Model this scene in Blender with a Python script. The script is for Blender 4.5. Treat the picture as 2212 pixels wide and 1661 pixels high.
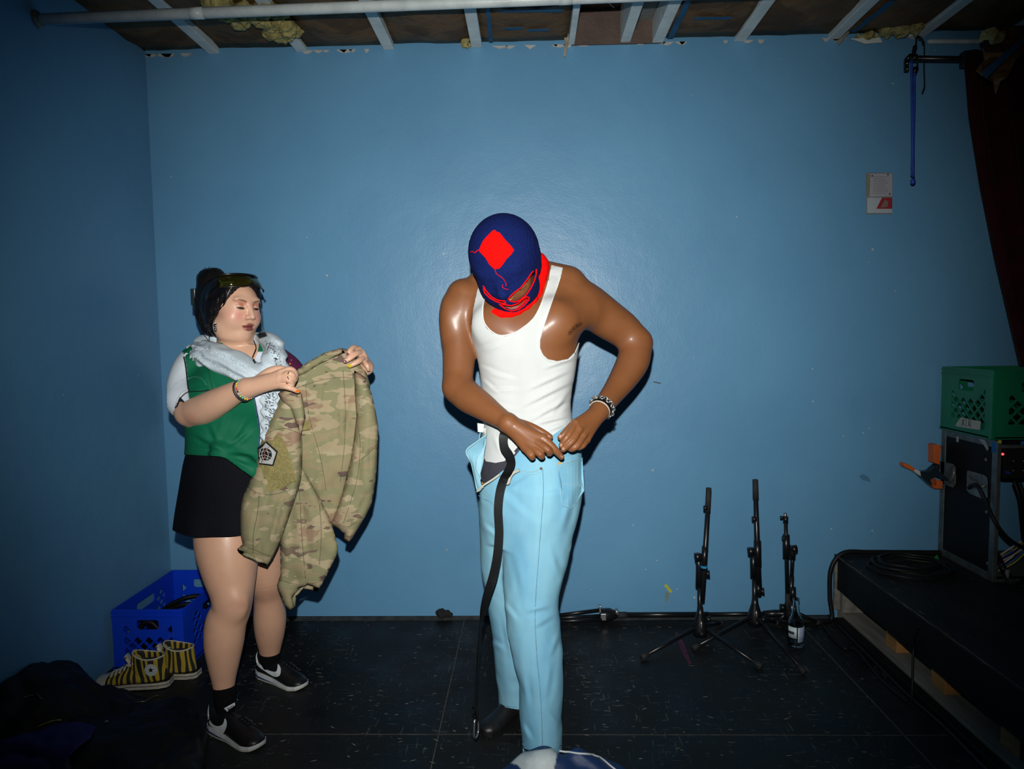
import bpy, math, random
import numpy as np
from mathutils import Vector, Matrix
from mathutils.bvhtree import BVHTree
from mathutils.geometry import delaunay_2d_cdt
random.seed(7)
for _o in list(bpy.data.objects): bpy.data.objects.remove(_o)
S = bpy.context.scene
COL = S.collection
# ------------------------------------------------------------------ camera
FPX, CX, CY, EYE = 1475., 1106., 830.5, 1.38       # focal length and centre in pixels of the 2212x1661 frame
_n = np.array([(1142 - CX) / FPX, (CY - 724) / FPX, -1.]); _n /= np.linalg.norm(_n)
_x = np.array([1, .013, 0.]); _x -= _n * _x.dot(_n); _x /= np.linalg.norm(_x)
CAMR = np.array([_x, _n, np.cross(_x, _n)])        # world = CAMR @ camera
cam = bpy.data.cameras.new('camera'); cam.sensor_width = 36; cam.lens = 36 * FPX / 2212; cam.clip_start = .02
camo = bpy.data.objects.new('camera', cam); COL.objects.link(camo)
camo.matrix_world = Matrix.Translation((0, 0, EYE)) @ Matrix(CAMR.tolist()).to_4x4()
S.camera = camo
# ------------------------------------------------------------------ world, flash, exposure
W = bpy.data.worlds.new('dim_room'); S.world = W; W.use_nodes = True
W.node_tree.nodes['Background'].inputs[0].default_value = (.55, .75, 1, 1)
W.node_tree.nodes['Background'].inputs[1].default_value = .012
fl = bpy.data.lights.new('camera_flash', 'SPOT'); fl.energy = 350; fl.color = (1, .98, .94)
fl.spot_size = math.radians(85); fl.spot_blend = 1.0; fl.shadow_soft_size = .012
flo = bpy.data.objects.new('camera_flash', fl); COL.objects.link(flo)
flo.location = (-.012, -.01, EYE + .15)
flo.rotation_euler = (Vector((-.07, 3.25, 1.24)) - flo.location).to_track_quat('-Z', 'Y').to_euler()
S.view_settings.view_transform = 'Standard'; S.view_settings.look = 'None'
S.view_settings.exposure = 0.0; S.view_settings.gamma = 1; S.view_settings.use_curve_mapping = False
# ------------------------------------------------------------------ pixel helpers
EY = np.array([0, 0, EYE])
def ray(px, py): return CAMR @ np.array([(px - CX) / FPX, (CY - py) / FPX, -1.])
def PY(px, py, Y): d = ray(px, py); return EY + d * (Y / d[1])
def PG(px, py, z=0.): d = ray(px, py); return EY + d * ((z - EYE) / d[2])
def PX(px, py, X): d = ray(px, py); return EY + d * (X / d[0])
def PJ(P):
    c = (np.asarray(P) - EY) @ CAMR
    return np.stack([CX + FPX * c[..., 0] / -c[..., 2], CY - FPX * c[..., 1] / -c[..., 2]], -1)
def mp(Y): return Y / FPX
# ------------------------------------------------------------------ materials
MATS = {}
def srgb(r, g, b):
    f = lambda c: (c / 255 / 12.92) if c / 255 <= .04045 else ((c / 255 + .055) / 1.055) ** 2.4
    return (f(r), f(g), f(b))
def mat(name, col=(.5, .5, .5), rough=.6, metal=0., var=.15, vscale=8., bump=0., bscale=60., spec=.5, attr=False,
        col2=None, sheen=0., stretch=(1, 1, 1), trans=0., coat=0., crough=.2):
    if name in MATS: return MATS[name]
    m = bpy.data.materials.new(name); m.use_nodes = True; nt = m.node_tree; N = nt.nodes; L = nt.links
    b = N['Principled BSDF']; b.inputs['Roughness'].default_value = rough; b.inputs['Metallic'].default_value = metal
    b.inputs['Specular IOR Level'].default_value = spec
    if sheen: b.inputs['Sheen Weight'].default_value = sheen
    if coat: b.inputs['Coat Weight'].default_value = coat; b.inputs['Coat Roughness'].default_value = crough
    if trans: b.inputs['Transmission Weight'].default_value = trans
    tc = N.new('ShaderNodeTexCoord'); mp_ = N.new('ShaderNodeMapping'); mp_.inputs['Scale'].default_value = stretch
    L.new(tc.outputs['Object'], mp_.inputs[0])
    no = N.new('ShaderNodeTexNoise'); no.inputs['Scale'].default_value = vscale; no.inputs['Detail'].default_value = 5
    L.new(mp_.outputs[0], no.inputs['Vector'])
    mix = N.new('ShaderNodeMix'); mix.data_type = 'RGBA'; mix.blend_type = 'MIX'
    cr = N.new('ShaderNodeMapRange'); cr.inputs[1].default_value = .35; cr.inputs[2].default_value = .65
    L.new(no.outputs['Fac'], cr.inputs[0]); L.new(cr.outputs[0], mix.inputs[0])
    if attr:
        at = N.new('ShaderNodeAttribute'); at.attribute_name = 'Col'
        dk = N.new('ShaderNodeMix'); dk.data_type = 'RGBA'; dk.blend_type = 'MULTIPLY'; dk.inputs[0].default_value = 1
        L.new(at.outputs['Color'], dk.inputs[6]); dk.inputs[7].default_value = (1 - var, 1 - var, 1 - var, 1)
        L.new(dk.outputs[2], mix.inputs[6]); L.new(at.outputs['Color'], mix.inputs[7])
    else:
        c2 = col2 or tuple(c * (1 - var) for c in col)
        mix.inputs[6].default_value = (*c2, 1); mix.inputs[7].default_value = (*col, 1)
    L.new(mix.outputs[2], b.inputs['Base Color'])
    if bump:
        n2 = N.new('ShaderNodeTexNoise'); n2.inputs['Scale'].default_value = bscale; n2.inputs['Detail'].default_value = 3
        L.new(mp_.outputs[0], n2.inputs['Vector'])
        bp = N.new('ShaderNodeBump'); bp.inputs['Strength'].default_value = bump; bp.inputs['Distance'].default_value = .01
        L.new(n2.outputs['Fac'], bp.inputs['Height']); L.new(bp.outputs[0], b.inputs['Normal'])
    MATS[name] = m
    return m
# ------------------------------------------------------------------ objects
def tag(o, label=None, cat=None, group=None, kind=None):
    if label: o['label'] = label
    if cat: o['category'] = cat
    if group: o['group'] = group
    if kind: o['kind'] = kind
    return o
def adopt(o, parent):
    if parent is None: return o
    o.parent = parent
    M = Matrix.Identity(4); p = parent
    chain = []
    while p is not None: chain.append(p); p = p.parent
    for p in reversed(chain): M = M @ p.matrix_parent_inverse @ p.matrix_basis
    o.matrix_parent_inverse = M.inverted()
    return o
def thing(name, loc, label, cat, group=None, parent=None):
    o = bpy.data.objects.new(name, None); COL.objects.link(o); o.location = tuple(loc); o.empty_display_size = .05
    if parent: adopt(o, parent)
    return tag(o, label, cat, group)
def mesh_obj(name, V, Fc, m, parent=None, smooth=False, bevel=0, solid=0, col=None, label=None, soff=-1):
    me = bpy.data.meshes.new(name)
    V = np.asarray(V, float); me.from_pydata(V.tolist(), [], [list(map(int, f)) for f in Fc] if not isinstance(Fc, np.ndarray) else Fc.tolist())
    me.update()
    if col is not None:
        a = me.color_attributes.new('Col', 'FLOAT_COLOR', 'POINT')
        c = np.ones((len(V), 4)); c[:, :3] = col; a.data.foreach_set('color', c.ravel())
    if m: me.materials.append(m)
    if smooth: me.polygons.foreach_set('use_smooth', [True] * len(me.polygons))
    o = bpy.data.objects.new(name, me); COL.objects.link(o)
    if bevel:
        b = o.modifiers.new('bevel', 'BEVEL'); b.width = bevel; b.segments = 2; b.limit_method = 'ANGLE'
    if solid:
        s = o.modifiers.new('solid', 'SOLIDIFY'); s.thickness = solid; s.offset = soff
    if parent is not None: adopt(o, parent)
    if label: o['label'] = label
    return o
def catmull(pts, n=8):
    P = np.asarray(pts, float); out = []
    Q = np.vstack([2 * P[0] - P[1], P, 2 * P[-1] - P[-2]])
    for i in range(1, len(Q) - 2):
        a, b, c, d = Q[i - 1], Q[i], Q[i + 1], Q[i + 2]
        for t in np.linspace(0, 1, n, endpoint=False):
            out.append(.5 * (2 * b + (c - a) * t + (2 * a - 5 * b + 4 * c - d) * t * t + (3 * b - a - 3 * c + d) * t ** 3))
    out.append(P[-1]); return np.array(out)
class MB:
    def __init__(s): s.V = []; s.F = []
    def add(s, V, Fc):
        n = len(s.V); s.V += [tuple(map(float, v)) for v in V]; s.F += [[i + n for i in f] for f in Fc]; return s
    def box(s, lo, hi, R=None, o=(0, 0, 0)):
        x0, y0, z0 = lo; x1, y1, z1 = hi
        V = np.array([(x0, y0, z0), (x1, y0, z0), (x1, y1, z0), (x0, y1, z0), (x0, y0, z1), (x1, y0, z1), (x1, y1, z1), (x0, y1, z1)], float)
        if R is not None: V = V @ np.asarray(R).T
        V = V + np.asarray(o)
        return s.add(V, [(0, 3, 2, 1), (4, 5, 6, 7), (0, 1, 5, 4), (1, 2, 6, 5), (2, 3, 7, 6), (3, 0, 4, 7)])
    def tube(s, pts, r, n=10, cap=True):
        P = np.asarray(pts, float); m = len(P); r = np.full(m, r, float) if np.isscalar(r) else np.asarray(r, float)
        T = np.gradient(P, axis=0); T /= np.linalg.norm(T, axis=1)[:, None] + 1e-12
        u = np.cross(T[0], (0, 0, 1)); u = u if np.linalg.norm(u) > .1 else np.cross(T[0], (1, 0, 0)); V = []
        for i in range(m):
            u = u - T[i] * u.dot(T[i]); u /= np.linalg.norm(u) + 1e-12; w = np.cross(T[i], u)
            for k in range(n):
                a = 2 * math.pi * k / n; V.append(P[i] + r[i] * (math.cos(a) * u + math.sin(a) * w))
        Fc = [(i * n + k, i * n + (k + 1) % n, (i + 1) * n + (k + 1) % n, (i + 1) * n + k) for i in range(m - 1) for k in range(n)]
        if cap: Fc += [tuple(range(n))[::-1], tuple(range((m - 1) * n, m * n))]
        return s.add(V, Fc)
    def lathe(s, o, prof, n=24, ax=(0, 0, 1)):
        ax = np.asarray(ax, float); ax /= np.linalg.norm(ax); o = np.asarray(o, float)
        return s.tube([o + ax * h for h, r in prof], [max(r, 1e-4) for h, r in prof], n) if all(abs(prof[i + 1][0] - prof[i][0]) > 1e-6 for i in range(len(prof) - 1)) else s._lathe(o, prof, n, ax)
    def _lathe(s, o, prof, n, ax):
        u = np.cross(ax, (1, 0, 0)); u = u if np.linalg.norm(u) > .1 else np.cross(ax, (0, 1, 0)); u /= np.linalg.norm(u); w = np.cross(ax, u); V = []
        for h, r in prof:
            for k in range(n):
                a = 2 * math.pi * k / n; V.append(o + ax * h + r * (math.cos(a) * u + math.sin(a) * w))
        m = len(prof)
        return s.add(V, [(i * n + k, i * n + (k + 1) % n, (i + 1) * n + (k + 1) % n, (i + 1) * n + k) for i in range(m - 1) for k in range(n)] + [tuple(range(n))[::-1], tuple(range((m - 1) * n, m * n))])
    def ribbon(s, pts, wv, w, th=.003):
        P = np.asarray(pts, float); m = len(P); wv = np.asarray(wv, float)
        if wv.ndim == 1: wv = np.tile(wv, (m, 1))
        w = np.full(m, w) if np.isscalar(w) else np.asarray(w)
        T = np.gradient(P, axis=0); T /= np.linalg.norm(T, axis=1)[:, None] + 1e-12
        V = []
        for i in range(m):
            d = wv[i] - T[i] * wv[i].dot(T[i]); d /= np.linalg.norm(d) + 1e-12; nn = np.cross(T[i], d) * th / 2
            for q in (-d * w[i] / 2 - nn, d * w[i] / 2 - nn, d * w[i] / 2 + nn, -d * w[i] / 2 + nn): V.append(P[i] + q)
        Fc = [(i * 4 + k, i * 4 + (k + 1) % 4, (i + 1) * 4 + (k + 1) % 4, (i + 1) * 4 + k) for i in range(m - 1) for k in range(4)]
        return s.add(V, Fc + [(3, 2, 1, 0), (m * 4 - 4, m * 4 - 3, m * 4 - 2, m * 4 - 1)])
    def sphere(s, c, r, n=12, sc=(1, 1, 1)):
        c = np.asarray(c, float); V = []; h = n // 2
        for i in range(h + 1):
            t = math.pi * i / h
            for k in range(n):
                a = 2 * math.pi * k / n; V.append(c + r * np.array([math.sin(t) * math.cos(a) * sc[0], math.sin(t) * math.sin(a) * sc[1], math.cos(t) * sc[2]]))
        return s.add(V, [(i * n + k, (i + 1) * n + k, (i + 1) * n + (k + 1) % n, i * n + (k + 1) % n) for i in range(h) for k in range(n)])
    def build(s, name, m, parent=None, **k): return mesh_obj(name, s.V, s.F, m, parent, **k)
# ------------------------------------------------------------------ flat plates with holes
def in_poly(P, poly):
    x, y = P[..., 0], P[..., 1]; ins = np.zeros(x.shape, bool); n = len(poly)
    for i in range(n):
        x0, y0 = poly[i]; x1, y1 = poly[(i + 1) % n]
        if y0 == y1: continue
        c = ((y0 > y) != (y1 > y)) & (x < (x1 - x0) * (y - y0) / (y1 - y0) + x0); ins ^= c
    return ins
def sd_poly(P, poly):
    d = np.full(P.shape[:-1], 1e9); n = len(poly); A = np.asarray(poly, float)
    for i in range(n):
        a, b = A[i], A[(i + 1) % n]; ab = b - a; t = np.clip(((P - a) @ ab) / (ab @ ab + 1e-12), 0, 1)
        d = np.minimum(d, np.linalg.norm(P - a - t[..., None] * ab, axis=-1))
    return np.where(in_poly(P, poly), -d, d)
def cdt(outer, holes=(), pts=()):
    vs = []; es = []
    for loop in [outer, *holes]:
        n = len(vs); vs += [Vector(p) for p in loop]; es += [(n + i, n + (i + 1) % len(loop)) for i in range(len(loop))]
    vs += [Vector(p) for p in pts]
    v, e, f, *_ = delaunay_2d_cdt(vs, es, [], 0, 1e-6)
    v = np.array([(p.x, p.y) for p in v]); f = np.array([t for t in f if len(t) == 3])
    c = v[f].mean(1); keep = in_poly(c, outer)
    for h in holes: keep &= ~in_poly(c, h)
    return v, f[keep]
def thicken(V, T, N):
    """V points, T triangles, N offset vectors: closed slab"""
    V = np.asarray(V); T = np.asarray(T); n = len(V); ed = {}
    for t in T:
        for i in range(3):
            a, b = t[i], t[(i + 1) % 3]
            if (b, a) in ed: del ed[(b, a)]
            else: ed[(a, b)] = 1
    Fc = [tuple(t) for t in T] + [tuple(x + n for x in t[::-1]) for t in T] + [(b, a, a + n, b + n) for a, b in ed]
    return np.vstack([V, V + N]), Fc
def plate(outer, holes, o, u, v, th):
    P, T = cdt(outer, holes); o = np.asarray(o, float); u = np.asarray(u, float); v = np.asarray(v, float)
    N = np.cross(u, v) * th
    return thicken(o + P[:, :1] * u + P[:, 1:] * v, T, N)
def rrect(x0, y0, x1, y1, r, n=4):
    out = []
    for cx, cy, a0 in ((x1 - r, y1 - r, 0), (x0 + r, y1 - r, 90), (x0 + r, y0 + r, 180), (x1 - r, y0 + r, 270)):
        for i in range(n + 1):
            a = math.radians(a0 + 90 * i / n); out.append((cx + r * math.cos(a), cy + r * math.sin(a)))
    return out
# ------------------------------------------------------------------ signed distance modelling
def vnoise(P, f, seed=0):
    Q = P * f + seed * 17.31; I = np.floor(Q).astype(np.int64); t = Q - I; t = t * t * (3 - 2 * t); out = 0
    for dx in (0, 1):
        for dy in (0, 1):
            for dz in (0, 1):
                h = (I[..., 0] + dx) * 374761393 + (I[..., 1] + dy) * 668265263 + (I[..., 2] + dz) * 2147483647 + seed * 974711
                h = (h ^ (h >> 13)) * 1274126177; h = (h ^ (h >> 16)) & 0xffff
                w = (t[..., 0] if dx else 1 - t[..., 0]) * (t[..., 1] if dy else 1 - t[..., 1]) * (t[..., 2] if dz else 1 - t[..., 2])
                out = out + w * (h / 32767.5 - 1)
    return out
class SDF:
    def __init__(s): s.p = []; s.disp = None
    def _a(s, fn, lo, hi, k, sg): s.p.append((fn, np.asarray(lo, float), np.asarray(hi, float), k, sg)); return s
    def rc(s, a, b, ra, rb, k=.01, sg=1, flat=None):
        a = np.asarray(a, float); b = np.asarray(b, float); ba = b - a; R = max(ra, rb) * 1.05
        if flat is None:
            def fn(P):
                t = np.clip(((P - a) @ ba) / (ba @ ba + 1e-12), 0, 1)
                return np.linalg.norm(P - a - t[..., None] * ba, axis=-1) - (ra + (rb - ra) * t)
        else:
            nrm, sc = np.asarray(flat[0], float), flat[1]; nrm = nrm / np.linalg.norm(nrm)
            def fn(P):
                Q = P - a; Q = Q + nrm * ((Q @ nrm) * (1 / sc - 1))[..., None]; bb = ba + nrm * ((ba @ nrm) * (1 / sc - 1))
                t = np.clip((Q @ bb) / (bb @ bb + 1e-12), 0, 1)
                return (np.linalg.norm(Q - t[..., None] * bb, axis=-1) - (ra + (rb - ra) * t)) * (.5 + .5 * sc)
        return s._a(fn, np.minimum(a, b) - R, np.maximum(a, b) + R, k, sg)
    def chain(s, pts, k=.01, sg=1, flat=None, n=0):
        A = np.array([(*p, r) for p, r in pts]); n = n or (7 if A[:, 3].max() > .03 else 3)
        if len(A) > 2: A = catmull(A, n)
        T_ = SDF()
        for q, w in zip(A[:-1], A[1:]): T_.rc(q[:3], w[:3], max(q[3], .001), max(w[3], .001), .0005, 1, flat)
        s.p.append((T_.p, np.min([p[1] for p in T_.p], 0), np.max([p[2] for p in T_.p], 0), k, sg)); return s
    def pxchain(s, pts, k=.01, sg=1, flat=None):       # (px, py, Y, radius in px)
        return s.chain([(PY(x, y, Y), r * mp(Y)) for x, y, Y, r in pts], k, sg, flat)
    def ell(s, c, r, R=None, k=.01, sg=1):
        c = np.asarray(c, float); r = np.asarray(r, float) * np.ones(3); R = np.eye(3) if R is None else np.asarray(R)   # columns are axes
        def fn(P):
            q = (P - c) @ R; k0 = np.linalg.norm(q / r, axis=-1); k1 = np.linalg.norm(q / (r * r), axis=-1) + 1e-9
            return k0 * (k0 - 1) / k1
        m = np.abs(R) @ r
        return s._a(fn, c - m, c + m, k, sg)
    def loft(s, secs, k=.01, sg=1, e=2., n=10):
        A = catmull(np.array(secs, float), n)          # x y z rx ry yaw
        A = A[np.argsort(A[:, 2])]; z = A[:, 2]
        def fn(P):
            g = [np.interp(P[..., 2], z, A[:, i]) for i in (0, 1, 3, 4, 5)]
            dx, dy = P[..., 0] - g[0], P[..., 1] - g[1]; c, sn = np.cos(g[4]), np.sin(g[4]); u = dx * c + dy * sn; w = -dx * sn + dy * c
            q = (np.abs(u / g[2]) ** e + np.abs(w / g[3]) ** e) ** (1 / e)
            gr = np.sqrt((u / g[2] ** 2) ** 2 + (w / g[3] ** 2) ** 2) + 1e-9
            d = np.where(q > .3, (q - 1) * q / gr, -.7 * np.minimum(g[2], g[3]))
            return np.maximum(d, np.maximum(P[..., 2] - z[-1], z[0] - P[..., 2]))
        R = np.maximum(A[:, 3], A[:, 4])[:, None]
        lo = np.array([*(A[:, :2] - R).min(0), z[0]]); hi = np.array([*(A[:, :2] + R).max(0), z[-1]])
        return s._a(fn, lo, hi, k, sg)
    def pxloft(s, secs, k=.01, sg=1, e=2., n=10):      # (xc, y, hw px, Y, half depth m[, yaw])
        out = []
        for q in secs:
            p = PY(q[0], q[1], q[3]); out.append((*p, q[2] * mp(q[3]), q[4], q[5] if len(q) > 5 else 0.))
        return s.loft(out, k, sg, e, n)
    def grid(s, lo, hi, h):
        lo = np.asarray(lo, float); n = np.ceil((np.asarray(hi) - lo) / h).astype(int) + 1
        ax = [lo[i] + h * np.arange(n[i]) for i in range(3)]; Fd = np.full(n, .06)
        for fn, a, b, k, sg in s.p:
            m = k + 4 * h + (.012 if sg > 0 else 0)
            i0 = np.clip(np.floor((a - m - lo) / h).astype(int), 0, n); i1 = np.clip(np.ceil((b + m - lo) / h).astype(int) + 1, 0, n)
            if (i1 <= i0).any(): continue
            sl = tuple(slice(i0[i], i1[i]) for i in range(3))
            P = np.stack(np.meshgrid(*[ax[i][sl[i]] for i in range(3)], indexing='ij'), -1)
            A = Fd[sl]
            if callable(fn): d = fn(P)
            else:
                d = np.full(A.shape, .08)
                for g, ga, gb, _, _ in fn:
                    j0 = np.clip(np.floor((ga - m - lo) / h).astype(int), i0, i1) - i0; j1 = np.clip(np.ceil((gb + m - lo) / h).astype(int) + 1, i0, i1) - i0
                    if (j1 <= j0).any(): continue
                    s2 = tuple(slice(j0[i], j1[i]) for i in range(3)); d[s2] = np.minimum(d[s2], g(P[s2]))
            if sg < 0: d = -d
            hh = np.maximum(k - np.abs(A - d), 0) / max(k, 1e-6)
            Fd[sl] = (np.minimum(A, d) - hh * hh * k / 4) if sg > 0 else (np.maximum(A, d) + hh * hh * k / 4)
        if s.disp is not None:
            near = np.abs(Fd) < .03; idx = np.nonzero(near)
            P = np.stack([ax[i][idx[i]] for i in range(3)], -1); Fd[near] -= s.disp(P)
        return lo, h, Fd
    def bounds(s, pad=.02):
        ps = [p for p in s.p if p[4] > 0]
        return np.min([p[1] for p in ps], 0) - pad, np.max([p[2] for p in ps], 0) + pad
    def mesh(s, h=.005, lo=None, hi=None, off=0., smooth=1):
        b = s.bounds(); lo = b[0] if lo is None else np.maximum(b[0], lo); hi = b[1] if hi is None else np.minimum(b[1], hi)
        lo, h, Fd = s.grid(lo, hi, h); return surfnets(lo, h, Fd - off, smooth)
def surfnets(lo, h, Fd, smooth=1):
    n = np.array(Fd.shape); ins = Fd < 0
    cs = np.zeros(n - 1); cc = [np.zeros(n - 1) for _ in range(3)]; cn = np.zeros(n - 1)
    sl0, sl1 = slice(0, -1), slice(1, None)
    for ax in range(3):
        o = [i for i in range(3) if i != ax]
        for b0 in (0, 1):
            for b1 in (0, 1):
                A = [None] * 3; B = [None] * 3
                A[ax] = sl0; B[ax] = sl1
                A[o[0]] = B[o[0]] = sl1 if b0 else sl0; A[o[1]] = B[o[1]] = sl1 if b1 else sl0
                fa, fb = Fd[tuple(A)], Fd[tuple(B)]; cr = (fa < 0) != (fb < 0)
                t = np.where(cr, fa / np.where(cr, fa - fb, 1), 0)
                cn += cr; cc[ax] += np.where(cr, t, 0)
                if b0: cc[o[0]] += cr
                if b1: cc[o[1]] += cr
    act = cn > 0; idx = -np.ones(n - 1, np.int64); I = np.nonzero(act); idx[I] = np.arange(len(I[0]))
    V = np.stack([I[i] + cc[i][I] / cn[I] for i in range(3)], -1) * h + np.asarray(lo)
    Q = []
    for ax in range(3):
        o = [(ax + 1) % 3, (ax + 2) % 3]
        A = [slice(None)] * 3; B = [slice(None)] * 3; A[ax] = sl0; B[ax] = sl1
        for d in o: A[d] = slice(1, -1); B[d] = slice(1, -1)
        a, b = ins[tuple(A)], ins[tuple(B)]
        for flip, msk in ((0, a & ~b), (1, b & ~a)):
            E = np.stack(np.nonzero(msk), -1)
            for d in o: E[:, d] += 1
            def g(d0, d1):
                e = E.copy(); e[:, o[0]] -= d0; e[:, o[1]] -= d1; return idx[e[:, 0], e[:, 1], e[:, 2]]
            q = np.stack([g(1, 1), g(0, 1), g(0, 0), g(1, 0)], -1)
            Q.append(q[:, ::-1] if flip else q)
    Q = np.vstack(Q)
    Q = Q[(Q >= 0).all(1)]
    for _ in range(smooth): V = lap(V, Q, .5); V = lap(V, Q, -.42) if smooth > 1 else V
    return V, Q
def lap(V, Fc, w):
    k = Fc.shape[1]; acc = np.zeros_like(V); cnt = np.zeros(len(V))
    for i in range(k):
        a, b = Fc[:, i], Fc[:, (i + 1) % k]
        for d in range(3):
            acc[:, d] += np.bincount(a, V[b, d], len(V)) + np.bincount(b, V[a, d], len(V))
        cnt += np.bincount(a, minlength=len(V)) + np.bincount(b, minlength=len(V))
    return V + w * (acc / np.maximum(cnt, 1)[:, None] - V)
def vnormals(V, Fc):
    Fc = np.asarray(Fc); N = np.zeros_like(V); a, b, c = V[Fc[:, 0]], V[Fc[:, 1]], V[Fc[:, 2]]; fn = np.cross(b - a, c - a)
    for i in range(Fc.shape[1]):
        for d in range(3): N[:, d] += np.bincount(Fc[:, i], fn[:, d], len(V))
    return N / (np.linalg.norm(N, axis=1)[:, None] + 1e-12)
def facing(V, Fc):
    N = vnormals(V, Fc); d = EY - V; return (N * d).sum(1) / np.linalg.norm(d, axis=1)
def tris(Q):
    return Q if Q.shape[1] == 3 else np.vstack([Q[:, [0, 1, 2]], Q[:, [0, 2, 3]]])
def clip(V, T, f):
    """keep f<0, splitting triangles on f=0 so that the edge is clean"""
    T = tris(np.asarray(T)); s = f[T] < 0; n = s.sum(1); keep = [T[n == 3]]; V = list(map(tuple, V)) ; Va = np.array(V); new = {}; ext = []
    def ev(a, b):
        k = (a, b) if a < b else (b, a)
        if k not in new:
            t = f[a] / (f[a] - f[b]); new[k] = len(Va) + len(ext); ext.append(Va[a] + (Va[b] - Va[a]) * t)
        return new[k]
    add = []
    for t, m in zip(T[(n == 1) | (n == 2)].tolist(), s[(n == 1) | (n == 2)].tolist()):
        if sum(m) == 1:
            i = m.index(True); a, b, c = t[i], t[(i + 1) % 3], t[(i + 2) % 3]; add.append((a, ev(a, b), ev(a, c)))
        else:
            i = m.index(False); a, b, c = t[i], t[(i + 1) % 3], t[(i + 2) % 3]; x, y = ev(a, b), ev(a, c); add += [(x, b, c), (x, c, y)]
    T2 = np.vstack([keep[0], np.array(add, int).reshape(-1, 3)]); V2 = np.vstack([Va, np.array(ext).reshape(-1, 3)])
    return compact(V2, T2)
def compact(V, T):
    u, inv = np.unique(T, return_inverse=True); return V[u], inv.reshape(T.shape)
def bvh_of(V, Q): return BVHTree.FromPolygons([Vector(v) for v in V], [tuple(map(int, q)) for q in Q])
def cast(b, px, py):
    d = Vector(ray(px, py)).normalized(); h = b.ray_cast(Vector(EY), d); return h
def cast_pts(b, pts, off=.002):
    out = []; miss = []; Yl = []
    for x, y in pts:
        h = cast(b, x, y)
        if h[0] is None: out.append(None); miss.append(len(out) - 1)
        else:
            n = h[1]; d = Vector(EY) - h[0]; n = n if n.dot(d) > 0 else -n
            out.append(np.array(h[0] + n * off)); Yl.append(out[-1][1])
    good = [i for i in range(len(out)) if out[i] is not None]
    for i in miss:
        j = min(good, key=lambda g: abs(pts[g][0] - pts[i][0]) + abs(pts[g][1] - pts[i][1])) if good else None
        out[i] = PY(*pts[i], out[j][1]) if j is not None else PY(*pts[i], 2.3)
    return np.array(out)
def decal(name, poly, b, m, parent, off=.0015, th=.0015, step=6, holes=(), label=None, smooth=True):
    A = np.asarray(poly, float); lo, hi = A.min(0), A.max(0)
    G = np.array([(x, y) for x in np.arange(lo[0] + step / 2, hi[0], step) for y in np.arange(lo[1] + step / 2, hi[1], step)]).reshape(-1, 2)
    if len(G): G = G[sd_poly(G, poly) < -step * .35]
    v, t = cdt(poly, holes, G); P = cast_pts(b, v, off)
    d = (EY - P); d /= np.linalg.norm(d, axis=1)[:, None]
    V, Fc = thicken(P, t[:, ::-1], d * th)
    return mesh_obj(name, V, Fc, m, parent, label=label, smooth=False)
def dense(pts, step=4, closed=False):
    P = [np.asarray(p, float) for p in pts]; P = P + [P[0]] if closed else P; out = []
    for a, b in zip(P[:-1], P[1:]):
        n = max(1, int(np.linalg.norm(b - a) / step)); out += [a + (b - a) * i / n for i in range(n)]
    return out if closed else out + [P[-1]]
def seam(name, pts, b, r, m, parent, off=.001, smoothp=True, closed=False):
    p2 = catmull(list(pts) + ([pts[0]] if closed else []), 6) if smoothp else np.array(dense(pts, 5, closed))
    P = cast_pts(b, [tuple(p) for p in p2], off); return MB().tube(P, r, 6).build(name, m, parent, smooth=True)
def mask(pxy, poly, soft=1.5): return np.clip(.5 - sd_poly(pxy, poly) / (2 * soft), 0, 1)
def blob(pxy, cx, cy, rx, ry, p=1.): 
    q = ((pxy[:, 0] - cx) / rx) ** 2 + ((pxy[:, 1] - cy) / ry) ** 2; return np.exp(-q * p)
def lerpc(c, col, w): return c + (np.asarray(col) - c) * w[:, None]
# ================================================================== the room
WX, WY, CZ, RX = -1.775, 3.25, 2.705, 4.2
def nodes(name):
    m = bpy.data.materials.new(name); m.use_nodes = True; return m, m.node_tree.nodes, m.node_tree.links, m.node_tree.nodes['Principled BSDF']
def ramp(N, L, src, stops, const=False):
    r = N.new('ShaderNodeValToRGB'); e = r.color_ramp.elements
    if const: r.color_ramp.interpolation = 'CONSTANT'
    while len(e) < len(stops): e.new(.5)
    for i, (p, c) in enumerate(stops): e[i].position = p; e[i].color = (*c, 1) if len(c) == 3 else c
    L.new(src, r.inputs[0]); return r.outputs[0]
def noise(N, L, vec, sc, det=4, rough=.5, dim=None):
    n = N.new('ShaderNodeTexNoise'); n.inputs['Scale'].default_value = sc; n.inputs['Detail'].default_value = det; n.inputs['Roughness'].default_value = rough
    L.new(vec, n.inputs['Vector']); return n.outputs['Fac']
def mapping(N, L, sc=(1, 1, 1), rot=(0, 0, 0), loc=(0, 0, 0)):
    t = N.new('ShaderNodeTexCoord'); m = N.new('ShaderNodeMapping'); m.inputs['Scale'].default_value = sc; m.inputs['Rotation'].default_value = rot; m.inputs['Location'].default_value = loc
    L.new(t.outputs['Object'], m.inputs[0]); return m.outputs[0]
def mixc(N, L, fac, a, b, mode='MIX'):
    m = N.new('ShaderNodeMix'); m.data_type = 'RGBA'; m.blend_type = mode
    for s, k in ((fac, 0), (a, 6), (b, 7)):
        if isinstance(s, (int, float)): m.inputs[k].default_value = s
        elif isinstance(s, tuple): m.inputs[k].default_value = (*s, 1)
        else: L.new(s, m.inputs[k])
    return m.outputs[2]
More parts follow.
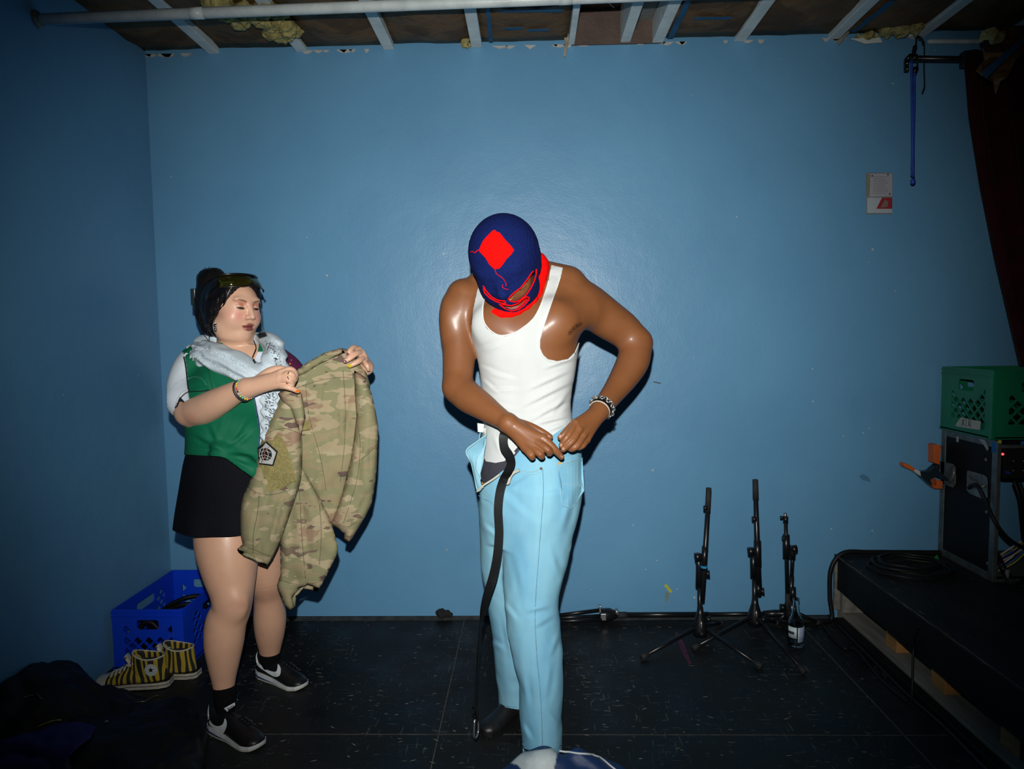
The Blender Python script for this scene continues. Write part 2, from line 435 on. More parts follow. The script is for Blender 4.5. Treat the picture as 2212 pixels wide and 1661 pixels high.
def bumpn(N, L, b, h, st, dist=.01, prev=None):
    n = N.new('ShaderNodeBump'); n.inputs['Strength'].default_value = st; n.inputs['Distance'].default_value = dist; L.new(h, n.inputs['Height'])
    if prev: L.new(prev, n.inputs['Normal'])
    L.new(n.outputs[0], b.inputs['Normal']); return n.outputs[0]
def wall_mat():
    m, N, L, b = nodes('blue_wall_paint'); v = mapping(N, L)
    big = noise(N, L, v, 1.6, 5); base = ramp(N, L, big, [(.3, (.102, .272, .455)), (.7, (.12, .312, .505))])
    sm = noise(N, L, v, 5, 6, .65); base = mixc(N, L, ramp(N, L, sm, [(.62, (0, 0, 0)), (.78, (.35, .35, .35))]), base, (.085, .235, .40))
    chip = noise(N, L, v, 26, 2, .6); base = mixc(N, L, ramp(N, L, chip, [(.775, (0, 0, 0)), (.785, (1, 1, 1))]), base, (.42, .5, .5))
    L.new(base, b.inputs['Base Color']); b.inputs['Roughness'].default_value = .36; b.inputs['Specular IOR Level'].default_value = .42
    p = bumpn(N, L, b, noise(N, L, v, 190, 2), .13, .005); bumpn(N, L, b, noise(N, L, v, 9, 3), .12, .02, p)
    return m
MW = wall_mat()
def floor_mat():
    m, N, L, b = nodes('worn_black_floor_paint'); v = mapping(N, L)
    patch = ramp(N, L, noise(N, L, v, 2.3, 3, .5), [(.4, (.12, .12, .12)), (.62, (1, 1, 1))])
    base = ramp(N, L, noise(N, L, v, 3, 6, .6), [(.3, (.0035, .0045, .005)), (.7, (.011, .012, .012))])
    v2 = mapping(N, L, (1, 2.4, 1), (0, 0, .5)); c1 = noise(N, L, v2, 24, 3, .6)
    base = mixc(N, L, mixc(N, L, 1., patch, ramp(N, L, c1, [(.645, (0, 0, 0)), (.67, (.8, .8, .8))]), 'MULTIPLY'), base, (.12, .115, .1))
    v3 = mapping(N, L, (6, .6, 1), (0, 0, -.7)); c2 = noise(N, L, v3, 16, 2, .5)
    base = mixc(N, L, mixc(N, L, 1., patch, ramp(N, L, c2, [(.66, (0, 0, 0)), (.68, (.6, .6, .6))]), 'MULTIPLY'), base, (.1, .1, .095))
    v4 = mapping(N, L, (.7, 7, 1), (0, 0, .25)); c3 = noise(N, L, v4, 14, 2, .5)
    base = mixc(N, L, mixc(N, L, 1., patch, ramp(N, L, c3, [(.67, (0, 0, 0)), (.69, (.6, .6, .6))]), 'MULTIPLY'), base, (.12, .11, .1))
    L.new(base, b.inputs['Base Color']); b.inputs['Specular IOR Level'].default_value = .25
    L.new(ramp(N, L, noise(N, L, v, 6, 4), [(.3, (.42, .42, .42)), (.7, (.68, .68, .68))]), b.inputs['Roughness'])
    bumpn(N, L, b, noise(N, L, v, 40, 4), .25, .006); return m
MF = floor_mat()
MCHIP = mat('bare_plaster_chip', (.45, .47, .44), .85, bump=.4, bscale=90)
MBLK = mat('black_paint', (.008, .0085, .009), .45, var=.4, bump=.15, bscale=40)
wb = tag(MB().box((WX - .1, WY, 0), (RX, WY + .12, 2.95)).build('wall_back', MW), kind='structure', label='blue painted textured rear wall behind both people')
wl = tag(MB().box((WX - .12, -1.6, 0), (WX, WY + .12, 2.95)).build('wall_left', MW), kind='structure', label='blue painted side wall at the left edge')
floor = tag(MB().box((WX - .1, -1.6, -.06), (RX, WY + .1, -.004)).build('floor', MBLK), kind='structure', label='black painted worn floor of large board sheets')
xs = [WX, -.329, 1.2685, 2.9, RX]; ys = [-1.6, 1.0, 2.275, WY]
for i in range(4):
    for j in range(3):
        g = .0025; x0, x1, y0, y1 = xs[i] + g * (i > 0), xs[i + 1] - g, ys[j] + g * (j > 0), ys[j + 1] - g * (j < 2)
        MB().box((x0, y0, -.02), (x1, y1, random.uniform(-.0008, 0))).build('floor_sheet', MF, floor, bevel=.0012)
MSEAM = mat('dusty_seam_filler', (.09, .085, .075), .9, var=.6, vscale=30)
for j in (1, 2): MB().box((WX, ys[j] - .0022, -.01), (1.45, ys[j] + .0022, -.0012)).build('seam_filler', MSEAM, floor)
for i in (1, 2): MB().box((xs[i] - .0022, -.5, -.01), (xs[i] + .0022, WY, -.0012)).build('seam_filler', MSEAM, floor)
# grey scuffed strip where the wall meets the floor
bb = MB(); X = np.linspace(WX, 1.45, 90)
prof = [(.0, .0), (.0, .012), (-.006, .008), (-.02, .0035), (-.03, .0)]
V = [(x, WY - .0005 + dy - (.004 * vnoise(np.array([[x, 0, 0]]), 9.)[0] if k > 1 else 0), z + .0008) for x in X for k, (dy, z) in enumerate(prof)]
bb.add(V, [(i * 5 + k, i * 5 + k + 1, (i + 1) * 5 + k + 1, (i + 1) * 5 + k) for i in range(len(X) - 1) for k in range(4)])
tag(bb.build('baseboard_back', mat('grey_scuffed_cove', (.035, .04, .04), .8, var=.6, vscale=25), smooth=True), kind='structure', label='thin dark cove along the foot of the rear wall')
# ---- ceiling: deck, joists, kraft faced batts
MDECK = mat('dark_roof_deck', (.05, .03, .018), .85, var=.5, vscale=3, bump=.3)
MJ = mat('white_painted_joist', (.72, .8, .78), .6, var=.2, vscale=7, bump=.2, bscale=30)
def kraft_mat():
    m, N, L, b = nodes('kraft_paper_facing'); v = mapping(N, L)
    base = ramp(N, L, noise(N, L, v, 2.2, 5, .6), [(.3, (.055, .028, .010)), (.48, (.10, .052, .018)), (.52, (.15, .085, .035)), (.75, (.085, .046, .018))])
    L.new(base, b.inputs['Base Color']); b.inputs['Roughness'].default_value = .6; b.inputs['Specular IOR Level'].default_value = .2
    bumpn(N, L, b, noise(N, L, v, 9, 4, .6), .6, .03); return m
MK = kraft_mat()
MFOAM = mat('yellow_glass_wool', (.42, .36, .13), .95, var=.45, vscale=22, bump=1., bscale=70)
ceil = tag(MB().box((WX, -1.6, CZ + .19), (RX, WY, CZ + .24)).build('ceiling', MDECK), kind='structure', label='open ceiling of white joists and brown paper insulation')
jx = [PY(x, 100, WY)[0] for x in (462, 652, 840, 1030, 1234, 1420, 1598, 1800, 1985)]
jx = [jx[0] - .41] + jx + [jx[-1] + .42 * k for k in (1, 2, 3, 4)]
for i, x in enumerate(jx):
    w = .025 if i != 5 else .014
    MB().box((x - w, -1.6, CZ), (x + w, WY - .001, CZ + .19)).build('joist', MJ, ceil, bevel=.003)
def kraft(x0, x1, seed, y0=.4, y1=WY - .004, sag=.02):
    nx, ny = 12, 40; U, Vv = np.meshgrid(np.linspace(0, 1, nx), np.linspace(0, 1, ny), indexing='ij')
    Xg = x0 + (x1 - x0) * U; Yg = y0 + (y1 - y0) * Vv; P = np.stack([Xg, Yg, Xg * 0], -1).reshape(-1, 3)
    n1 = vnoise(P, 6., seed).reshape(nx, ny); n2 = vnoise(P, 17., seed + 3).reshape(nx, ny)
    ed_ = np.clip((WY - Yg) / .16, 0, 1); Z = CZ + .024 - ed_ * (sag * 1.3 * np.sin(np.pi * U) * (1 + .5 * n1)) + (.25 + .75 * ed_) * (.016 * n1 + .009 * n2)
    V = np.stack([Xg, Yg, Z], -1).reshape(-1, 3)
    Fc = [(i * ny + j, i * ny + j + 1, (i + 1) * ny + j + 1, (i + 1) * ny + j) for i in range(nx - 1) for j in range(ny - 1)]
    return mesh_obj('kraft_paper_sheet', V, Fc, MK, ceil, smooth=True, solid=.004)
for i in range(len(jx) - 1):
    if i == 5: continue
    kraft(jx[i] + .02, jx[i + 1] - .02, i, sag=[.02, .012, .03, .028, .016, 0, .02, .02, .028, .03, .02, .02, .02, .02][i])
kraft(WX + .002, jx[0] - .02, 31, sag=.004)
# the open bay: bare wood, white sister joist and brown board above
MB().box((jx[5], WY - .012, CZ - .001), (jx[6] + .02, WY - .001, CZ + .19)).build('blocking_board', mat('brown_board', (.11, .075, .06), .6, var=.4, bump=.2), ceil)
b5 = MB(); b5.box((jx[6] - .17, .4, CZ + .005), (jx[6] - .125, WY - .002, CZ + .17)); b5.build('sister_joist', MJ, ceil, bevel=.003)
MB().box((jx[6] - .1, .4, CZ + .10), (jx[6] - .03, WY - .002, CZ + .15)).build('plaster_strip', mat('grey_plaster', (.2, .21, .2), .9, bump=.4), ceil)
MB().box((jx[5] + .02, 2.3, CZ + .16), (jx[6] - .17, WY - .002, CZ + .185)).build('brown_board', mat('brown_board', (.11, .075, .06), .6, var=.4, bump=.2), ceil)
MB().box((jx[5] + .02, .4, CZ + .01), (jx[6] + .05, 2.78, CZ + .04)).build('dark_cross_board', mat('dark_board', (.03, .022, .016), .8), ceil)
MB().tube([(jx[5] + .05, WY - .25, CZ + .155), (jx[6] - .2, WY - .02, CZ + .155)], .0025, 5).build('wire', MJ, ceil)
# glass wool tufts hanging through torn paper
def tuft(px, py, Y, r, seed, parent=None, nm='insulation_tuft'):
    s = SDF(); c = PY(px, py, Y)
    for k in range(5):
        o = np.array([random.uniform(-1, 1), random.uniform(-.6, .6), random.uniform(-.5, .5)]) * r
        s.ell(c + o * np.array([1, 1, .5]), (r * random.uniform(.45, .8), r * .7, r * .42), k=.02)
    s.disp = lambda P: .012 * vnoise(P, 45, seed) + .008 * vnoise(P, 110, seed + 1)
    V, Q = s.mesh(max(.006, r / 14)); return mesh_obj(nm, V, Q, MFOAM, parent, smooth=True)
random.seed(3)
for k, (x, y, Y, r) in enumerate(((470, 8, 2.72, .05), (600, 62, 3.0, .075), (570, 45, 2.92, .06), (535, 42, 2.88, .06), (505, 18, 2.76, .055), (580, 25, 2.85, .05), (1005, 90, 3.22, .022), (1925, 68, 3.18, .05), (1960, 58, 3.15, .045), (1880, 78, 3.22, .03))):
    tuft(x, y, Y, r, k, ceil)
MBLUE = mat('blue_marker_print', (.01, .09, .2), .6, var=.3)
def ctape(px0, py0, px1, py1, w, z=CZ - .004):
    a, b = PG(px0, py0, z), PG(px1, py1, z); P = np.linspace(a, b, 8); P[:, 2] += .003 * np.sin(np.arange(8) * 2.)
    return MB().ribbon(P, (1, 0, 0), w, .0015).build('blue_paper_stripe', MBLUE, ceil)
ctape(1052, 2, 1061, 92, .018); ctape(1487, 2, 1447, 84, .026); ctape(1930, 2, 1842, 70, .03)
for k, (px0, py, px1) in enumerate(((1080, 24, 1215), (1090, 62, 1130), (1140, 66, 1185), (1500, 40, 1580))):
    a, b = PG(px0, py, CZ - .006), PG(px1, py - 1, CZ - .006)
    P = np.linspace(a, b, 8); MB().ribbon(P, (0, 1, 0), .022, .0012).build('blue_paper_stripe', MBLUE, ceil)
MTORN = mat('torn_paper_edge', (.34, .31, .24), .85, var=.4, vscale=30)
random.seed(11)
for k in range(34):      # ragged light chips of plaster along the top of the wall
    x = random.choice([random.uniform(320, 480), random.uniform(660, 800), random.uniform(1020, 1300), random.uniform(1360, 1480), random.uniform(1560, 2000)])
    y = PJ(np.array([PY(x, 100, WY)[0], WY, CZ]))[1]
    w = random.uniform(4, 22); h = random.uniform(2, 6)
    poly = [(x - w, y - 3), (x - w * .4, y + h * random.uniform(.3, 1)), (x, y + h), (x + w * .5, y + h * random.uniform(.2, .9)), (x + w, y - 3)]
    V, Fc = thicken(np.array([PY(*p, WY - .0002) for p in poly]), np.array([(0, 1, 2), (0, 2, 3), (0, 3, 4)]), np.array([0, -.003, 0]))
    mesh_obj('plaster_chip', V, Fc, MCHIP, wb)
for (pts) in (((1225, 70), (1232, 85), (1226, 100), (1222, 122), (1217, 124), (1220, 98), (1218, 80)), ((1905, 92), (1870, 95), (1850, 88), (1838, 85), (1900, 82)), ((1808, 90), (1812, 98), (1835, 70), (1850, 60), (1835, 66)),
              ((1965, 50), (2030, 22), (2032, 30), (1985, 72), (1962, 82)), ((395, 50), (408, 52), (420, 78), (412, 74)), ((247, 62), (275, 75), (262, 76), (240, 70))):
    v, t = cdt(pts); V, Fc = thicken(np.array([PY(*p, WY - .03) for p in v]), t[:, ::-1], np.array([0, -.003, .002])); mesh_obj('torn_paper', V, Fc, MTORN if len(pts) != 5 or pts[0][0] < 1900 else MJ, ceil)
# white pipe hung under the joists
PYY = 2.614
pipe = thing('ceiling_pipe', PX(82, 42, WX), 'long white painted pipe running under the ceiling joists', 'pipe')
a, b = PX(82, 42, WX + .002), PY(1240, -3, PYY); dirp = (b - a) / np.linalg.norm(b - a)
MPIPE = mat('white_painted_pipe', (.62, .7, .7), .4, var=.2, vscale=14, bump=.1)
MB().tube([a, b, a + dirp * 5.6], .0195, 20).build('pipe_tube', MPIPE, pipe, smooth=True)
MB().lathe(a - dirp * .001, [(0, .032), (.006, .03), (.012, .022)], 18, dirp).build('wall_collar', mat('broken_plaster', (.2, .24, .24), .9, var=.5, vscale=40, bump=.5), pipe)
for t in (.55, 1.9): MB().lathe(a + dirp * t, [(0, .0205), (.05, .0205)], 18, dirp).build('coupling', MPIPE, pipe, smooth=True)
# right hand dark wing and rear of the room (closing the shell out of sight)
tag(MB().box((RX, -1.6, 0), (RX + .1, WY + .12, 2.95)).build('wall_right', mat('dark_wing', (.01, .01, .012), .8)), kind='structure', label='dark wall of the wing beyond the curtain')
# ---- marks on the rear wall
def wallquad(name, poly, m, parent=wb, th=.0015, **k):
    v, t = cdt(poly); V, Fc = thicken(np.array([PY(*p, WY) for p in v]), t[:, ::-1], np.array([0, -th, 0])); return mesh_obj(name, V, Fc, m, parent, **k)
tp = wallquad('yellow_tape_scrap', [(1434, 1264), (1440, 1262), (1452, 1277), (1448, 1281)], mat('yellow_tape', (.5, .5, .04), .5), None); tag(tp, 'tiny torn yellow tape scrap low on the blue wall', 'tape')
wallquad('paint_drip', [(1436, 1278), (1446, 1282), (1444, 1292), (1439, 1303), (1437, 1295)], mat('pale_drip', (.17, .24, .2), .7))
for poly in ([(1855, 1028), (1866, 1024), (1876, 1030), (1882, 1042), (1874, 1040), (1862, 1036)], [(106, 880), (112, 884), (110, 894), (105, 890)]): wallquad('dark_smudge', poly, mat('scuff', (.075, .2, .335), .45), th=.0003)
wallquad('scratch', [(1412, 824), (1428, 827), (1427, 829), (1411, 826)], MBLK, th=.0005)
for (x, y, r) in ((1885, 538, 3), (1410, 1015, 3), (1368, 1134, 2), (1282, 976, 2.5), (1500, 1290, 3), (1462, 1272, 2), (1796, 1142, 2.5), (1884, 1146, 2.5), (1418, 1210, 2), (1395, 1230, 2), (1865, 935, 2), (1878, 925, 2), (965, 1187, 2), (660, 1075, 1.5), (370, 382, 2)):
    wallquad('paint_chip', [(x - r, y), (x, y - r * .8), (x + r * .9, y + r * .3), (x, y + r)], MCHIP, th=.0006)
hole = SDF(); 
for dx, dy, r in ((0, 0, 11), (10, -2, 8), (-8, -3, 8), (18, 1, 5)): hole.ell(PY(957 + dx, 1326 + dy, WY - .012), r * mp(3.2), k=.01)
hole.disp = lambda P: .006 * vnoise(P, 70, 5)
V, Q = hole.mesh(.004); tag(mesh_obj('black_rag', V, Q, mat('black_lint', (.006, .007, .006), .9, bump=.5), smooth=True), 'small crumpled black rag at the foot of the blue wall', 'rag')
# ================================================================== stage riser on the right
SX, SZ = 1.453, .315
MSTG = mat('stage_black_paint', (.0065, .0065, .0065), .6, var=.5, vscale=6, bump=.2, bscale=25, spec=.2)
def stage_mat():
    m, N, L, b = nodes('scuffed_stage_top'); v = mapping(N, L, (3, 1, 1), (0, 0, .35))
    base = mixc(N, L, ramp(N, L, noise(N, L, v, 16, 3, .6), [(.63, (0, 0, 0)), (.67, (.7, .7, .7))]), ramp(N, L, noise(N, L, v, 3, 4), [(.3, (.005, .0055, .006)), (.7, (.014, .0145, .014))]), (.07, .05, .03))
    L.new(base, b.inputs['Base Color']); b.inputs['Roughness'].default_value = .6; b.inputs['Specular IOR Level'].default_value = .2; bumpn(N, L, b, noise(N, L, v, 30, 3), .2, .006); return m
MTOP = stage_mat()
MRAW = mat('raw_pale_lumber', (.2, .19, .16), .8, var=.4, vscale=6, stretch=(6, .6, 6), bump=.2)
MORG = mat('orange_pine_block', (.4, .2, .06), .7, var=.35, vscale=9, stretch=(1, 1, 5), bump=.15)
st = thing('stage_riser', (SX + 1, 2.2, 0), 'low black stage riser with scuffed deck and exposed lumber below', 'stage')
MB().box((SX, .2, SZ - .018), (RX - .01, WY - .004, SZ)).build('deck', MTOP, st, bevel=.003)
e = MB(); random.seed(5); P = [(SX - .0005, y, SZ - .002 + .0015 * math.sin(y * 40)) for y in np.linspace(.2, WY - .01, 60)]; e.tube(P, [.0022 * (.3 + abs(math.sin(i * 1.7) * math.sin(i * .37))) for i in range(60)], 6); e.build('worn_edge', mat('worn_wood_edge', (.11, .085, .055), .8, var=.6, vscale=40), st)
MB().box((SX + .006, .2, .150), (SX + .045, WY - .006, SZ - .018)).build('fascia', MSTG, st, bevel=.003)
MB().box((SX + .0, .2, .152), (SX + .006, WY - .5, .168)).build('fascia_lip', MSTG, st)
MB().box((SX - .02, .2, .001), (SX + .02, 3.18, .03)).build('bottom_rail', MSTG, st, bevel=.003)
MB().box((SX + .02, .2, .001), (SX + .24, WY - .006, .042)).build('bottom_plank', MRAW, st, bevel=.003)
for px, py in ((1925, 1385), (2025, 1500), (2180, 1640)):
    y = PX(px, py, SX + .06)[1]; MB().box((SX + .06, y - .045, .042), (SX + .2, y + .045, .150)).build('block', MORG, st, bevel=.003)
MB().box((SX + .24, .2, .001), (SX + .26, WY - .006, .15)).build('back_board', MSTG, st)
MB().box((SX - .004, WY - .03, .05), (SX + .05, WY - .006, SZ - .02)).build('end_post', MRAW, st, bevel=.002)
d = MB().box((SX + .02, WY - .06, .046), (SX + .22, WY - .012, .149)); d.build('end_plank', MRAW, st, bevel=.002)
# ---- cables
MCAB = mat('black_rubber_cable', (.006, .0065, .007), .5, var=.3, spec=.25)
def cable(name, pts, r, label, m=MCAB, n=8, group=None, parent=None):
    o = MB().tube(catmull(pts, 8), r, n).build(name, m, parent, smooth=True)
    return tag(o, label, 'cable', group) if label else o
cable('black_cable', [(SX + .52, WY - .03, SZ + .012), (SX + .3, WY - .025, SZ + .013), (SX + .15, WY - .03, SZ + .016), (SX + .03, WY - .035, SZ + .014), (SX - .028, WY - .04, SZ - .06), (SX - .034, WY - .045, .12), (SX - .03, WY - .06, .02), (SX - .09, WY - .07, .012), (SX - .3, WY - .06, .011)], .011, 'thick black cable running along the wall and over the stage corner')
for k in range(4):
    c = np.array([SX + .23 + .03 * math.sin(k * 2), WY - .24, SZ + .009 + .012 * k]); r = .14 - .012 * k
    cable('coiled_cable', [c + np.array([r * (1.2 + .05 * math.sin(k + 3 * a)) * math.cos(a), r * .95 * math.sin(a), .003 * math.sin(5 * a)]) for a in np.linspace(0, 2 * math.pi, 22)], .0065, ('lowest', 'second lowest', 'second highest', 'topmost')[k] + ' flat loop of the black cable coiled on the stage deck', group='coiled cable loops on the stage')
cable('thin_cable', [PG(1985, 1352, SZ + .006), PX(1975, 1385, SX - .006), PX(1972, 1430, SX - .012), PX(1971, 1478, SX - .03), PG(1972, 1510, .006), PG(1995, 1500, .006)], .0045, 'thin black cable draped over the riser face to the floor')
cable('floor_cable', [PG(1790, 1330, .008), PG(1850, 1390, .008), PG(1900, 1440, .007), PG(1960, 1500, .007), PG(2040, 1570, .007), PG(2130, 1661, .007), PG(2200, 1720, .007)], .0075, 'black cable lying along the floor beside the riser')
cable('floor_cable', [PG(1770, 1340, .008), PG(1800, 1380, .008), PG(1823, 1400, .007), PG(1850, 1405, .007), PG(1905, 1470, .007), PG(1960, 1515, .012)], .006, 'black cable with a small bend on the floor near the bottle')
# ================================================================== rack case with gear
CXL, CY0, CY1, CZT = 1.942, 2.86, 3.243, 0
ct = PY(2022, 925, CY1); CZT = ct[2]; CW = .56
MALU = mat('aluminium_edging', (.16, .19, .19), .42, metal=.6, var=.35, vscale=20, bump=.1)
MPAN = mat('black_laminate_panel', (.005, .005, .006), .5, var=.3, bump=.1, bscale=80, spec=.2)
case = thing('rack_case', (CXL + .25, 3.04, SZ), 'black road case with metal edging standing on the stage', 'case')
z0 = SZ + .001
MB().box((CXL + .004, CY0 + .03, z0 + .03), (CXL + .012, CY1 - .03, CZT - .03)).build('side_panel', MPAN, case)
MB().box((CXL + CW - .012, CY0 + .03, z0 + .03), (CXL + CW - .004, CY1 - .03, CZT - .03)).build('side_panel', MPAN, case)
MB().box((CXL + .004, CY0 + .004, CZT - .014), (CXL + CW - .004, CY1, CZT - .002)).build('top_panel', MPAN, case)
MB().box((CXL + .004, CY0 + .004, z0), (CXL + CW - .004, CY1, z0 + .014)).build('bottom_panel', mat('grey_case_floor', (.12, .12, .11), .7), case)
for zz in (z0, CZT - .032):
    MB().box((CXL, CY0, zz), (CXL + .006, CY1, zz + .032)).build('edge_rail', MALU, case, bevel=.001)
    MB().box((CXL, CY0 - .002, zz), (CXL + CW, CY0 + .03, zz + (.03 if zz > 1 else .014))).build('edge_rail', MALU, case, bevel=.001)
for yy in (CY0, CY1 - .03):
    MB().box((CXL - .001, yy - .001, z0), (CXL + .018, yy + .03, CZT)).build('corner_rail', MALU, case, bevel=.002)
MB().box((CXL + CW - .03, CY0, z0), (CXL + CW, CY0 + .03, CZT)).build('corner_rail', MALU, case, bevel=.002)
csurf = lambda px, py, o=.001: PX(px, py, CXL + .004 - o)
MHD = mat('zinc_handle_dish', (.22, .25, .25), .4, metal=.55, var=.4, vscale=30, bump=.15)
def handle(poly, bar):
    v, t = cdt(poly); V, Fc = thicken(np.array([csurf(*p) for p in v]), t[:, ::-1], np.array([-.004, 0, 0])); h = mesh_obj('handle_dish', V, Fc, MHD, case, bevel=.001)
    P = [csurf(x, y, o) for x, y, o in bar]; MB().tube(catmull(P, 6), .006, 8).build('handle_bar', MHD, h, smooth=True)
handle([(2030, 995), (2060, 1002), (2065, 1010), (2065, 1045), (2060, 1053), (2036, 1044)], [(2060, 1010, .008), (2061, 1020, .02), (2057, 1035, .02), (2052, 1040, .008)])
handle([(2092, 1016), (2127, 1026), (2134, 1032), (2134, 1075), (2128, 1080), (2096, 1066), (2090, 1058), (2090, 1022)], [(2094, 1030, .008), (2098, 1042, .022), (2120, 1052, .022), (2129, 1046, .008)])
for x, y in ((2033, 965), (2130, 993), (2033, 1067), (2131, 1106), (2034, 1167), (2133, 1217)):
    p = csurf(x, y, .002); MB().lathe(p, [(0, .0075), (.002, .007), (.0032, .004)], 10, (-1, 0, 0)).build('rivet', MHD, case)
# equipment in the case
gear = thing('rack_unit', (CXL + .28, CY0 + .1, CZT - .2), 'black rack mixer mounted in the top of the road case', 'equipment')
gz = PY(2160, 1035, CY0)[2]
MB().box((CXL + .034, CY0 + .012, gz), (CXL + CW - .034, CY0 + .2, CZT - .035)).build('chassis', MPAN, gear, bevel=.002)
MB().box((CXL + .036, CY0 + .006, gz + .002), (CXL + CW - .036, CY0 + .013, CZT - .037)).build('faceplate', mat('faceplate', (.012, .013, .015), .35), gear, bevel=.001)
for i in range(6):
    for j in range(2):
        MB().lathe((CXL + .07 + .04 * i, CY0 + .006, gz + .035 + .04 * j), [(0, .009), (.012, .008)], 12, (0, -1, 0)).build('knob', mat('knob_grey', (.02, .02, .022), .4), gear, smooth=True)
led = bpy.data.materials.new('red_led'); led.use_nodes = True; led.node_tree.nodes['Principled BSDF'].inputs['Emission Color'].default_value = (1, .03, .03, 1); led.node_tree.nodes['Principled BSDF'].inputs['Emission Strength'].default_value = 2.5
MB().sphere(PY(2166, 981, CY0 + .003), .0055, 8).build('indicator_light', led, gear); MB().lathe(PY(2174, 1020, CY0 + .004), [(0, .007), (.015, .006)], 10, (0, -1, 0)).build('jack_plug', mat('blue_plug', (.01, .05, .3), .4), gear)
cable('power_cable', [csurf(2093, 1054, .01), csurf(2100, 1048, .03), csurf(2112, 1050, .035), PX(2128, 1080, CXL - .02), PY(2150, 1128, CY0 - .02), PY(2180, 1165, CY0 - .03), PY(2225, 1190, CY0 - .02)], .008, 'thick black cable leaving the handle of the road case')
for k, (a, b) in enumerate((((2190, 1038), (2206, 1110)), ((2200, 1040), (2212, 1095)))):
    cable('hanging_cable', [PY(*a, CY0 + .0), PY((a[0] + b[0]) / 2 + 4, (a[1] + b[1]) / 2, CY0 - .02), PY(*b, CY0 - .01), PY(b[0] + 6, b[1] + 60, CY0 + .03)], .008, ['black cable dropping from the rack unit, left one', 'black cable dropping from the rack unit, right one'][k])
random.seed(21)
wc = [(.6, .6, .6), (.45, .33, .03), (.02, .08, .4), (.5, .5, .5), (.3, .02, .02), (.55, .55, .5), (.02, .15, .4), (.5, .42, .06)]
wn = ['white', 'yellow', 'blue', 'silver grey', 'red', 'cream', 'light blue', 'dull yellow']
for k in range(8):
    y0 = 1188 + k * 4.5; a = PY(2156, y0 + 14, CY0 + .06); m_ = PY(2190 + random.uniform(-6, 6), y0 - 6, CY0 + .03); b = PY(2226, y0 - 34 + random.uniform(-8, 8), CY0 + .05)
    cable('patch_wire', [a, m_, b], .0035, f'thin {wn[k]} wire in the tangle inside the road case', mat('wire_' + wn[k].replace(' ', '_'), wc[k], .5))
for k, (x0, y0, x1, y1) in enumerate(((2150, 1185, 2190, 1262), (2156, 1195, 2216, 1268))):
    cable('loose_cable', [PY(x0, y0, CY0 + .03), PY((x0 + x1) / 2 - 6, (y0 + y1) / 2 + 8, CY0 + .01), PG(x1, y1, SZ + .03), PY(x1 + 60, y1 - 40, CY0)], .006, ['black cable looping out of the case bottom, nearer one', 'black cable looping out of the case bottom, farther one'][k])
MB().tube([PY(2174, 1248, CY0 - .01), PY(2177, 1231, CY0 - .01)], .009, 10).build('cable_connector', mat('silver_plug', (.5, .5, .5), .3, metal=.7), None)
tag(bpy.data.objects['cable_connector'], 'silver plug lying at the open front of the road case', 'plug')
# tapes stuck on the case
for nm, poly, c in (('grey_tape', [(2115, 948), (2127, 950), (2136, 968), (2133, 974), (2126, 962)], (.3, .33, .33)), ('grey_tape', [(2066, 942), (2071, 943), (2071, 955), (2066, 954)], (.3, .33, .33))):
    v, t = cdt(poly); V, Fc = thicken(np.array([PX(*p, CXL - .0005) for p in v]), t[:, ::-1], np.array([-.001, 0, 0])); mesh_obj(nm, V, Fc, mat('grey_gaffer', c, .7), case)
for poly, c, nm in (([(2142, 954), (2151, 955), (2151, 978), (2142, 977)], (.01, .13, .42), 'blue_tape'), ([(2156, 951), (2163, 951), (2163, 957), (2156, 957)], (.4, .38, .02), 'yellow_tape'), ([(2205, 953), (2212, 953), (2212, 961), (2205, 961)], (.01, .13, .42), 'blue_tape')):
    v, t = cdt(poly); V, Fc = thicken(np.array([PY(*p, CY0 - .003) for p in v]), t[:, ::-1], np.array([0, -.001, 0])); mesh_obj(nm, V, Fc, mat(nm, c, .6), case)
# spring clamp biting the rear corner of the case
cl = thing('spring_clamp', csurf(2025, 1010), 'dark spring clamp with orange tips on the road case corner', 'clamp')
MCO = mat('orange_rubber_tip', (.55, .11, .02), .45); MCD = mat('blued_steel_clamp', (.02, .04, .055), .35, metal=.5)
q = lambda x, y: PY(x, y, CY1 - .06)
def slab(name, poly, th, m, parent, Y, **k):
    v, t = cdt(poly); V, Fc = thicken(np.array([PY(*p, Y) for p in v]), t[:, ::-1], np.array([0, th, 0])); return mesh_obj(name, V, Fc, m, parent, bevel=.002, **k)
YC = CY1 - .075
slab('jaw', [(2018, 961), (2026, 960), (2033, 965), (2030, 1004), (2018, 1000)], .05, MCO, cl, YC)
slab('jaw', [(2023, 1035), (2037, 1040), (2036, 1056), (2020, 1056), (2012, 1046), (2024, 1050)], .05, MCO, cl, YC)
slab('clamp_body', [(2024, 1004), (2031, 1004), (2030, 1018), (2052, 1036), (2046, 1040), (2020, 1030), (2010, 1036), (2014, 1046), (2024, 1052), (2012, 1050), (1990, 1030), (1986, 1020), (2008, 1018)], .035, MCD, cl, YC + .006)
slab('handle', [(1976, 1012), (1988, 1018), (1992, 1027), (1988, 1028), (1972, 1016)], .035, mat('clamp_white', (.5, .5, .48), .6), cl, YC + .006)
slab('handle_grip', [(1953, 1003), (1956, 1001), (1963, 1003), (1978, 1013), (1974, 1018), (1962, 1013), (1955, 1009)], .045, MCO, cl, YC)
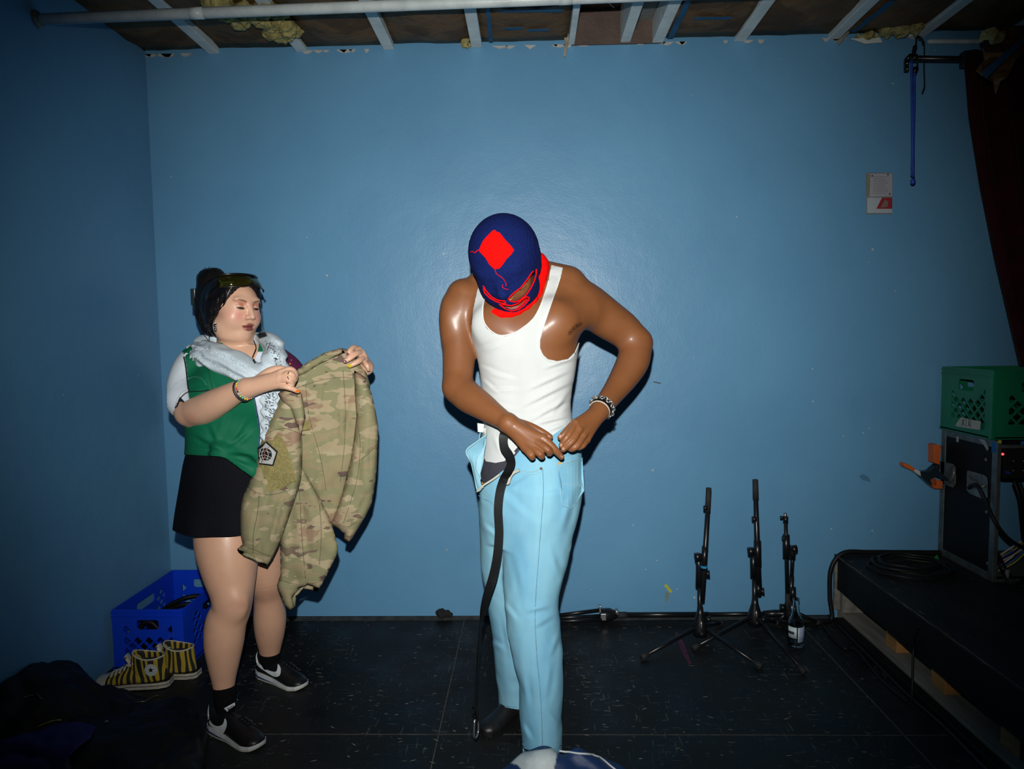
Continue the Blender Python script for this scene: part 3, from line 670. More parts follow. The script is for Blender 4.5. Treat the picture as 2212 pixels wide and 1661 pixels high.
# green and orange tape scraps on the deck
for nm, poly, c, lb in (('green_tape_scrap', [(2016, 1206), (2025, 1198), (2028, 1209), (2034, 1212), (2042, 1220), (2022, 1216)], (.02, .45, .04), 'bright green tape scrap on the stage deck by the case'), ('orange_tape_scrap', [(2002, 1201), (2009, 1202), (2008, 1207), (2001, 1205)], (.5, .08, .02), 'tiny orange tape scrap on the stage deck by the case')):
    v, t = cdt(poly); V, Fc = thicken(np.array([PG(*p, SZ + .0012) for p in v]), t[:, ::-1], np.array([0, 0, .002])); tag(mesh_obj(nm, V, Fc, mat(nm, c, .6)), lb, 'tape')
# ================================================================== crates
def clip_rect(poly, x0, y0, x1, y1):
    for ax, lim, sg in ((0, x0, 1), (0, x1, -1), (1, y0, 1), (1, y1, -1)):
        out = []
        for i in range(len(poly)):
            a, b = poly[i], poly[(i + 1) % len(poly)]; da, db = sg * (a[ax] - lim), sg * (b[ax] - lim)
            if da >= 0: out.append(a)
            if (da >= 0) != (db >= 0): t = da / (da - db); out.append((a[0] + (b[0] - a[0]) * t, a[1] + (b[1] - a[1]) * t))
        poly = out
        if len(poly) < 3: return []
    return poly
def area(p): return abs(sum(p[i][0] * p[(i + 1) % len(p)][1] - p[(i + 1) % len(p)][0] * p[i][1] for i in range(len(p)))) / 2
def crate_wall(Wd, Hh, hdl=True, wr=(.16, .84, .27, .80), dm=.048, hw=.155, hole=.77, rise=True):
    outer = [(0, 0), (Wd, 0), (Wd, Hh), (0, Hh)]; hs = []
    hx0, hx1, hy0, hy1 = Wd / 2 - hw * Wd, Wd / 2 + hw * Wd, Hh * .665, Hh * .83
    if hdl: hs.append(rrect(hx0, hy0, hx1, hy1, .012))
    x0, x1, y0, y1 = Wd * wr[0], Wd * wr[1], Hh * wr[2], Hh * wr[3]
    nx = int((x1 - x0) / dm) + 2; ny = int((y1 - y0) / dm) + 2
    for i in range(-1, 2 * nx):
        for j in range(-1, 2 * ny):
            if (i + j) % 2: continue
            cx, cy = x0 + i * dm / 2 + dm * .2, y0 + j * dm / 2 + dm * .1; r = dm / 2 * hole
            p = clip_rect([(cx - r, cy), (cx, cy - r), (cx + r, cy), (cx, cy + r)], x0, y0, x1, y1)
            if len(p) < 3 or area(p) < .25 * 2 * r * r: continue
            if hdl:
                m_ = .011
                if cx + r > hx0 - m_ and cx - r < hx1 + m_ and cy + r > hy0 - m_: continue
            hs.append(p)
    return outer, hs
def crate(name, o, ux, uy, Wd, Dp, Hh, m, label, **k):
    """o: lower front-left corner; ux along width, uy along depth"""
    o = np.asarray(o, float); ux = np.asarray(ux, float); uy = np.asarray(uy, float); uz = np.array([0, 0, 1.])
    t = thing(name, o + ux * Wd / 2 + uy * Dp / 2, label, 'crate')
    for nm, oo, u, Ln in (('front_wall', o, ux, Wd), ('back_wall', o + ux * Wd + uy * Dp, -ux, Wd), ('side_wall', o + ux * Wd + uy * .0072, uy, Dp - .0144), ('side_wall', o + uy * (Dp - .0072), -uy, Dp - .0144)):
        oc, hs = crate_wall(Ln, Hh, **k); V, Fc = plate(oc, hs, oo, u, uz, -.007)
        mesh_obj(nm, V, Fc, m, t)
        c = np.asarray(oo); nrm = np.cross(u, uz)
        for zz in (Hh - .012, Hh - .03, .004): 
            V8 = [c + uz * zz + nrm * .004, c + u * Ln + uz * zz + nrm * .004]; MB().ribbon(np.array(V8), uz, .005, .006).build('rim', m, t)
    V, Fc = plate([(0, 0), (Wd, 0), (Wd, Dp), (0, Dp)], [], o + uz * .001, ux, uy, .01); mesh_obj('bottom', V, Fc, m, t)
    return t
MBC = mat('blue_crate_plastic', (.003, .05, .66), .35, var=.15, vscale=4, bump=.03)
fl_ = PG(247, 1447); fr_ = PG(400, 1447)
crate('blue_crate', (fl_[0], 2.735, .001), (1, 0, 0), (0, 1, 0), .302, .49, .257, MBC, 'bright blue plastic milk crate in the room corner behind the legs')
for k in range(5):
    c = np.array([fl_[0] + .15, 2.95 + .02 * k, .03 + .024 * k])
    cable('cable_loop', [c + np.array([.12 * math.cos(a), .17 * math.sin(a), .012 * math.sin(2 * a + k)]) for a in np.linspace(0, 2 * math.pi, 24)], .0105, ('lowest', 'second lowest', 'middle', 'second highest', 'topmost')[k] + ' loop of black cable coiled inside the blue crate', group='cable loops in the blue crate')
cable('cable_end', [(fl_[0] + .09, 2.77, .1), (fl_[0] + .1, 2.775, .175), (fl_[0] + .14, 2.78, .185), (fl_[0] + .18, 2.785, .14)], .009, 'black cable end arching behind the blue crate handle hole')
# green crate on top of the case
MGC = mat('green_crate_plastic', (.004, .16, .072), .38, var=.2, vscale=5, bump=.06)
gA = PX(2142, 943, CXL + .03); gY0 = CY0 + .008
gx = PY(2142, 943, gY0)[0]; gxs = PY(2046, 925, CY1 - .02)[0]
gh = PY(2142, 800, gY0)[2] - (CZT + .002)
gc = crate('green_crate', (gx, gY0, CZT + .002), (1, 0, 0), (0, 1, 0), .335, CY1 - .02 - gY0, gh, MGC, 'green plastic milk crate on top of the road case', dm=.05, wr=(.2, .88, .22, .72))
for i in range(2): MB().box((gx - .006, gY0 - .004, CZT + .004), (gx + .012, gY0 + .014, CZT + gh)).build('corner_post', MGC, gc, bevel=.002) if i == 0 else None
tape = [(2064, 918), (2076, 901), (2092, 905), (2119, 910), (2117, 929), (2098, 926), (2066, 921)]
v, t = cdt(tape); V, Fc = thicken(np.array([PX(*p, gx - .0095) for p in v]), t[:, ::-1], np.array([-.001, 0, 0])); tpo = mesh_obj('label_tape', V, Fc, mat('masking_tape', (.35, .36, .31), .8, bump=.2), gc, label='beige masking tape marked XLR')
ink = MB()
for stroke in (((2078, 906), (2083, 920)), ((2083, 905), (2077, 920)), ((2087, 905), (2086, 920), (2091, 920)), ((2093, 921), (2093, 907), (2097, 908), (2097, 913), (2093, 914), (2098, 922))):
    ink.tube(np.array([PX(x, y, gx - .011) for x, y in stroke]), .0012, 5)
ink.build('handwriting', MBLK, tpo)
random.seed(4)
for k in range(4): 
    c = np.array([gx + .17, gY0 + .16, CZT + .03 + .025 * k]); cable('cable_loop', [c + np.array([.12 * math.cos(a), .11 * math.sin(a), .01 * math.sin(2 * a + k)]) for a in np.linspace(0, 2 * math.pi, 20)], .009, ('lowest', 'second lowest', 'second highest', 'topmost')[k] + ' loop of black cable inside the green crate', group='cable loops in the green crate')
# ================================================================== microphone stands
MST = mat('black_stand_metal', (.008, .009, .011), .32, metal=.1, var=.2); MFO = mat('black_foam_grip', (.014, .015, .017), .8, bump=.3, bscale=120); MCH = mat('dull_chrome', (.42, .43, .44), .3, metal=.85)
def knob(c, ax, r, h, parent, nm='clutch_knob'):
    return MB().lathe(c, [(0, r * .8), (h * .2, r), (h * .8, r), (h, r * .7)], 12, ax).build(nm, MST, parent, smooth=True)
def stand(label, base, Y, feet, pole, grips):
    t = thing('microphone_stand', PG(*base), label, 'microphone stand', 'folded microphone stands by the blue wall')
    B = PG(*base); hub = B + np.array([0, 0, .075])
    MB().lathe(B + np.array([0, 0, .03]), [(0, .03), (.03, .034), (.06, .028), (.10, .016), (.13, .013)], 16).build('tripod_hub', MST, t, smooth=True)
    MB().lathe(B + np.array([0, -.0285, .045]), [(0, .007), (.05, .0055), (.06, .003)], 10, (0, .12, 1)).build('chrome_sleeve', MCH, t, smooth=True)
    for f in feet:
        Fp = PG(*f, .012); MB().tube([hub + (Fp - hub) * .06, hub + (Fp - hub) * .93], .0085, 8).build('leg', MST, t, smooth=True)
        MB().tube([hub + (Fp - hub) * .9, Fp], .0115, 8).build('rubber_foot', MFO, t, smooth=True)
    top = PY(*pole, Y)
    MB().tube([hub, hub + (top - hub) * .55], .0115, 12).build('outer_pole', MST, t, smooth=True)
    MB().tube([hub + (top - hub) * .5, top], .009, 12).build('inner_pole', MST, t, smooth=True)
    for nm, pts, r in grips:
        P = np.array([PY(x, y, Y + dy) for x, y, dy in pts]); 
        MB().tube(P, np.array(r) * mp(Y), 12).build(nm, MFO if 'grip' in nm else (MCH if 'thread' in nm else MST), t, smooth=True)
    return t
s1 = stand('black microphone stand with a blue tape ring, leftmost of the upright three', (1512, 1386), 2.995, [(1386, 1420), (1645, 1440), (1560, 1345)], (1511, 1200),
      [('height_clutch', [(1509, 1268, -.004), (1510, 1225, -.004), (1508, 1200, -.004)], [7, 7, 6.5]), ('swivel_joint', [(1507, 1212, -.02), (1507, 1196, -.02)], [6, 8.5]),
       ('boom_tube', [(1517, 1298, -.025), (1521, 1230, -.025), (1530, 1080, -.025)], [5, 6, 5]), ('boom_clutch', [(1520, 1232, -.025), (1523, 1180, -.025)], [6, 7]), ('foam_grip', [(1528.5, 1103, -.025), (1531, 1054, -.025)], [6, 6]), ('counter_clip', [(1520, 1097, -.03), (1527, 1097, -.03)], [5.5, 5]),
       ('end_knob', [(1524, 1239, -.025), (1533, 1239, -.03)], [5, 7.5]), ('side_knob', [(1524, 1338, -.02), (1535, 1337, -.025)], [4, 7.5])])
MB().lathe(PY(1521, 1226, 2.965), [(0, .0155), (.009, .0155)], 12).build('blue_tape_ring', mat('cyan_tape', (.02, .25, .5), .5), s1)
stand('tallest black microphone stand with foam grip, middle of the upright three', (1630, 1362), 3.105, [(1497, 1400), (1738, 1452), (1680, 1346)], (1629, 1190),
      [('height_clutch', [(1628, 1247, -.004), (1627, 1195, -.004)], [7.5, 7.5]), ('swivel_joint', [(1622, 1200, -.02), (1622, 1184, -.02)], [6.5, 8.5]),
       ('boom_tube', [(1640, 1270, -.025), (1636, 1190, -.025), (1632, 1060, -.025)], [6, 6.5, 5]), ('boom_clutch', [(1637, 1222, -.025), (1636, 1168, -.025)], [8, 8]), ('foam_grip', [(1632.5, 1077, -.025), (1631.5, 1036, -.025)], [6.5, 6]), ('counter_clip', [(1625, 1121, -.03), (1633, 1121, -.03)], [6, 6]),
       ('end_clutch', [(1638, 1262, -.025), (1639, 1286, -.025)], [6, 6]), ('end_knob', [(1642, 1277, -.03), (1651, 1277, -.035)], [5, 8]), ('side_knob', [(1642, 1338, -.02), (1654, 1337, -.025)], [4, 7.5])])
stand('shortest black microphone stand behind the glass bottle', (1706, 1350), 3.15, [(1722, 1378), (1676, 1346), (1770, 1346)], (1713, 1186),
      [('swivel_joint', [(1709, 1186, -.02), (1720, 1186, -.02)], [7, 9.5]), ('height_clutch', [(1712, 1208, -.004), (1711, 1180, -.004)], [6, 9]), ('lower_clutch', [(1712, 1296, -.004), (1713, 1268, -.004)], [8, 6]),
       ('boom_tube', [(1702, 1318, -.03), (1699, 1200, -.03), (1697, 1115, -.03)], [5, 4.5, 4]), ('boom_clutch', [(1699, 1205, -.03), (1698, 1155, -.03)], [8, 7.5]), ('lower_grip', [(1702, 1318, -.03), (1701, 1281, -.03)], [6, 5]),
       ('end_thread', [(1696.5, 1117, -.03), (1696, 1108, -.03)], [4, 3.6]), ('tip_clip', [(1686, 1118, -.03), (1692, 1118, -.03)], [4, 3]), ('clip_knob', [(1690, 1163, -.035), (1696, 1163, -.035)], [5, 5]), ('tip_collar', [(1697, 1128, -.03), (1697, 1116, -.03)], [5.5, 5.5]), ('side_knob', [(1686, 1312, -.03), (1696, 1312, -.03)], [8, 7])])
# stand lying along the wall
ls = thing('microphone_stand', (1.0, 3.2, 0), 'folded microphone stand lying flat along the foot of the wall', 'microphone stand', 'folded microphone stands by the blue wall')
YL = 3.205
MB().tube([PY(1345, 1328, YL), PY(1530, 1327, YL)], .0125, 12).build('outer_pole', MST, ls, smooth=True)
MB().tube([PY(1525, 1327, YL), PY(1700, 1325, YL)], .010, 12).build('inner_pole', MST, ls, smooth=True)
MB().tube([PY(1334, 1328, YL), PY(1354, 1328, YL)], .0145, 12).build('pole_sleeve', MFO, ls, smooth=True)
MB().tube([PY(1296, 1329, YL - .005), PY(1304, 1329, YL - .005), PY(1318, 1327, YL), PY(1334, 1328, YL)], [.03, .034, .03, .015], 14).build('tripod_hub', MST, ls, smooth=True)
for k, (x0, y0, dy) in enumerate(((1190, 1331, 0), (1170, 1336, .015), (1180, 1343, -.03))):
    MB().tube([PY(1300, [1317, 1330, 1338][k], YL - .01 + dy), PY(x0, y0, YL - .01 + dy)], .0085, 10).build('leg', MST, ls, smooth=True)
MB().lathe(PY(1329, 1322, YL - .01), [(0, .012), (.01, .02), (.016, .014)], 10, (.9, -.1, .3)).build('wing_knob', MCH, ls, smooth=True)
MB().box((-.012, -.004, -.02), (.014, .006, .012), o=PY(1303, 1331, YL - .04)).build('hinge_bracket', MCH, ls, bevel=.002)
MB().box((-.004, -.004, -.012), (.006, .03, .02), o=PY(1296, 1318, YL - .03)).build('hinge_bracket', MCH, ls, bevel=.002)
MB().tube([PY(1650, 1326, YL - .012), PY(1676, 1325, YL - .012), PY(1700, 1324, YL - .012)], [.015, .018, .014], 10).build('boom_clutch', MST, ls, smooth=True)
MB().tube([PY(1680, 1325, YL - .03), PY(1696, 1325, YL - .03)], .004, 8).build('chrome_bolt', MCH, ls)
# ================================================================== bottle
bt = thing('glass_bottle', PG(1718, 1394), 'clear glass soda bottle with pale label on the floor', 'bottle')
gl = bpy.data.materials.new('clear_glass'); gl.use_nodes = True; _b = gl.node_tree.nodes['Principled BSDF']; _b.inputs['Transmission Weight'].default_value = 1; _b.inputs['Roughness'].default_value = .03; _b.inputs['IOR'].default_value = 1.45; _b.inputs['Base Color'].default_value = (.9, .97, 1, 1)
bp_ = PG(1718, 1394); bs = 2.0e-3; out = [(0, 13), (2, 16.5), (6, 17), (40, 17), (52, 16.5), (62, 12.5), (72, 9), (86, 7), (100, 6.2), (101, 7.4), (106, 7.4)]
prof = [(h * bs, r * bs) for h, r in out] + [(106.5 * bs, 5.2 * bs), (101 * bs, 4.6 * bs), (86 * bs, 5.6 * bs), (72 * bs, 7.6 * bs), (62 * bs, 11 * bs), (52 * bs, 15.2 * bs), (40 * bs, 15.8 * bs), (7 * bs, 15.6 * bs), (4.2 * bs, 13 * bs)]
MB()._lathe(bp_ + np.array([0, 0, .001]), prof, 28, np.array([0, 0, 1.])).build('glass', gl, bt, smooth=True)
def arc(a0, a1, r, h0, h1, m, nm, par, n=12):
    A = np.radians(np.linspace(a0, a1, n)); V = [bp_ + np.array([r * math.sin(a), -r * math.cos(a), h]) for a in A for h in (h0, h1)]
    return mesh_obj(nm, V, [(2 * i, 2 * i + 2, 2 * i + 3, 2 * i + 1) for i in range(n - 1)], m, par, smooth=True, solid=.0006, soff=1)
lab = arc(-5, 75, .0345, .028, .094, mat('pale_blue_label', (.5, .6, .72), .5), 'label', bt); arc(-80, -12, .0345, .045, .094, mat('white_label', (.55, .66, .68), .5), 'label', bt)
for h in (.088, .080, .073, .066, .058, .05, .043): arc(2 + (h * 1000) % 7, 50 + (h * 4000) % 20, .0353, h - .0008, h + .0012, mat('label_print', (.06, .12, .4), .6), 'label_text', lab)
arc(-78, -30, .0353, .062, .074, mat('label_band', (.02, .03, .05), .6), 'label_band', lab)
# ================================================================== wall fittings, curtain
pn = thing('wall_notice', PY(1898, 418, WY), 'pinned white printed sheet above a red and white flyer on the wall', 'notice')
def wq(nm, poly, m, par, o): 
    v, t = cdt(poly); V, Fc = thicken(np.array([PY(*p, WY - o) for p in v]), t[:, ::-1], np.array([0, -.0012, 0])); return mesh_obj(nm, V, Fc, m, par)
wq('backing', [(1870, 373), (1928, 373), (1927, 463), (1871, 463)], mat('notice_frame', (.17, .2, .2), .5), pn, .001)
wq('paper', [(1874, 375), (1927, 375), (1927, 424), (1873, 425)], mat('notice_paper', (.34, .35, .39), .6), pn, .0025)
wq('clear_sleeve_edge', [(1872, 375), (1880, 376), (1878, 425), (1872, 425)], mat('sleeve_edge', (.2, .22, .17), .3), pn, .004)
wq('flyer', [(1873, 427), (1927, 427), (1927, 460), (1873, 460)], mat('flyer_white', (.36, .42, .45), .5), pn, .0025)
wq('flyer_red', [(1905, 427), (1927, 427), (1927, 451), (1893, 451)], mat('flyer_red', (.28, .02, .03), .5), pn, .004)
wq('flyer_print', [(1912, 431), (1919, 436), (1917, 447), (1902, 449), (1906, 440)], mat('flyer_print', (.2, .14, .11), .5), pn, .0054)
for k in range(11): wq('text_line', [(1886, 381 + k * 3.6), (1920 - (k * 7) % 9, 381 + k * 3.6), (1920 - (k * 7) % 9, 382 + k * 3.6), (1886, 382 + k * 3.6)], mat('print_grey', (.22, .21, .24), .7), pn, .004)
for x, y in ((1884, 380), (1922, 419), (1918, 377)): MB().sphere(PY(x, y, WY - .005), .004, 8).build('pin', mat('pin_dark', (.03, .03, .04), .4), pn)
rod = thing('curtain_rod', PY(1965, 150, 3.1), 'black curtain rod with bracket near the ceiling', 'curtain rod')
YR = 3.12
MB().tube([PY(1960, 126, YR), PY(2100, 128, YR), PY(2100, 128, YR) + np.array([.5, 0, 0])], .0125, 12).build('rod_tube', MST, rod, smooth=True)
V8 = [PY(1955, 128, YR), PY(1964, 128, YR), PY(1964, 153, YR), PY(1955, 153, YR)]; V, Fc = thicken(np.array(V8), np.array([(0, 2, 1), (0, 3, 2)]), np.array([0, .012, 0])); br = mesh_obj('bracket', V, Fc, MST, rod, bevel=.002)
for y in (137, 149): MB().sphere(PY(1959.5, y, YR - .003), .0035, 8).build('screw', MCH, br)
MB().tube([PY(1958, 130, YR), PY(1966, 121, YR), PY(1975, 122, YR)], .011, 10).build('elbow', MST, rod, smooth=True)
MB().tube([PY(1970, 125, YR), PY(1978, 125, YR)], .017, 12).build('collar', MST, rod, smooth=True)
strap = thing('blue_strap', PY(1972, 395, YR), 'long blue tie line hanging from the curtain rod', 'strap')
MBS = mat('royal_blue_strap', (.006, .05, .34), .6, var=.3, vscale=30, bump=.3)
YS = YR - .03
MB().tube(catmull([PY(1969, 130, YS), PY(1970, 200, YS), PY(1971, 300, YS), PY(1970, 380, YS)], 8), .0058, 8).build('strap_line', MBS, strap, smooth=True)
MB().tube(catmull([PY(1975, 150, YS), PY(1975, 220, YS), PY(1973, 300, YS), PY(1973, 382, YS)], 8), .0058, 8).build('strap_line', MBS, strap, smooth=True)
MB().sphere(PY(1972, 392, YS), .011, 10, (1, 1, 1.3)).build('knot', MBS, strap, smooth=True)
MB().tube([PY(1979, 146, YS), PY(1974, 158, YS)], .011, 8).build('buckle', MST, strap, smooth=True)
tie = thing('cable_tie', PY(1985, 100, YR), 'black cable ties looped from the joist to the rod', 'cable tie')
MB().tube(catmull([PY(1994, 96, YR), PY(1990, 82, YR), PY(1981, 80, YR), PY(1978, 100, YR), PY(1974, 118, YR), PY(1982, 138, YR), PY(1977, 150, YR)], 6), .0035, 6).build('tie_loop', MST, tie, smooth=True)
MB().tube(catmull([PY(1984, 84, YR), PY(1996, 92, YR), PY(1996, 150, YR), PY(1997, 185, YR), PY(1992, 201, YR)], 6), .0028, 6).build('tie_tail', MST, tie, smooth=True)
MB().tube([PY(1977, 99, YR - .01), PY(1974, 112, YR - .01)], .009, 8).build('tie_head', MST, tie)
# coiled white conduit against the wall head
cs = MB(); 
for k in range(40): 
    x = 2008 + k * 2.7; c = PY(x, 89.5, WY - .02); cs.tube([c + np.array([0, .008 * math.cos(a), .008 * math.sin(a)]) for a in np.linspace(0, 2 * math.pi, 9)], .0022, 5, cap=False)
cs.tube([PY(2004, 89.5, WY - .02), PY(2122, 89.5, WY - .02)], .0065, 8)
tag(cs.build('flex_conduit', MPIPE), 'white ribbed flexible conduit at the top of the wall', 'conduit')
# curtain: folds hung from the rod and drawn back towards the lower right
MCU = mat('maroon_velvet', (.03, .0025, .0045), .85, var=.4, vscale=12, sheen=.06, bump=.2, spec=.1)
cu = thing('stage_curtain', (2.6, 2.9, SZ), 'dark maroon stage curtain hanging at the right edge', 'curtain')
nu, nv = 110, 40; V = []
edge = [(2083, 112), (2094, 250), (2118, 400), (2150, 560), (2178, 680), (2206, 800), (2240, 930), (2280, 1000)]
for j in range(nv + 1):
    t = j / nv; y = 112 + t * 676; x = np.interp(y, [e_[1] for e_ in edge], [e_[0] for e_ in edge])
    p0 = PY(x, y, 3.08 - .10 * t)
    for i in range(nu + 1):
        s = i / nu; sp = 1.0 * (1 - .45 * t)
        ph = 2 * math.pi * 9 * s; V.append(p0 + np.array([s * sp + .01 * math.sin(ph), -.25 * s - .045 * math.sin(ph + .3) * (.6 + .4 * t) + .045 * math.sin(.3), .0]))
Fc = [(j * (nu + 1) + i, j * (nu + 1) + i + 1, (j + 1) * (nu + 1) + i + 1, (j + 1) * (nu + 1) + i) for j in range(nv) for i in range(nu)]
mesh_obj('drape', V, Fc, MCU, cu, smooth=True, solid=.006)
MB().box((-.01, -.02, -.06), (.9, .02, 0), o=PY(2083, 112, 3.08)).build('header_tape', MST, cu, bevel=.004)
# torn kraft paper hanging down at the far right
kp = thing('hanging_paper', PY(2160, 120, 2.75), 'torn brown paper scrap hanging from the ceiling beside the curtain', 'paper')
poly = [(2128, 96), (2150, 60), (2212, 55), (2230, 100), (2195, 128), (2175, 168), (2160, 176), (2150, 205), (2146, 178), (2122, 165), (2108, 152), (2126, 130), (2122, 105)]
G = [(x, y) for x in range(2110, 2230, 9) for y in range(60, 200, 9) if in_poly(np.array([[x, y]], float), poly)[0]]
v, t = cdt(poly, (), G); n_ = vnoise(np.c_[v, v[:, 0] * 0] * .04, 1., 4)
V, Fc = thicken(np.array([PY(*p, 2.75 + .05 * q_) for p, q_ in zip(v, n_)]), t[:, ::-1], np.array([0, -.003, 0])); mesh_obj('paper_sheet', V, Fc, MK, kp, smooth=False)
V8 = np.array([PY(*p, 2.70) for p in ((2118, 158), (2132, 168), (2212, 92), (2212, 78))]); V, Fc = thicken(V8, np.array([(0, 1, 2), (0, 2, 3)]), np.array([0, -.002, 0])); mesh_obj('blue_stripe', V, Fc, MBLUE, kp)
for (x, y, r) in ((2140, 75, .02), (2148, 82, .016)): tuft(x, y, 2.72, r, 9, kp, 'wool_tuft')
# ================================================================== shoes
ST = np.array([0, .03, .1, .25, .45, .65, .8, .92, .98, 1.]); SW = np.array([.012, .024, .0315, .033, .032, .038, .0415, .034, .02, .006])
def frame(heel, toe, L):
    a = np.array([heel[0], heel[1], 0.]); d = np.array([toe[0] - heel[0], toe[1] - heel[1], 0.]); d /= np.linalg.norm(d); s = np.array([-d[1], d[0], 0])
    return a, d, s
def T3(fr, P, L, z0): 
    a, d, s = fr; P = np.asarray(P, float); return a + P[..., :1] * d + P[..., 1:2] * s + np.array([0, 0, 1.]) * (P[..., 2:3] + z0)
def grid_faces(n, m, wrap=False): return [(i * m + k, i * m + (k + 1) % m, (i + 1) * m + (k + 1) % m, (i + 1) * m + k) for i in range(n - 1) for k in range(m if wrap else m - 1)]
def sole_part(name, fr, L, z0, za, zb, grow, m, parent, t0=0., t1=1.):
    T = t0 + (t1 - t0) * (.5 - .5 * np.cos(np.linspace(0, math.pi, 40))); w = np.interp(T, ST, SW) * L / .26 + grow; V = []
    for t, h in zip(T, w):
        a_, b_ = za(t), zb(t)
        V += [(t * L + (grow if t > .9 else -grow if t < .05 else 0), -h, a_), (t * L + (grow if t > .9 else -grow if t < .05 else 0), h, a_), (t * L + (grow if t > .9 else -grow if t < .05 else 0), h, b_), (t * L + (grow if t > .9 else -grow if t < .05 else 0), -h, b_)]
    Fc = grid_faces(40, 4, True) + [(0, 1, 2, 3), (159, 158, 157, 156)]
    return mesh_obj(name, T3(fr, V, L, z0), Fc, m, parent, smooth=False)
def upper_part(name, fr, L, z0, hk, m, parent, t0=0., t1=1., grow=0., zb=lambda t: .02, n=40, k=18, e=.75):
    T = np.linspace(t0, t1, n); V = []
    for t in T:
        w = np.interp(t, ST, SW) * L / .26 * .97 + grow; h = np.interp(t, hk[0], hk[1]) + grow; b_ = zb(t)
        for a in np.linspace(0, math.pi, k): V.append((t * L, -w * math.copysign(abs(math.cos(a)) ** e, math.cos(a)) * (1 - .22 * math.sin(a) ** 2), b_ + (h - b_) * math.sin(a) ** e))
    return T3(fr, V, L, z0), grid_faces(n, k)
MSB = mat('black_shoe_leather', (.008, .008, .009), .4, var=.3, bump=.12, bscale=90, spec=.35); MSW = mat('white_shoe_leather', (.62, .66, .68), .45, var=.12, bump=.1); MSOLE = mat('off_white_rubber', (.5, .48, .4), .6, var=.3, vscale=25); MNAVY = mat('navy_stripe_rubber', (.02, .05, .14), .5)
HK_LOW = ([0, .05, .2, .35, .48, .6, .75, .9, .97, 1], [.066, .075, .072, .082, .078, .064, .05, .042, .034, .024])
def low_sneaker(heel, toe, L, parent, z0=0.):
    fr = frame(heel, toe, L); t = thing('sneaker', (heel[0], heel[1], z0), None, None, parent=parent)
    rise = lambda q: .021 - .013 * min(1, max(0, (q - .25) / .5)) + (.008 * max(0, (q - .85) / .15) ** 1.5)
    bot = lambda q: .0 + .012 * max(0, (q - .8) / .2) ** 2 + .004 * max(0, (.06 - q) / .06)
    sole_part('outsole', fr, L, z0, bot, lambda q: bot(q) + .006, .003, MSOLE, t)
    sole_part('midsole_stripe', fr, L, z0, lambda q: bot(q) + .006, lambda q: bot(q) + .006 + .010 * max(0, 1 - q / .55) + .0002, .0035, MNAVY, t, 0, .6)
    sole_part('midsole', fr, L, z0, lambda q: bot(q) + .006 + .010 * max(0, 1 - q / .55), lambda q: rise(q) + .010, .003, MSW, t)
    V, Q = upper_part('upper', fr, L, z0, HK_LOW, MSB, t, zb=lambda q: rise(q) + .006); Q = np.array(Q)
    u = mesh_obj('upper', V, Q, MSB, t, smooth=True, solid=.003); return t, fr, bvh_of(V, Q), u
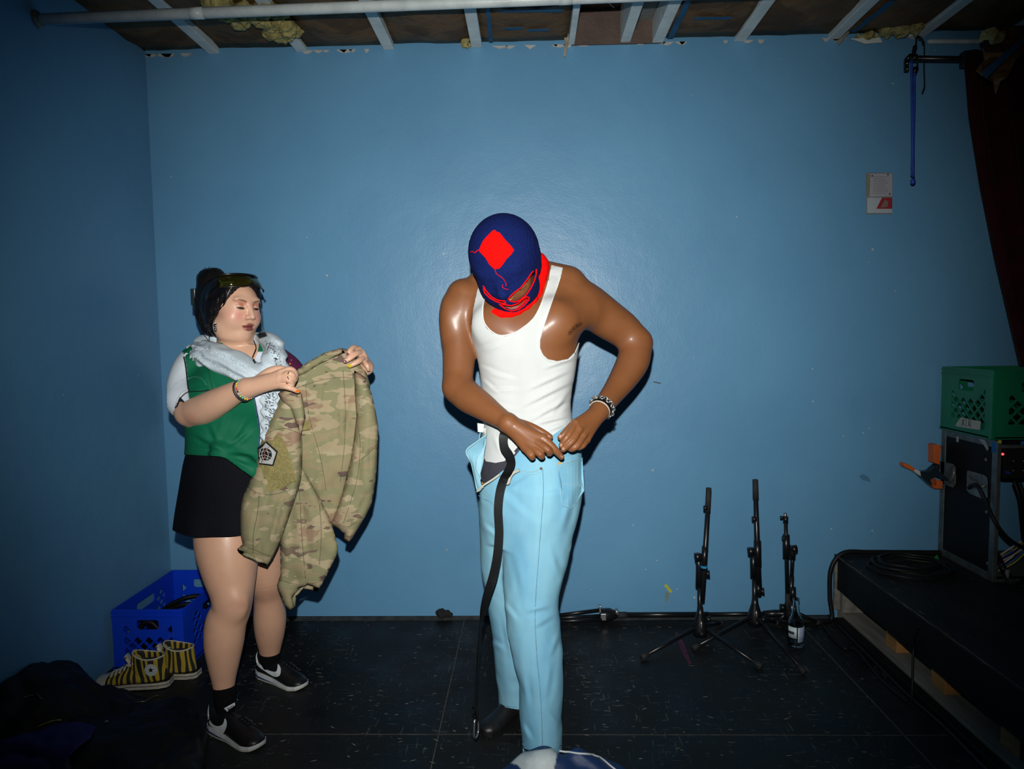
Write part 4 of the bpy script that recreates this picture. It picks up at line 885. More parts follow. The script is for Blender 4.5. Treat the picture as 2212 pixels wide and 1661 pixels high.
def high_top(heel, toe, label, z0, L=.285, roll=0.):
    fr = frame(heel, toe, L); t = thing('high_top_sneaker', (heel[0], heel[1], z0), label, 'shoe', 'pair of tiger striped high tops')
    sole_part('sole', fr, L, z0, lambda q: .0, lambda q: .012, .006, MSOLE, t); sole_part('foxing', fr, L, z0, lambda q: .012, lambda q: .026, .0055, MCREAM, t)
    sole_part('black_line', fr, L, z0, lambda q: .0115, lambda q: .0135, .0065, MBLK, t); sole_part('black_line', fr, L, z0, lambda q: .024, lambda q: .0262, .0062, MBLK, t)
    hk = ([0, .3, .42, .5, .6, .72, .85, .95, 1], [.06, .06, .085, .088, .07, .053, .045, .038, .026])
    V, Q = upper_part('x', fr, L, z0, hk, None, None, .28, .86); mesh_obj('vamp', V, Q, MTIG, t, smooth=True, solid=.003)
    V, Q = upper_part('x', fr, L, z0, hk, None, None, .80, 1., .003, n=14); mesh_obj('toe_cap', V, Q, MCREAM, t, smooth=True, solid=.002)
    V, Q = upper_part('x', fr, L, z0, hk, None, None, .795, .81, .0042, n=3); mesh_obj('toe_piping', V, Q, MBLK, t, smooth=True)
    # ankle shaft, open at the top
    V = []; n, k = 12, 26
    for i in range(n):
        q = i / (n - 1); z = .02 + .105 * q; cx = .088 - .012 * q; rx = .083 - .022 * q; ry = .034 + .004 * q
        for j in range(k):
            a = 2 * math.pi * j / k; zz = z + (.008 * math.cos(a) * q * (1 if math.cos(a) > 0 else 1.2) + (.006 * math.cos(2 * a)) * q)
            V.append((cx + rx * math.cos(a), ry * math.sin(a), zz))
    Vw = T3(fr, V, L, z0); Q = np.array(grid_faces(n, k, True)); sh = mesh_obj('ankle_shaft', Vw, Q, MTIG, t, smooth=True, solid=.004)
    MB().tube(np.vstack([Vw[(n - 1) * k:], Vw[(n - 1) * k:(n - 1) * k + 1]]), .003, 6, cap=False).build('collar_binding', MCREAM, t, smooth=True)
    mesh_obj('inner_lining', T3(fr, [(.076 + .058 * math.cos(a), .032 * math.sin(a), .098) for a in np.linspace(0, 2 * math.pi, 20, endpoint=False)], L, z0), [tuple(range(20))], mat('dark_lining', (.02, .02, .02), .9), t)
    ton = [(.135 + .006 * i, y, .080 + .010 * i - abs(y) * .3) for i in range(6) for y in (-.02, -.007, .007, .02)]
    mesh_obj('tongue', T3(fr, ton, L, z0), grid_faces(6, 4), MCREAM, t, smooth=True, solid=.005)
    for i in range(6):
        x = .215 - .017 * i; zz = np.interp(x / L, hk[0], hk[1]) + .006 + max(0, i - 3) * .006
        P = T3(fr, catmull([(x, -.026, zz - .008), (x - .006, -.012, zz + .004), (x - .002, .012, zz + .005), (x, .026, zz - .008)], 5), L, z0); MB().tube(P, .0042, 7).build('lace', MLACE, t, smooth=True)
    for side in (-1, 1):
        for x, z in ((.15, .13), (.155, .1), (.115, .032), (.135, .034)):
            MB().lathe(T3(fr, [(x, side * (.035 if z > .05 else .0385), z)], L, z0)[0], [(0, .004), (.002, .004)], 8, fr[2] * side).build('eyelet', MCH, t)
    return t, fr, bvh_of(Vw, Q)
MCREAM = mat('cream_rubber', (.55, .53, .44), .5, var=.25, vscale=30); MLACE = mat('cream_lace', (.5, .48, .42), .85, bump=.3, bscale=150)
def tiger():
    m, N, L, b = nodes('tiger_stripe_canvas'); v = mapping(N, L, (1, 1, .28), (0, .18, 0)); n = noise(N, L, v, 10, 2)
    w = N.new('ShaderNodeTexWave'); w.inputs['Scale'].default_value = 14.5; w.inputs['Distortion'].default_value = 5.5; w.inputs['Detail'].default_value = 1.2; w.inputs['Detail Scale'].default_value = 1.6; L.new(v, w.inputs['Vector'])
    c = ramp(N, L, w.outputs['Fac'], [(0, (.012, .012, .012)), (.56, (.42, .32, .025)), (.9, (.42, .27, .02))], True)
    L.new(c, b.inputs['Base Color']); b.inputs['Roughness'].default_value = .75; bumpn(N, L, b, noise(N, L, mapping(N, L), 300, 1), .2, .002); return m
MTIG = tiger()
def star(cx, cy, r, n=5, ri=.42, rot=-90): return [(cx + (r if i % 2 == 0 else r * ri) * math.cos(math.radians(rot + 180 * i / n)), cy + (r if i % 2 == 0 else r * ri) * math.sin(math.radians(rot + 180 * i / n))) for i in range(2 * n)]
def circ(cx, cy, r, n=20, ry=None): return [(cx + r * math.cos(2 * math.pi * i / n), cy + (ry or r) * math.sin(2 * math.pi * i / n)) for i in range(n)]
h1 = PG(368, 1478); t1 = PG(212, 1486)
nt, fr1, b1 = high_top(h1, t1, 'tiger striped high top with star patch, in front of the blue crate', .004)
# star patch on the ankle facing the room
cpt = [(326, 1446)]
decal('star_patch', circ(326, 1447, 13.5, 24, 13), b1, mat('patch_white', (.5, .56, .54), .7), nt, .002, .0015, 6); decal('star', star(326, 1446.5, 6.5), b1, MBLK, nt, .0038, .001, 4)
def arc_text(txt, cx, cy, r, a0, a1, size, b, m, parent, flip=False, off=.0042):
    mb = MB()
    for i, ch in enumerate(txt):
        if ch == ' ': continue
        a = math.radians(a0 + (a1 - a0) * i / (len(txt) - 1)); cu_ = bpy.data.curves.new('g', 'FONT'); cu_.body = ch; cu_.size = 1; ob = bpy.data.objects.new('g', cu_); COL.objects.link(ob)
        me = ob.to_mesh(); P = np.array([(v.co.x - .3, v.co.y - .35) for v in me.vertices]).reshape(-1, 2); Fc = [tuple(p.vertices) for p in me.polygons]; ob.to_mesh_clear(); bpy.data.objects.remove(ob); bpy.data.curves.remove(cu_)
        if not len(P): continue
        th = a + math.pi / 2 + (math.pi if flip else 0); P = P * size * np.array([1, -1]); R = np.array([[math.cos(th), -math.sin(th)], [math.sin(th), math.cos(th)]])
        mb.add(cast_pts(b, [tuple(q_) for q_ in P @ R.T + np.array([cx + r * math.cos(a), cy + r * math.sin(a)])], off), Fc)
    if mb.V: mb.build('patch_lettering', m, parent)
MBLUEINK = mat('grey_blue_ink', (.12, .16, .2), .7)
arc_text('CONVERSE', 326, 1446, 9.8, -165, -15, 4.2, b1, MBLUEINK, nt); arc_text('ALL STAR', 326, 1446, 9.8, 160, 20, 4.2, b1, MBLUEINK, nt, True)
h2 = PG(428, 1459); t2 = PG(285, 1456)
nt2, fr2, b2 = high_top(h2, t2, 'tiger striped high top without visible patch, touching the crate behind its mate', .002)
# ================================================================== black clothes heap, lower left
MCOAT = mat('black_nylon_coat', (.005, .006, .007), .55, var=.4, vscale=5, bump=.35, bscale=14, spec=.25)
hp = thing('black_coat', PG(180, 1600), 'heap of black coat and bag on the floor at lower left', 'clothes')
s = SDF()
def lump(px, py, rx, ry, h, k=.05):
    c = PG(px, py); s.ell(c + np.array([0, 0, h * .2]), (rx, ry, h * .8), k=k)
lump(70, 1590, .22, .2, .22); lump(-30, 1620, .25, .25, .24); lump(190, 1570, .18, .15, .10); lump(315, 1585, .14, .15, .08); lump(300, 1640, .2, .16, .10); lump(370, 1630, .08, .1, .035); lump(250, 1535, .15, .07, .035); lump(110, 1545, .1, .1, .19); lump(360, 1565, .08, .1, .04); lump(320, 1690, .16, .15, .09); lump(160, 1680, .25, .16, .12)
s._a(lambda P: P[..., 2] - .0015, (-4, 0, -1), (1, 4, .0015), .004, -1)
def fold(P):
    q = P[:, 0] * .8 + P[:, 1] * .6; w = vnoise(P, 5, 2)
    return .011 * np.abs(np.sin(22 * q + 5 * w)) + .012 * vnoise(P, 13, 3) + .005 * vnoise(P, 34, 4)
s.disp = fold
V, Q = s.mesh(.008, lo=(WX + .004, 1.2, -.01)); hb = bvh_of(V, Q); f_ = np.maximum(.0022 - V[:, 2], WX + .008 - V[:, 0]); V, T_ = clip(V, Q, f_)
mesh_obj('coat_body', V, T_, MCOAT, hp, smooth=True)
MZ = mat('brass_zip', (.35, .28, .16), .35, metal=.8)
for nm, pts in (('zip', [(292, 1518), (303, 1517), (314, 1516)]), ('zip', [(314, 1516), (322, 1510), (332, 1504), (342, 1502)]), ('zip', [(50, 1508), (62, 1504), (72, 1502)]), ('zip', [(80, 1498), (85, 1506), (92, 1511)])):
    seam(nm, pts, hb, .0016, MZ, hp, .002)
MB().tube(cast_pts(hb, [(226, 1562), (231, 1560)], .004), .0035, 8).build('zip_pull', MCH, hp)
# purple cloth with yellow piping on the heap
ppoly = [(-30, 1600), (0, 1604), (40, 1597), (80, 1588), (120, 1570), (165, 1564), (190, 1570), (207, 1577), (196, 1602), (170, 1622), (150, 1645), (120, 1690), (-30, 1720)]
pc = decal('purple_cloth', ppoly, hb, mat('deep_purple_cloth', (.018, .014, .17), .7, var=.4, vscale=6, bump=.4, bscale=20), None, .014, .008, 8); tag(pc, 'dark purple garment lying on the black coat heap', 'clothes')
pc.data.polygons.foreach_set('use_smooth', [True] * len(pc.data.polygons))
ye = decal('yellow_piping', [(68, 1587), (85, 1578), (108, 1567), (126, 1564), (126, 1568), (110, 1574), (90, 1581)], hb, mat('acid_yellow', (.5, .52, .03), .6), pc, .026, .004, 6)
gsc = decal('grey_cloth', [(152, 1632), (155, 1661), (140, 1690), (120, 1690), (135, 1650)], hb, mat('grey_cloth', (.05, .06, .06), .8), None, .012, .006, 6); tag(gsc, 'corner of grey cloth under the purple garment', 'clothes')
# ================================================================== navy and white garment, bottom centre
s = SDF()
for px, py, rx, ry, h in ((1210, 1700, .16, .10, .07), (1140, 1690, .07, .06, .075), (1270, 1695, .09, .08, .075), (1175, 1688, .07, .05, .095), (1235, 1690, .07, .05, .095), (1320, 1700, .06, .06, .03), (1095, 1695, .05, .05, .03)):
    s.ell(PG(px, py) + np.array([0, 0, .003]), (rx, ry, h), k=.04)
s._a(lambda P: P[..., 2] - .0015, (-4, 0, -1), (3, 4, .0015), .004, -1)
s.disp = lambda P: .009 * vnoise(P, 20, 1) + .006 * np.sin(40 * P[:, 0] + 6 * vnoise(P, 8, 2)) 
V, Q = s.mesh(.005); V, T_ = clip(V, Q, .0022 - V[:, 2]); pj = PJ(V); c = np.tile(np.array([.006, .03, .115]), (len(V), 1))
c = lerpc(c, (.5, .58, .6), mask(pj, [(1103, 1648), (1128, 1625), (1200, 1615), (1204, 1625), (1197, 1661), (1190, 1700), (1130, 1720), (1126, 1661), (1118, 1652)], 1))
tag(mesh_obj('navy_garment', V, T_, mat('garment_panels', attr=True, rough=.55, var=.2, vscale=20, bump=.3, bscale=30), smooth=True, col=c), 'crumpled navy and white garment on the floor at bottom edge', 'clothes')
nb = bvh_of(V, T_); seam('x', [(1208, 1622), (1250, 1628), (1285, 1632), (1300, 1640), (1318, 1655), (1330, 1664)], nb, .003, MSW, bpy.data.objects['navy_garment'], .002).name = 'white_piping'
# magenta paint scrape on the floor
v, t = cdt([(1457, 1366), (1463, 1365), (1478, 1392), (1494, 1434), (1488, 1437), (1470, 1402)]); V, Fc = thicken(np.array([PG(*p, .0004) for p in v]), t, np.array([0, 0, .0006]))
mp_ = mat('magenta_tape', (.1, .012, .06), .7, var=.8, vscale=60)
tag(mesh_obj('magenta_tape_strip', V, [f[::-1] for f in Fc], mp_), 'worn magenta tape strip on the floor by the leftmost stand', 'tape')
v, t = cdt([(1508, 1388), (1520, 1386), (1524, 1392), (1512, 1396)]); V, Fc = thicken(np.array([PG(*p, .0004) for p in v]), t, np.array([0, 0, .0006])); tag(mesh_obj('magenta_tape_scrap', V, [f[::-1] for f in Fc], mp_), 'tiny magenta tape scrap on the floor under the leftmost stand', 'tape')
random.seed(9)
MFL = mat('pale_floor_flake', (.18, .175, .15), .85, var=.3)
for k in range(150):
    px, py = random.choice([(random.uniform(420, 1010), random.uniform(1350, 1650)), (random.uniform(1225, 1900), random.uniform(1350, 1650))]); L_, w_ = random.choice([(3, 2), (5, 1.5), (7, 2), (4, 3)]); a = random.uniform(-.6, .6)
    p = PG(px, py); d = np.array([math.cos(a), math.sin(a), 0]) * L_ * .0017; s_ = np.array([-math.sin(a), math.cos(a), 0]) * w_ * .0014
    V = [p - d, p + s_ * .8 - d * .2, p + d, p - s_ + d * .3]; V, Fc = thicken(np.array(V) + [0, 0, .0002], np.array([(0, 2, 1), (0, 3, 2)]), np.array([0, 0, .0004])); 
    if p[0] < SX - .03 and p[0] > WX + .3: mesh_obj('paint_flake', V, Fc, MFL, floor)
# ================================================================== the man
def axes(fw, lat):
    """columns: lateral, up, forward (forward x ... right handed enough)"""
    f = np.asarray(fw, float); f /= np.linalg.norm(f); l = np.asarray(lat, float); l -= f * l.dot(f); l /= np.linalg.norm(l); u = np.cross(l, f); u = u if u[2] > -.2 else -u
    return np.stack([l, u, f], 1)
def locp(R, o, p, s=1.): return np.asarray(o) + R @ (np.asarray(p, float) * s)
def head_prims(s, o, R, sc=1., plump=0., k=.014, cr=(.035, .088)):
    E = lambda p, r, kk=k, sg=1: s.ell(locp(R, o, p, sc), np.asarray(r) * sc, R, kk, sg)
    E((0, cr[0], -.012), (.076, cr[1], .096)); E((0, -.02, .03), (.066 + .004 * plump, .088, .062), .03)
    for q in (-1, 1):
        E((q * .038, -.035, .05), (.028 + .005 * plump, .03 + .004 * plump, .028), .025)
        E((q * .048, -.068, .012), (.024 + .010 * plump, .032, .034), .025)
        E((q * .077, -.008, -.012), (.010, .03, .018), .006)                       # ear
    E((0, -.092, .055), (.026, .019, .024), .022)                                   # chin
    if plump: E((0, -.098, .018), (.055, .026, .046), .03)
    E((-.03, .033, .074), (.022, .009, .012), .012); E((.03, .033, .074), (.022, .009, .012), .012)
    for q in (-1, 1): E((q * .031, .012, .094), (.017, .0115, .014), .010, -1)       # sockets
    for q in (-1, 1): E((q * .031, .011, .0735), (.0145, .0105, .0125), .004)        # lids
    s.rc(locp(R, o, (0, .02, .086), sc), locp(R, o, (0, -.022, .106), sc), .0065 * sc, .0105 * sc, .010)
    for q in (-1, 1): E((q * .0125, -.027, .095), (.0085, .0075, .010), .006)
    for q in (-1, 1): E((q * .007, -.036, .1), (.0036, .003, .006), .002, -1)
    E((0, -.0525, .0905), (.021, .0062, .0095), .005); E((0, -.0655, .0885), (.0185, .0078, .0105), .005)
    s.rc(locp(R, o, (-.022, -.058, .094), sc), locp(R, o, (.022, -.058, .094), sc), .0016 * sc, .0016 * sc, .004, -1)
    return s
MSKM = mat('brown_skin', attr=True, rough=.52, var=.07, vscale=30, bump=.05, bscale=520, spec=.3, coat=.16, crough=.24)
man = thing('person', PG(1140, 1590), 'person in red and blue balaclava, white tank top and pale jeans fastening trousers', 'person')
SKM = np.array(srgb(124, 78, 46))
TORSO = [(1128, 598, 58, 2.33, .062), (1126, 618, 92, 2.33, .078), (1127, 645, 118, 2.33, .098), (1130, 680, 122, 2.32, .118), (1134, 720, 116, 2.31, .13), (1137, 760, 107, 2.31, .128), (1139, 800, 100, 2.31, .118), (1138, 840, 95, 2.31, .112), (1138, 880, 92, 2.31, .112), (1141, 920, 95, 2.31, .118), (1146, 960, 104, 2.31, .128), (1146, 1010, 108, 2.31, .13), (1146, 1060, 100, 2.31, .12)]
B = SDF(); B.pxloft(TORSO, k=.02, e=2.2)
# pectorals, traps, flank
for x, y, Y, r in ((1075, 700, 2.225, (.075, .035, .06)), (1185, 700, 2.225, (.08, .035, .065))): B.ell(PY(x, y, Y), r, k=.04)
B.pxchain([(1120, 600, 2.35, 40), (1040, 618, 2.36, 34)], .04); B.pxchain([(1140, 598, 2.35, 42), (1225, 612, 2.36, 38)], .04)
B.pxchain([(1125, 630, 2.33, 44), (1112, 590, 2.27, 42)], .03)
# image-left arm
B.pxchain([(1002, 640, 2.33, 38), (996, 668, 2.32, 38.5), (990, 720, 2.31, 35), (991, 770, 2.29, 35), (989, 815, 2.26, 33), (989, 838, 2.24, 31)], .022)
B.pxchain([(989, 836, 2.24, 32), (1010, 856, 2.21, 34), (1040, 876, 2.17, 30), (1070, 896, 2.13, 24), (1098, 914, 2.095, 19.5)], .018)
B.ell(PY(970, 690, 2.31), (.03, .05, .075), k=.03)
# image-right arm
B.pxchain([(1232, 638, 2.35, 46), (1268, 658, 2.37, 45), (1310, 688, 2.40, 42), (1345, 712, 2.42, 38), (1374, 740, 2.42, 33)], .025)
B.pxchain([(1375, 742, 2.42, 33), (1368, 778, 2.39, 35), (1350, 812, 2.35, 31), (1325, 848, 2.29, 25), (1297, 884, 2.21, 20.5)], .018)
B.pxchain([(1205, 690, 2.25, 40), (1255, 670, 2.33, 40)], .04)
# image-left hand
def hand(S_, wrist, knuckles, fingers, thumb, palm_r=10.5, k=.008):
    for kn in knuckles: S_.pxchain([wrist, ((wrist[0] * .45 + kn[0] * .55), (wrist[1] * .45 + kn[1] * .55), wrist[2] * .45 + kn[2] * .55, palm_r * 1.15), kn], .012)
    for f in fingers: S_.pxchain(f, .0045)
    S_.pxchain(thumb, .006)
hand(B, (1098, 914, 2.095, 18.5), [(1174, 946, 2.06, 9.5), (1163, 957, 2.052, 9.6), (1149, 965, 2.055, 9.2), (1134, 968, 2.065, 8.6)],
     [[(1174, 946, 2.06, 9.6), (1194, 966, 2.05, 8.4), (1206, 979, 2.055, 7.3), (1213, 987, 2.065, 6.3)], [(1163, 957, 2.052, 9.4), (1184, 972, 2.035, 8.4), (1187, 978, 2.055, 7.8), (1182, 972, 2.085, 7)],
      [(1149, 965, 2.055, 9.1), (1167, 981, 2.035, 8.3), (1170, 985, 2.055, 7.7), (1166, 978, 2.085, 7)], [(1134, 968, 2.065, 8.6), (1147, 983, 2.045, 7.8), (1150, 987, 2.06, 7.2), (1149, 980, 2.09, 6.5)]],
     [(1112, 914, 2.10, 13), (1145, 922, 2.10, 10), (1172, 935, 2.095, 8.6), (1187, 944, 2.09, 7.4)])
hand(B, (1294, 889, 2.20, 18), [(1243, 914, 2.105, 9.3), (1250, 928, 2.098, 9.3), (1259, 941, 2.105, 8.8), (1267, 950, 2.12, 8.2)],
     [[(1243, 914, 2.105, 9), (1229, 938, 2.075, 8.2), (1218, 953, 2.07, 7.2), (1213, 962, 2.075, 6.2)], [(1250, 928, 2.098, 9.2), (1237, 951, 2.072, 8.2), (1224, 964, 2.07, 7.2), (1217, 971, 2.075, 6.2)],
      [(1259, 941, 2.105, 8.8), (1247, 961, 2.08, 8), (1236, 969, 2.08, 7.2), (1230, 968, 2.10, 6.4)], [(1267, 950, 2.12, 8.2), (1258, 962, 2.095, 7.4), (1249, 966, 2.1, 6.6), (1245, 962, 2.12, 6)]],
     [(1272, 902, 2.17, 12), (1242, 916, 2.14, 10), (1222, 934, 2.115, 8.4), (1211, 945, 2.11, 7)])
for x0, y0, x1, y1, Y in ((1112, 916, 1168, 946, 2.052), (1110, 922, 1156, 956, 2.05)): B.pxchain([(x0, y0, Y + .02, 4), (x1, y1, Y + .006, 4)], .012)
# head, bowed
HO = PY(1094, 574, 2.19); HR = axes((-.13, -.77, -.62), (.93, -.05, .24)); HSC = 1.12
if HR[1, 1] > 0: HR[:, 1] *= -1
head_prims(B, HO, HR, HSC)
# legs inside the trousers
B.pxchain([(1158, 1040, 2.28, 60), (1160, 1150, 2.26, 52), (1150, 1320, 2.20, 38), (1166, 1460, 2.16, 30), (1170, 1610, 2.13, 20)], .03); B.pxchain([(1105, 1040, 2.33, 52), (1088, 1150, 2.34, 40), (1098, 1330, 2.37, 32), (1112, 1440, 2.39, 28), (1120, 1515, 2.395, 20)], .03)
parts_ = []
hx = HO
boxes = [((1085, 885, 2.14), (1225, 1005, 2.0)), ]
V1, Q1 = B.mesh(.0046, smooth=2)
# finer mesh for the hands and the face, same field, in place of the coarse one there
def refine(Bd, V, Q, regions, h):
    V = np.asarray(V); Q = np.asarray(Q); parts = []; keepm = np.ones(len(Q), bool); C = V[Q].mean(1)
    for lo, hi in regions:
        ins = ((C > lo) & (C < hi)).all(1); keepm &= ~ins
        v, q = Bd.mesh(h, lo=np.asarray(lo) - 2 * h - .004, hi=np.asarray(hi) + 2 * h + .004, smooth=2); c = v[q].mean(1)
        sel = ((c > np.asarray(lo) - .002) & (c < np.asarray(hi) + .002)).all(1); parts.append((v, q[sel]))
    Vs = [V]; Qs = [Q[keepm]]; n = len(V)
    for v, q in parts: Vs.append(v); Qs.append(q + n); n += len(v)
    return compact(np.vstack(Vs), np.vstack(Qs))
lo1 = np.array([PY(1112, 1000, 2.06)[0], 1.98, PY(1150, 1000, 2.06)[2]]); hi1 = np.array([PY(1282, 900, 2.06)[0], 2.165, PY(1150, 903, 2.06)[2]])
V1, Q1 = refine(B, V1, Q1, [(lo1, hi1), (HO - np.array([.14, .17, .19]), HO + np.array([.14, .05, .06]))], .0022)
pj = PJ(V1); fc = facing(V1, Q1); c = np.tile(SKM, (len(V1), 1))
hd = V1[:, 2] > 1.42
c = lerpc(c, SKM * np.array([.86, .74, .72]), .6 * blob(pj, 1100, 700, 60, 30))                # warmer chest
for (x, y) in ((1176, 947), (1164, 957), (1150, 965), (1135, 969), (1190, 970), (1184, 974), (1168, 982)): c = lerpc(c, SKM * np.array([.72, .62, .6]), .45 * blob(pj, x, y, 6, 5) * (V1[:, 1] < 2.1))
c = lerpc(c, (.012, .008, .006), mask(pj, [(1228, 716), (1240, 702), (1257, 695), (1258, 701), (1246, 709), (1234, 723), (1228, 724)], 2.5) * (.25 + .75 * (np.abs(vnoise(V1, 200, 3)) > .2)) * .8)   # underarm hair
c = lerpc(c, SKM * np.array([1.25, 1.2, 1.3]), .8 * blob(pj, 1213.5, 986, 4.5, 4) * (V1[:, 1] < 2.1))
c = lerpc(c, srgb(165, 110, 105), .8 * blob(pj, 1112, 664, 16, 4) * (V1[:, 1] < 2.3) * hd)
mesh_obj('body', V1, Q1, MSKM, man, smooth=True, col=c, label='brown skin with a sheen of sweat')
MNAIL = mat('pink_nail', (.5, .28, .2), .3); bb_ = bvh_of(V1, Q1)
for x, y, rx, ry in ((1214, 984, 3.4, 4.6), (1212, 961, 3, 3.6), (1217, 969, 3.2, 3.2), (1210, 942, 3, 3.6)): decal('fingernail', circ(x, y, rx, 10, ry), bb_, MNAIL, man, .0003, .0008, 4)
for pts in ([(1110, 617), (1118, 611), (1128, 604), (1138, 600)],): pass
# ---- tank top
MTANK = mat('white_ribbed_cotton', (.54, .57, .565), .9, var=.07, vscale=12, bump=.12, bscale=420, stretch=(1, 1, .15), spec=.2)
Tk = SDF(); Tk.pxloft(TORSO, k=.02, e=2.2)
for x, y, Y, r in ((1075, 700, 2.225, (.075, .035, .06)), (1185, 700, 2.225, (.08, .035, .065))): Tk.ell(PY(x, y, Y), r, k=.04)
Tk.pxchain([(1120, 600, 2.35, 40), (1040, 618, 2.36, 34)], .04); Tk.pxchain([(1140, 598, 2.35, 42), (1225, 612, 2.36, 38)], .04); Tk.pxchain([(1125, 630, 2.33, 44), (1112, 590, 2.27, 42)], .03)
Tk.pxchain([(1205, 690, 2.25, 40), (1235, 670, 2.33, 34)], .04)
def creases(P, lines):
    pj = PJ(P); out = np.zeros(len(P))
    for x0, y0, x1, y1, w, amp in lines:
        a = np.array([x0, y0]); ab = np.array([x1 - x0, y1 - y0]); t = np.clip(((pj - a) @ ab) / (ab @ ab), 0, 1); dv = pj - a - t[:, None] * ab; d = np.linalg.norm(dv, axis=1)
        sgn = np.sign(ab[0] * dv[:, 1] - ab[1] * dv[:, 0]); u = d * sgn / w
        out += amp * np.exp(-(u - .6) ** 2) * np.sin(np.pi * np.clip(t, .03, .97)) - amp * .8 * np.exp(-(u + .6) ** 2) * np.sin(np.pi * np.clip(t, .03, .97))
    return out
tl = [(1238, 800, 1130, 850, 5, .005), (1240, 825, 1120, 885, 5, .006), (1236, 860, 1140, 915, 5, .006), (1232, 845, 1190, 900, 5, .004), (1050, 840, 1130, 838, 5, .004), (1048, 870, 1120, 880, 5, .0035), (1046, 800, 1120, 818, 5, .0035), (1245, 775, 1170, 800, 4, .004), (1030, 760, 1090, 735, 6, .0035), (1235, 900, 1150, 920, 5, .006), (1230, 915, 1180, 935, 5, .005), (1070, 940, 1085, 980, 5, .004), (1060, 900, 1180, 900, 6, .003), (1035, 790, 1075, 800, 4, .0035), (1040, 815, 1080, 850, 4, .003)]
Tk.disp = lambda P: .006 + .0022 * vnoise(P, 16, 6) + creases(P, tl)
V, Q = Tk.mesh(.0045, smooth=2)
POLY_T = [(1191, 572), (1216, 578), (1213, 592), (1205, 620), (1192, 655), (1177, 700), (1167, 735), (1167, 752), (1173, 766), (1184, 776), (1204, 780), (1228, 775), (1243, 761), (1252, 740), (1275, 735), (1275, 930), (1240, 932), (1196, 955), (1150, 962), (1122, 966), (1112, 980), (1100, 993), (1088, 999), (1070, 1003), (1050, 999), (1044, 985), (1000, 985), (1000, 735), (1018, 735), (1018, 705), (1022, 668), (1030, 630), (1036, 612), (1046, 606), (1045, 640), (1041, 665), (1042, 690), (1050, 708), (1064, 720), (1078, 726), (1092, 726), (1112, 720), (1135, 705), (1153, 688), (1166, 664), (1176, 636), (1185, 605)]
f = sd_poly(PJ(V), POLY_T); V, T_ = clip(V, Q, f); V = lap(V, T_, .0)
tk = mesh_obj('tank_top', V, T_, MTANK, man, smooth=True, solid=.003, label='white ribbed sleeveless tank top'); tkb = bvh_of(V, T_)
MHEM = mat('white_cotton_binding', (.75, .77, .76), .85, bump=.3, bscale=200)
seam('binding', [(1186, 604), (1177, 634), (1167, 662), (1154, 686), (1136, 703), (1113, 718), (1092, 724), (1078, 724), (1065, 718), (1052, 706), (1044, 690), (1043, 665), (1047, 640)], tkb, .0022, MHEM, tk, .001)
seam('binding', [(1211, 596), (1203, 620), (1190, 655), (1175, 700), (1165, 735), (1165.5, 752), (1171.5, 767), (1183, 778), (1204, 782), (1228, 777), (1242, 764)], tkb, .0022, MHEM, tk, .001)
v, t = cdt([(1031, 914), (1050, 917), (1052, 935), (1032, 933)]); V, Fc = thicken(np.array([PY(*p, 2.27) for p in v]), t[:, ::-1], np.array([.002, -.001, 0])); mesh_obj('care_label', V, Fc, mat('satin_label', (.6, .66, .68), .4), tk)
v, t = cdt([(1044, 926), (1060, 920), (1062, 945), (1050, 945)]); V, Fc = thicken(np.array([PY(*p, 2.25) for p in v]), t[:, ::-1], np.array([0, .02, 0])); mesh_obj('hem_fold', V, Fc, MTANK, tk)
# ---- jeans
MJEAN = mat('pale_washed_denim', srgb(136, 188, 206), .85, col2=srgb(106, 162, 190), var=.2, vscale=7, bump=.10, bscale=420, stretch=(1, 1, .35), spec=.15)
J = SDF(); J.pxloft([(1142, 890, 103, 2.31, .138), (1143, 925, 107, 2.31, .142), (1143, 960, 112, 2.31, .148), (1145, 1010, 113, 2.30, .15), (1146, 1060, 112, 2.30, .15), (1141, 1110, 106, 2.30, .14), (1137, 1160, 90, 2.30, .12)], k=.02, e=2.25)
J.pxloft([(1165, 1050, 84, 2.27, .125), (1162, 1100, 82, 2.265, .122), (1160, 1150, 77, 2.26, .115), (1156, 1210, 72, 2.245, .108), (1149, 1270, 64, 2.225, .100), (1148, 1305, 61, 2.21, .098), (1152, 1345, 60, 2.20, .096), (1160, 1400, 57, 2.185, .094), (1167, 1460, 51, 2.165, .092), (1168, 1520, 49.5, 2.15, .090), (1170, 1570, 47.5, 2.14, .088), (1170, 1612, 45, 2.13, .086), (1170, 1650, 44, 2.12, .085)], k=.03)
J.pxloft([(1092, 1080, 58, 2.33, .12), (1088, 1150, 54, 2.335, .112), (1089, 1220, 51, 2.345, .106), (1096, 1290, 46, 2.36, .10), (1102, 1340, 45, 2.37, .097), (1108, 1400, 44, 2.38, .094), (1114, 1460, 43, 2.39, .092), (1119, 1500, 42, 2.395, .09), (1121, 1550, 42, 2.40, .088)], k=.012)
jl = [(1085, 1060, 1150, 1120, 9, .004), (1240, 1060, 1225, 1140, 8, .005), (1190, 1180, 1215, 1250, 8, .004), (1110, 1200, 1130, 1300, 9, -.004), (1195, 1420, 1180, 1520, 8, .005), (1135, 1450, 1145, 1530, 7, .005), (1195, 1310, 1130, 1325, 7, .007), (1200, 1330, 1150, 1360, 6, .005), (1090, 1300, 1120, 1340, 6, .005), (1212, 1365, 1190, 1420, 6, .004), (1130, 1560, 1150, 1600, 6, .006), (1185, 1540, 1210, 1560, 6, .004), (1230, 1090, 1215, 1160, 8, .004), (1045, 1130, 1080, 1160, 6, .004), (1060, 1380, 1090, 1400, 6, .004), (1200, 1000, 1250, 985, 5, .004), (1085, 1330, 1100, 1420, 5, -.005), (1150, 1020, 1090, 1060, 7, .004)]
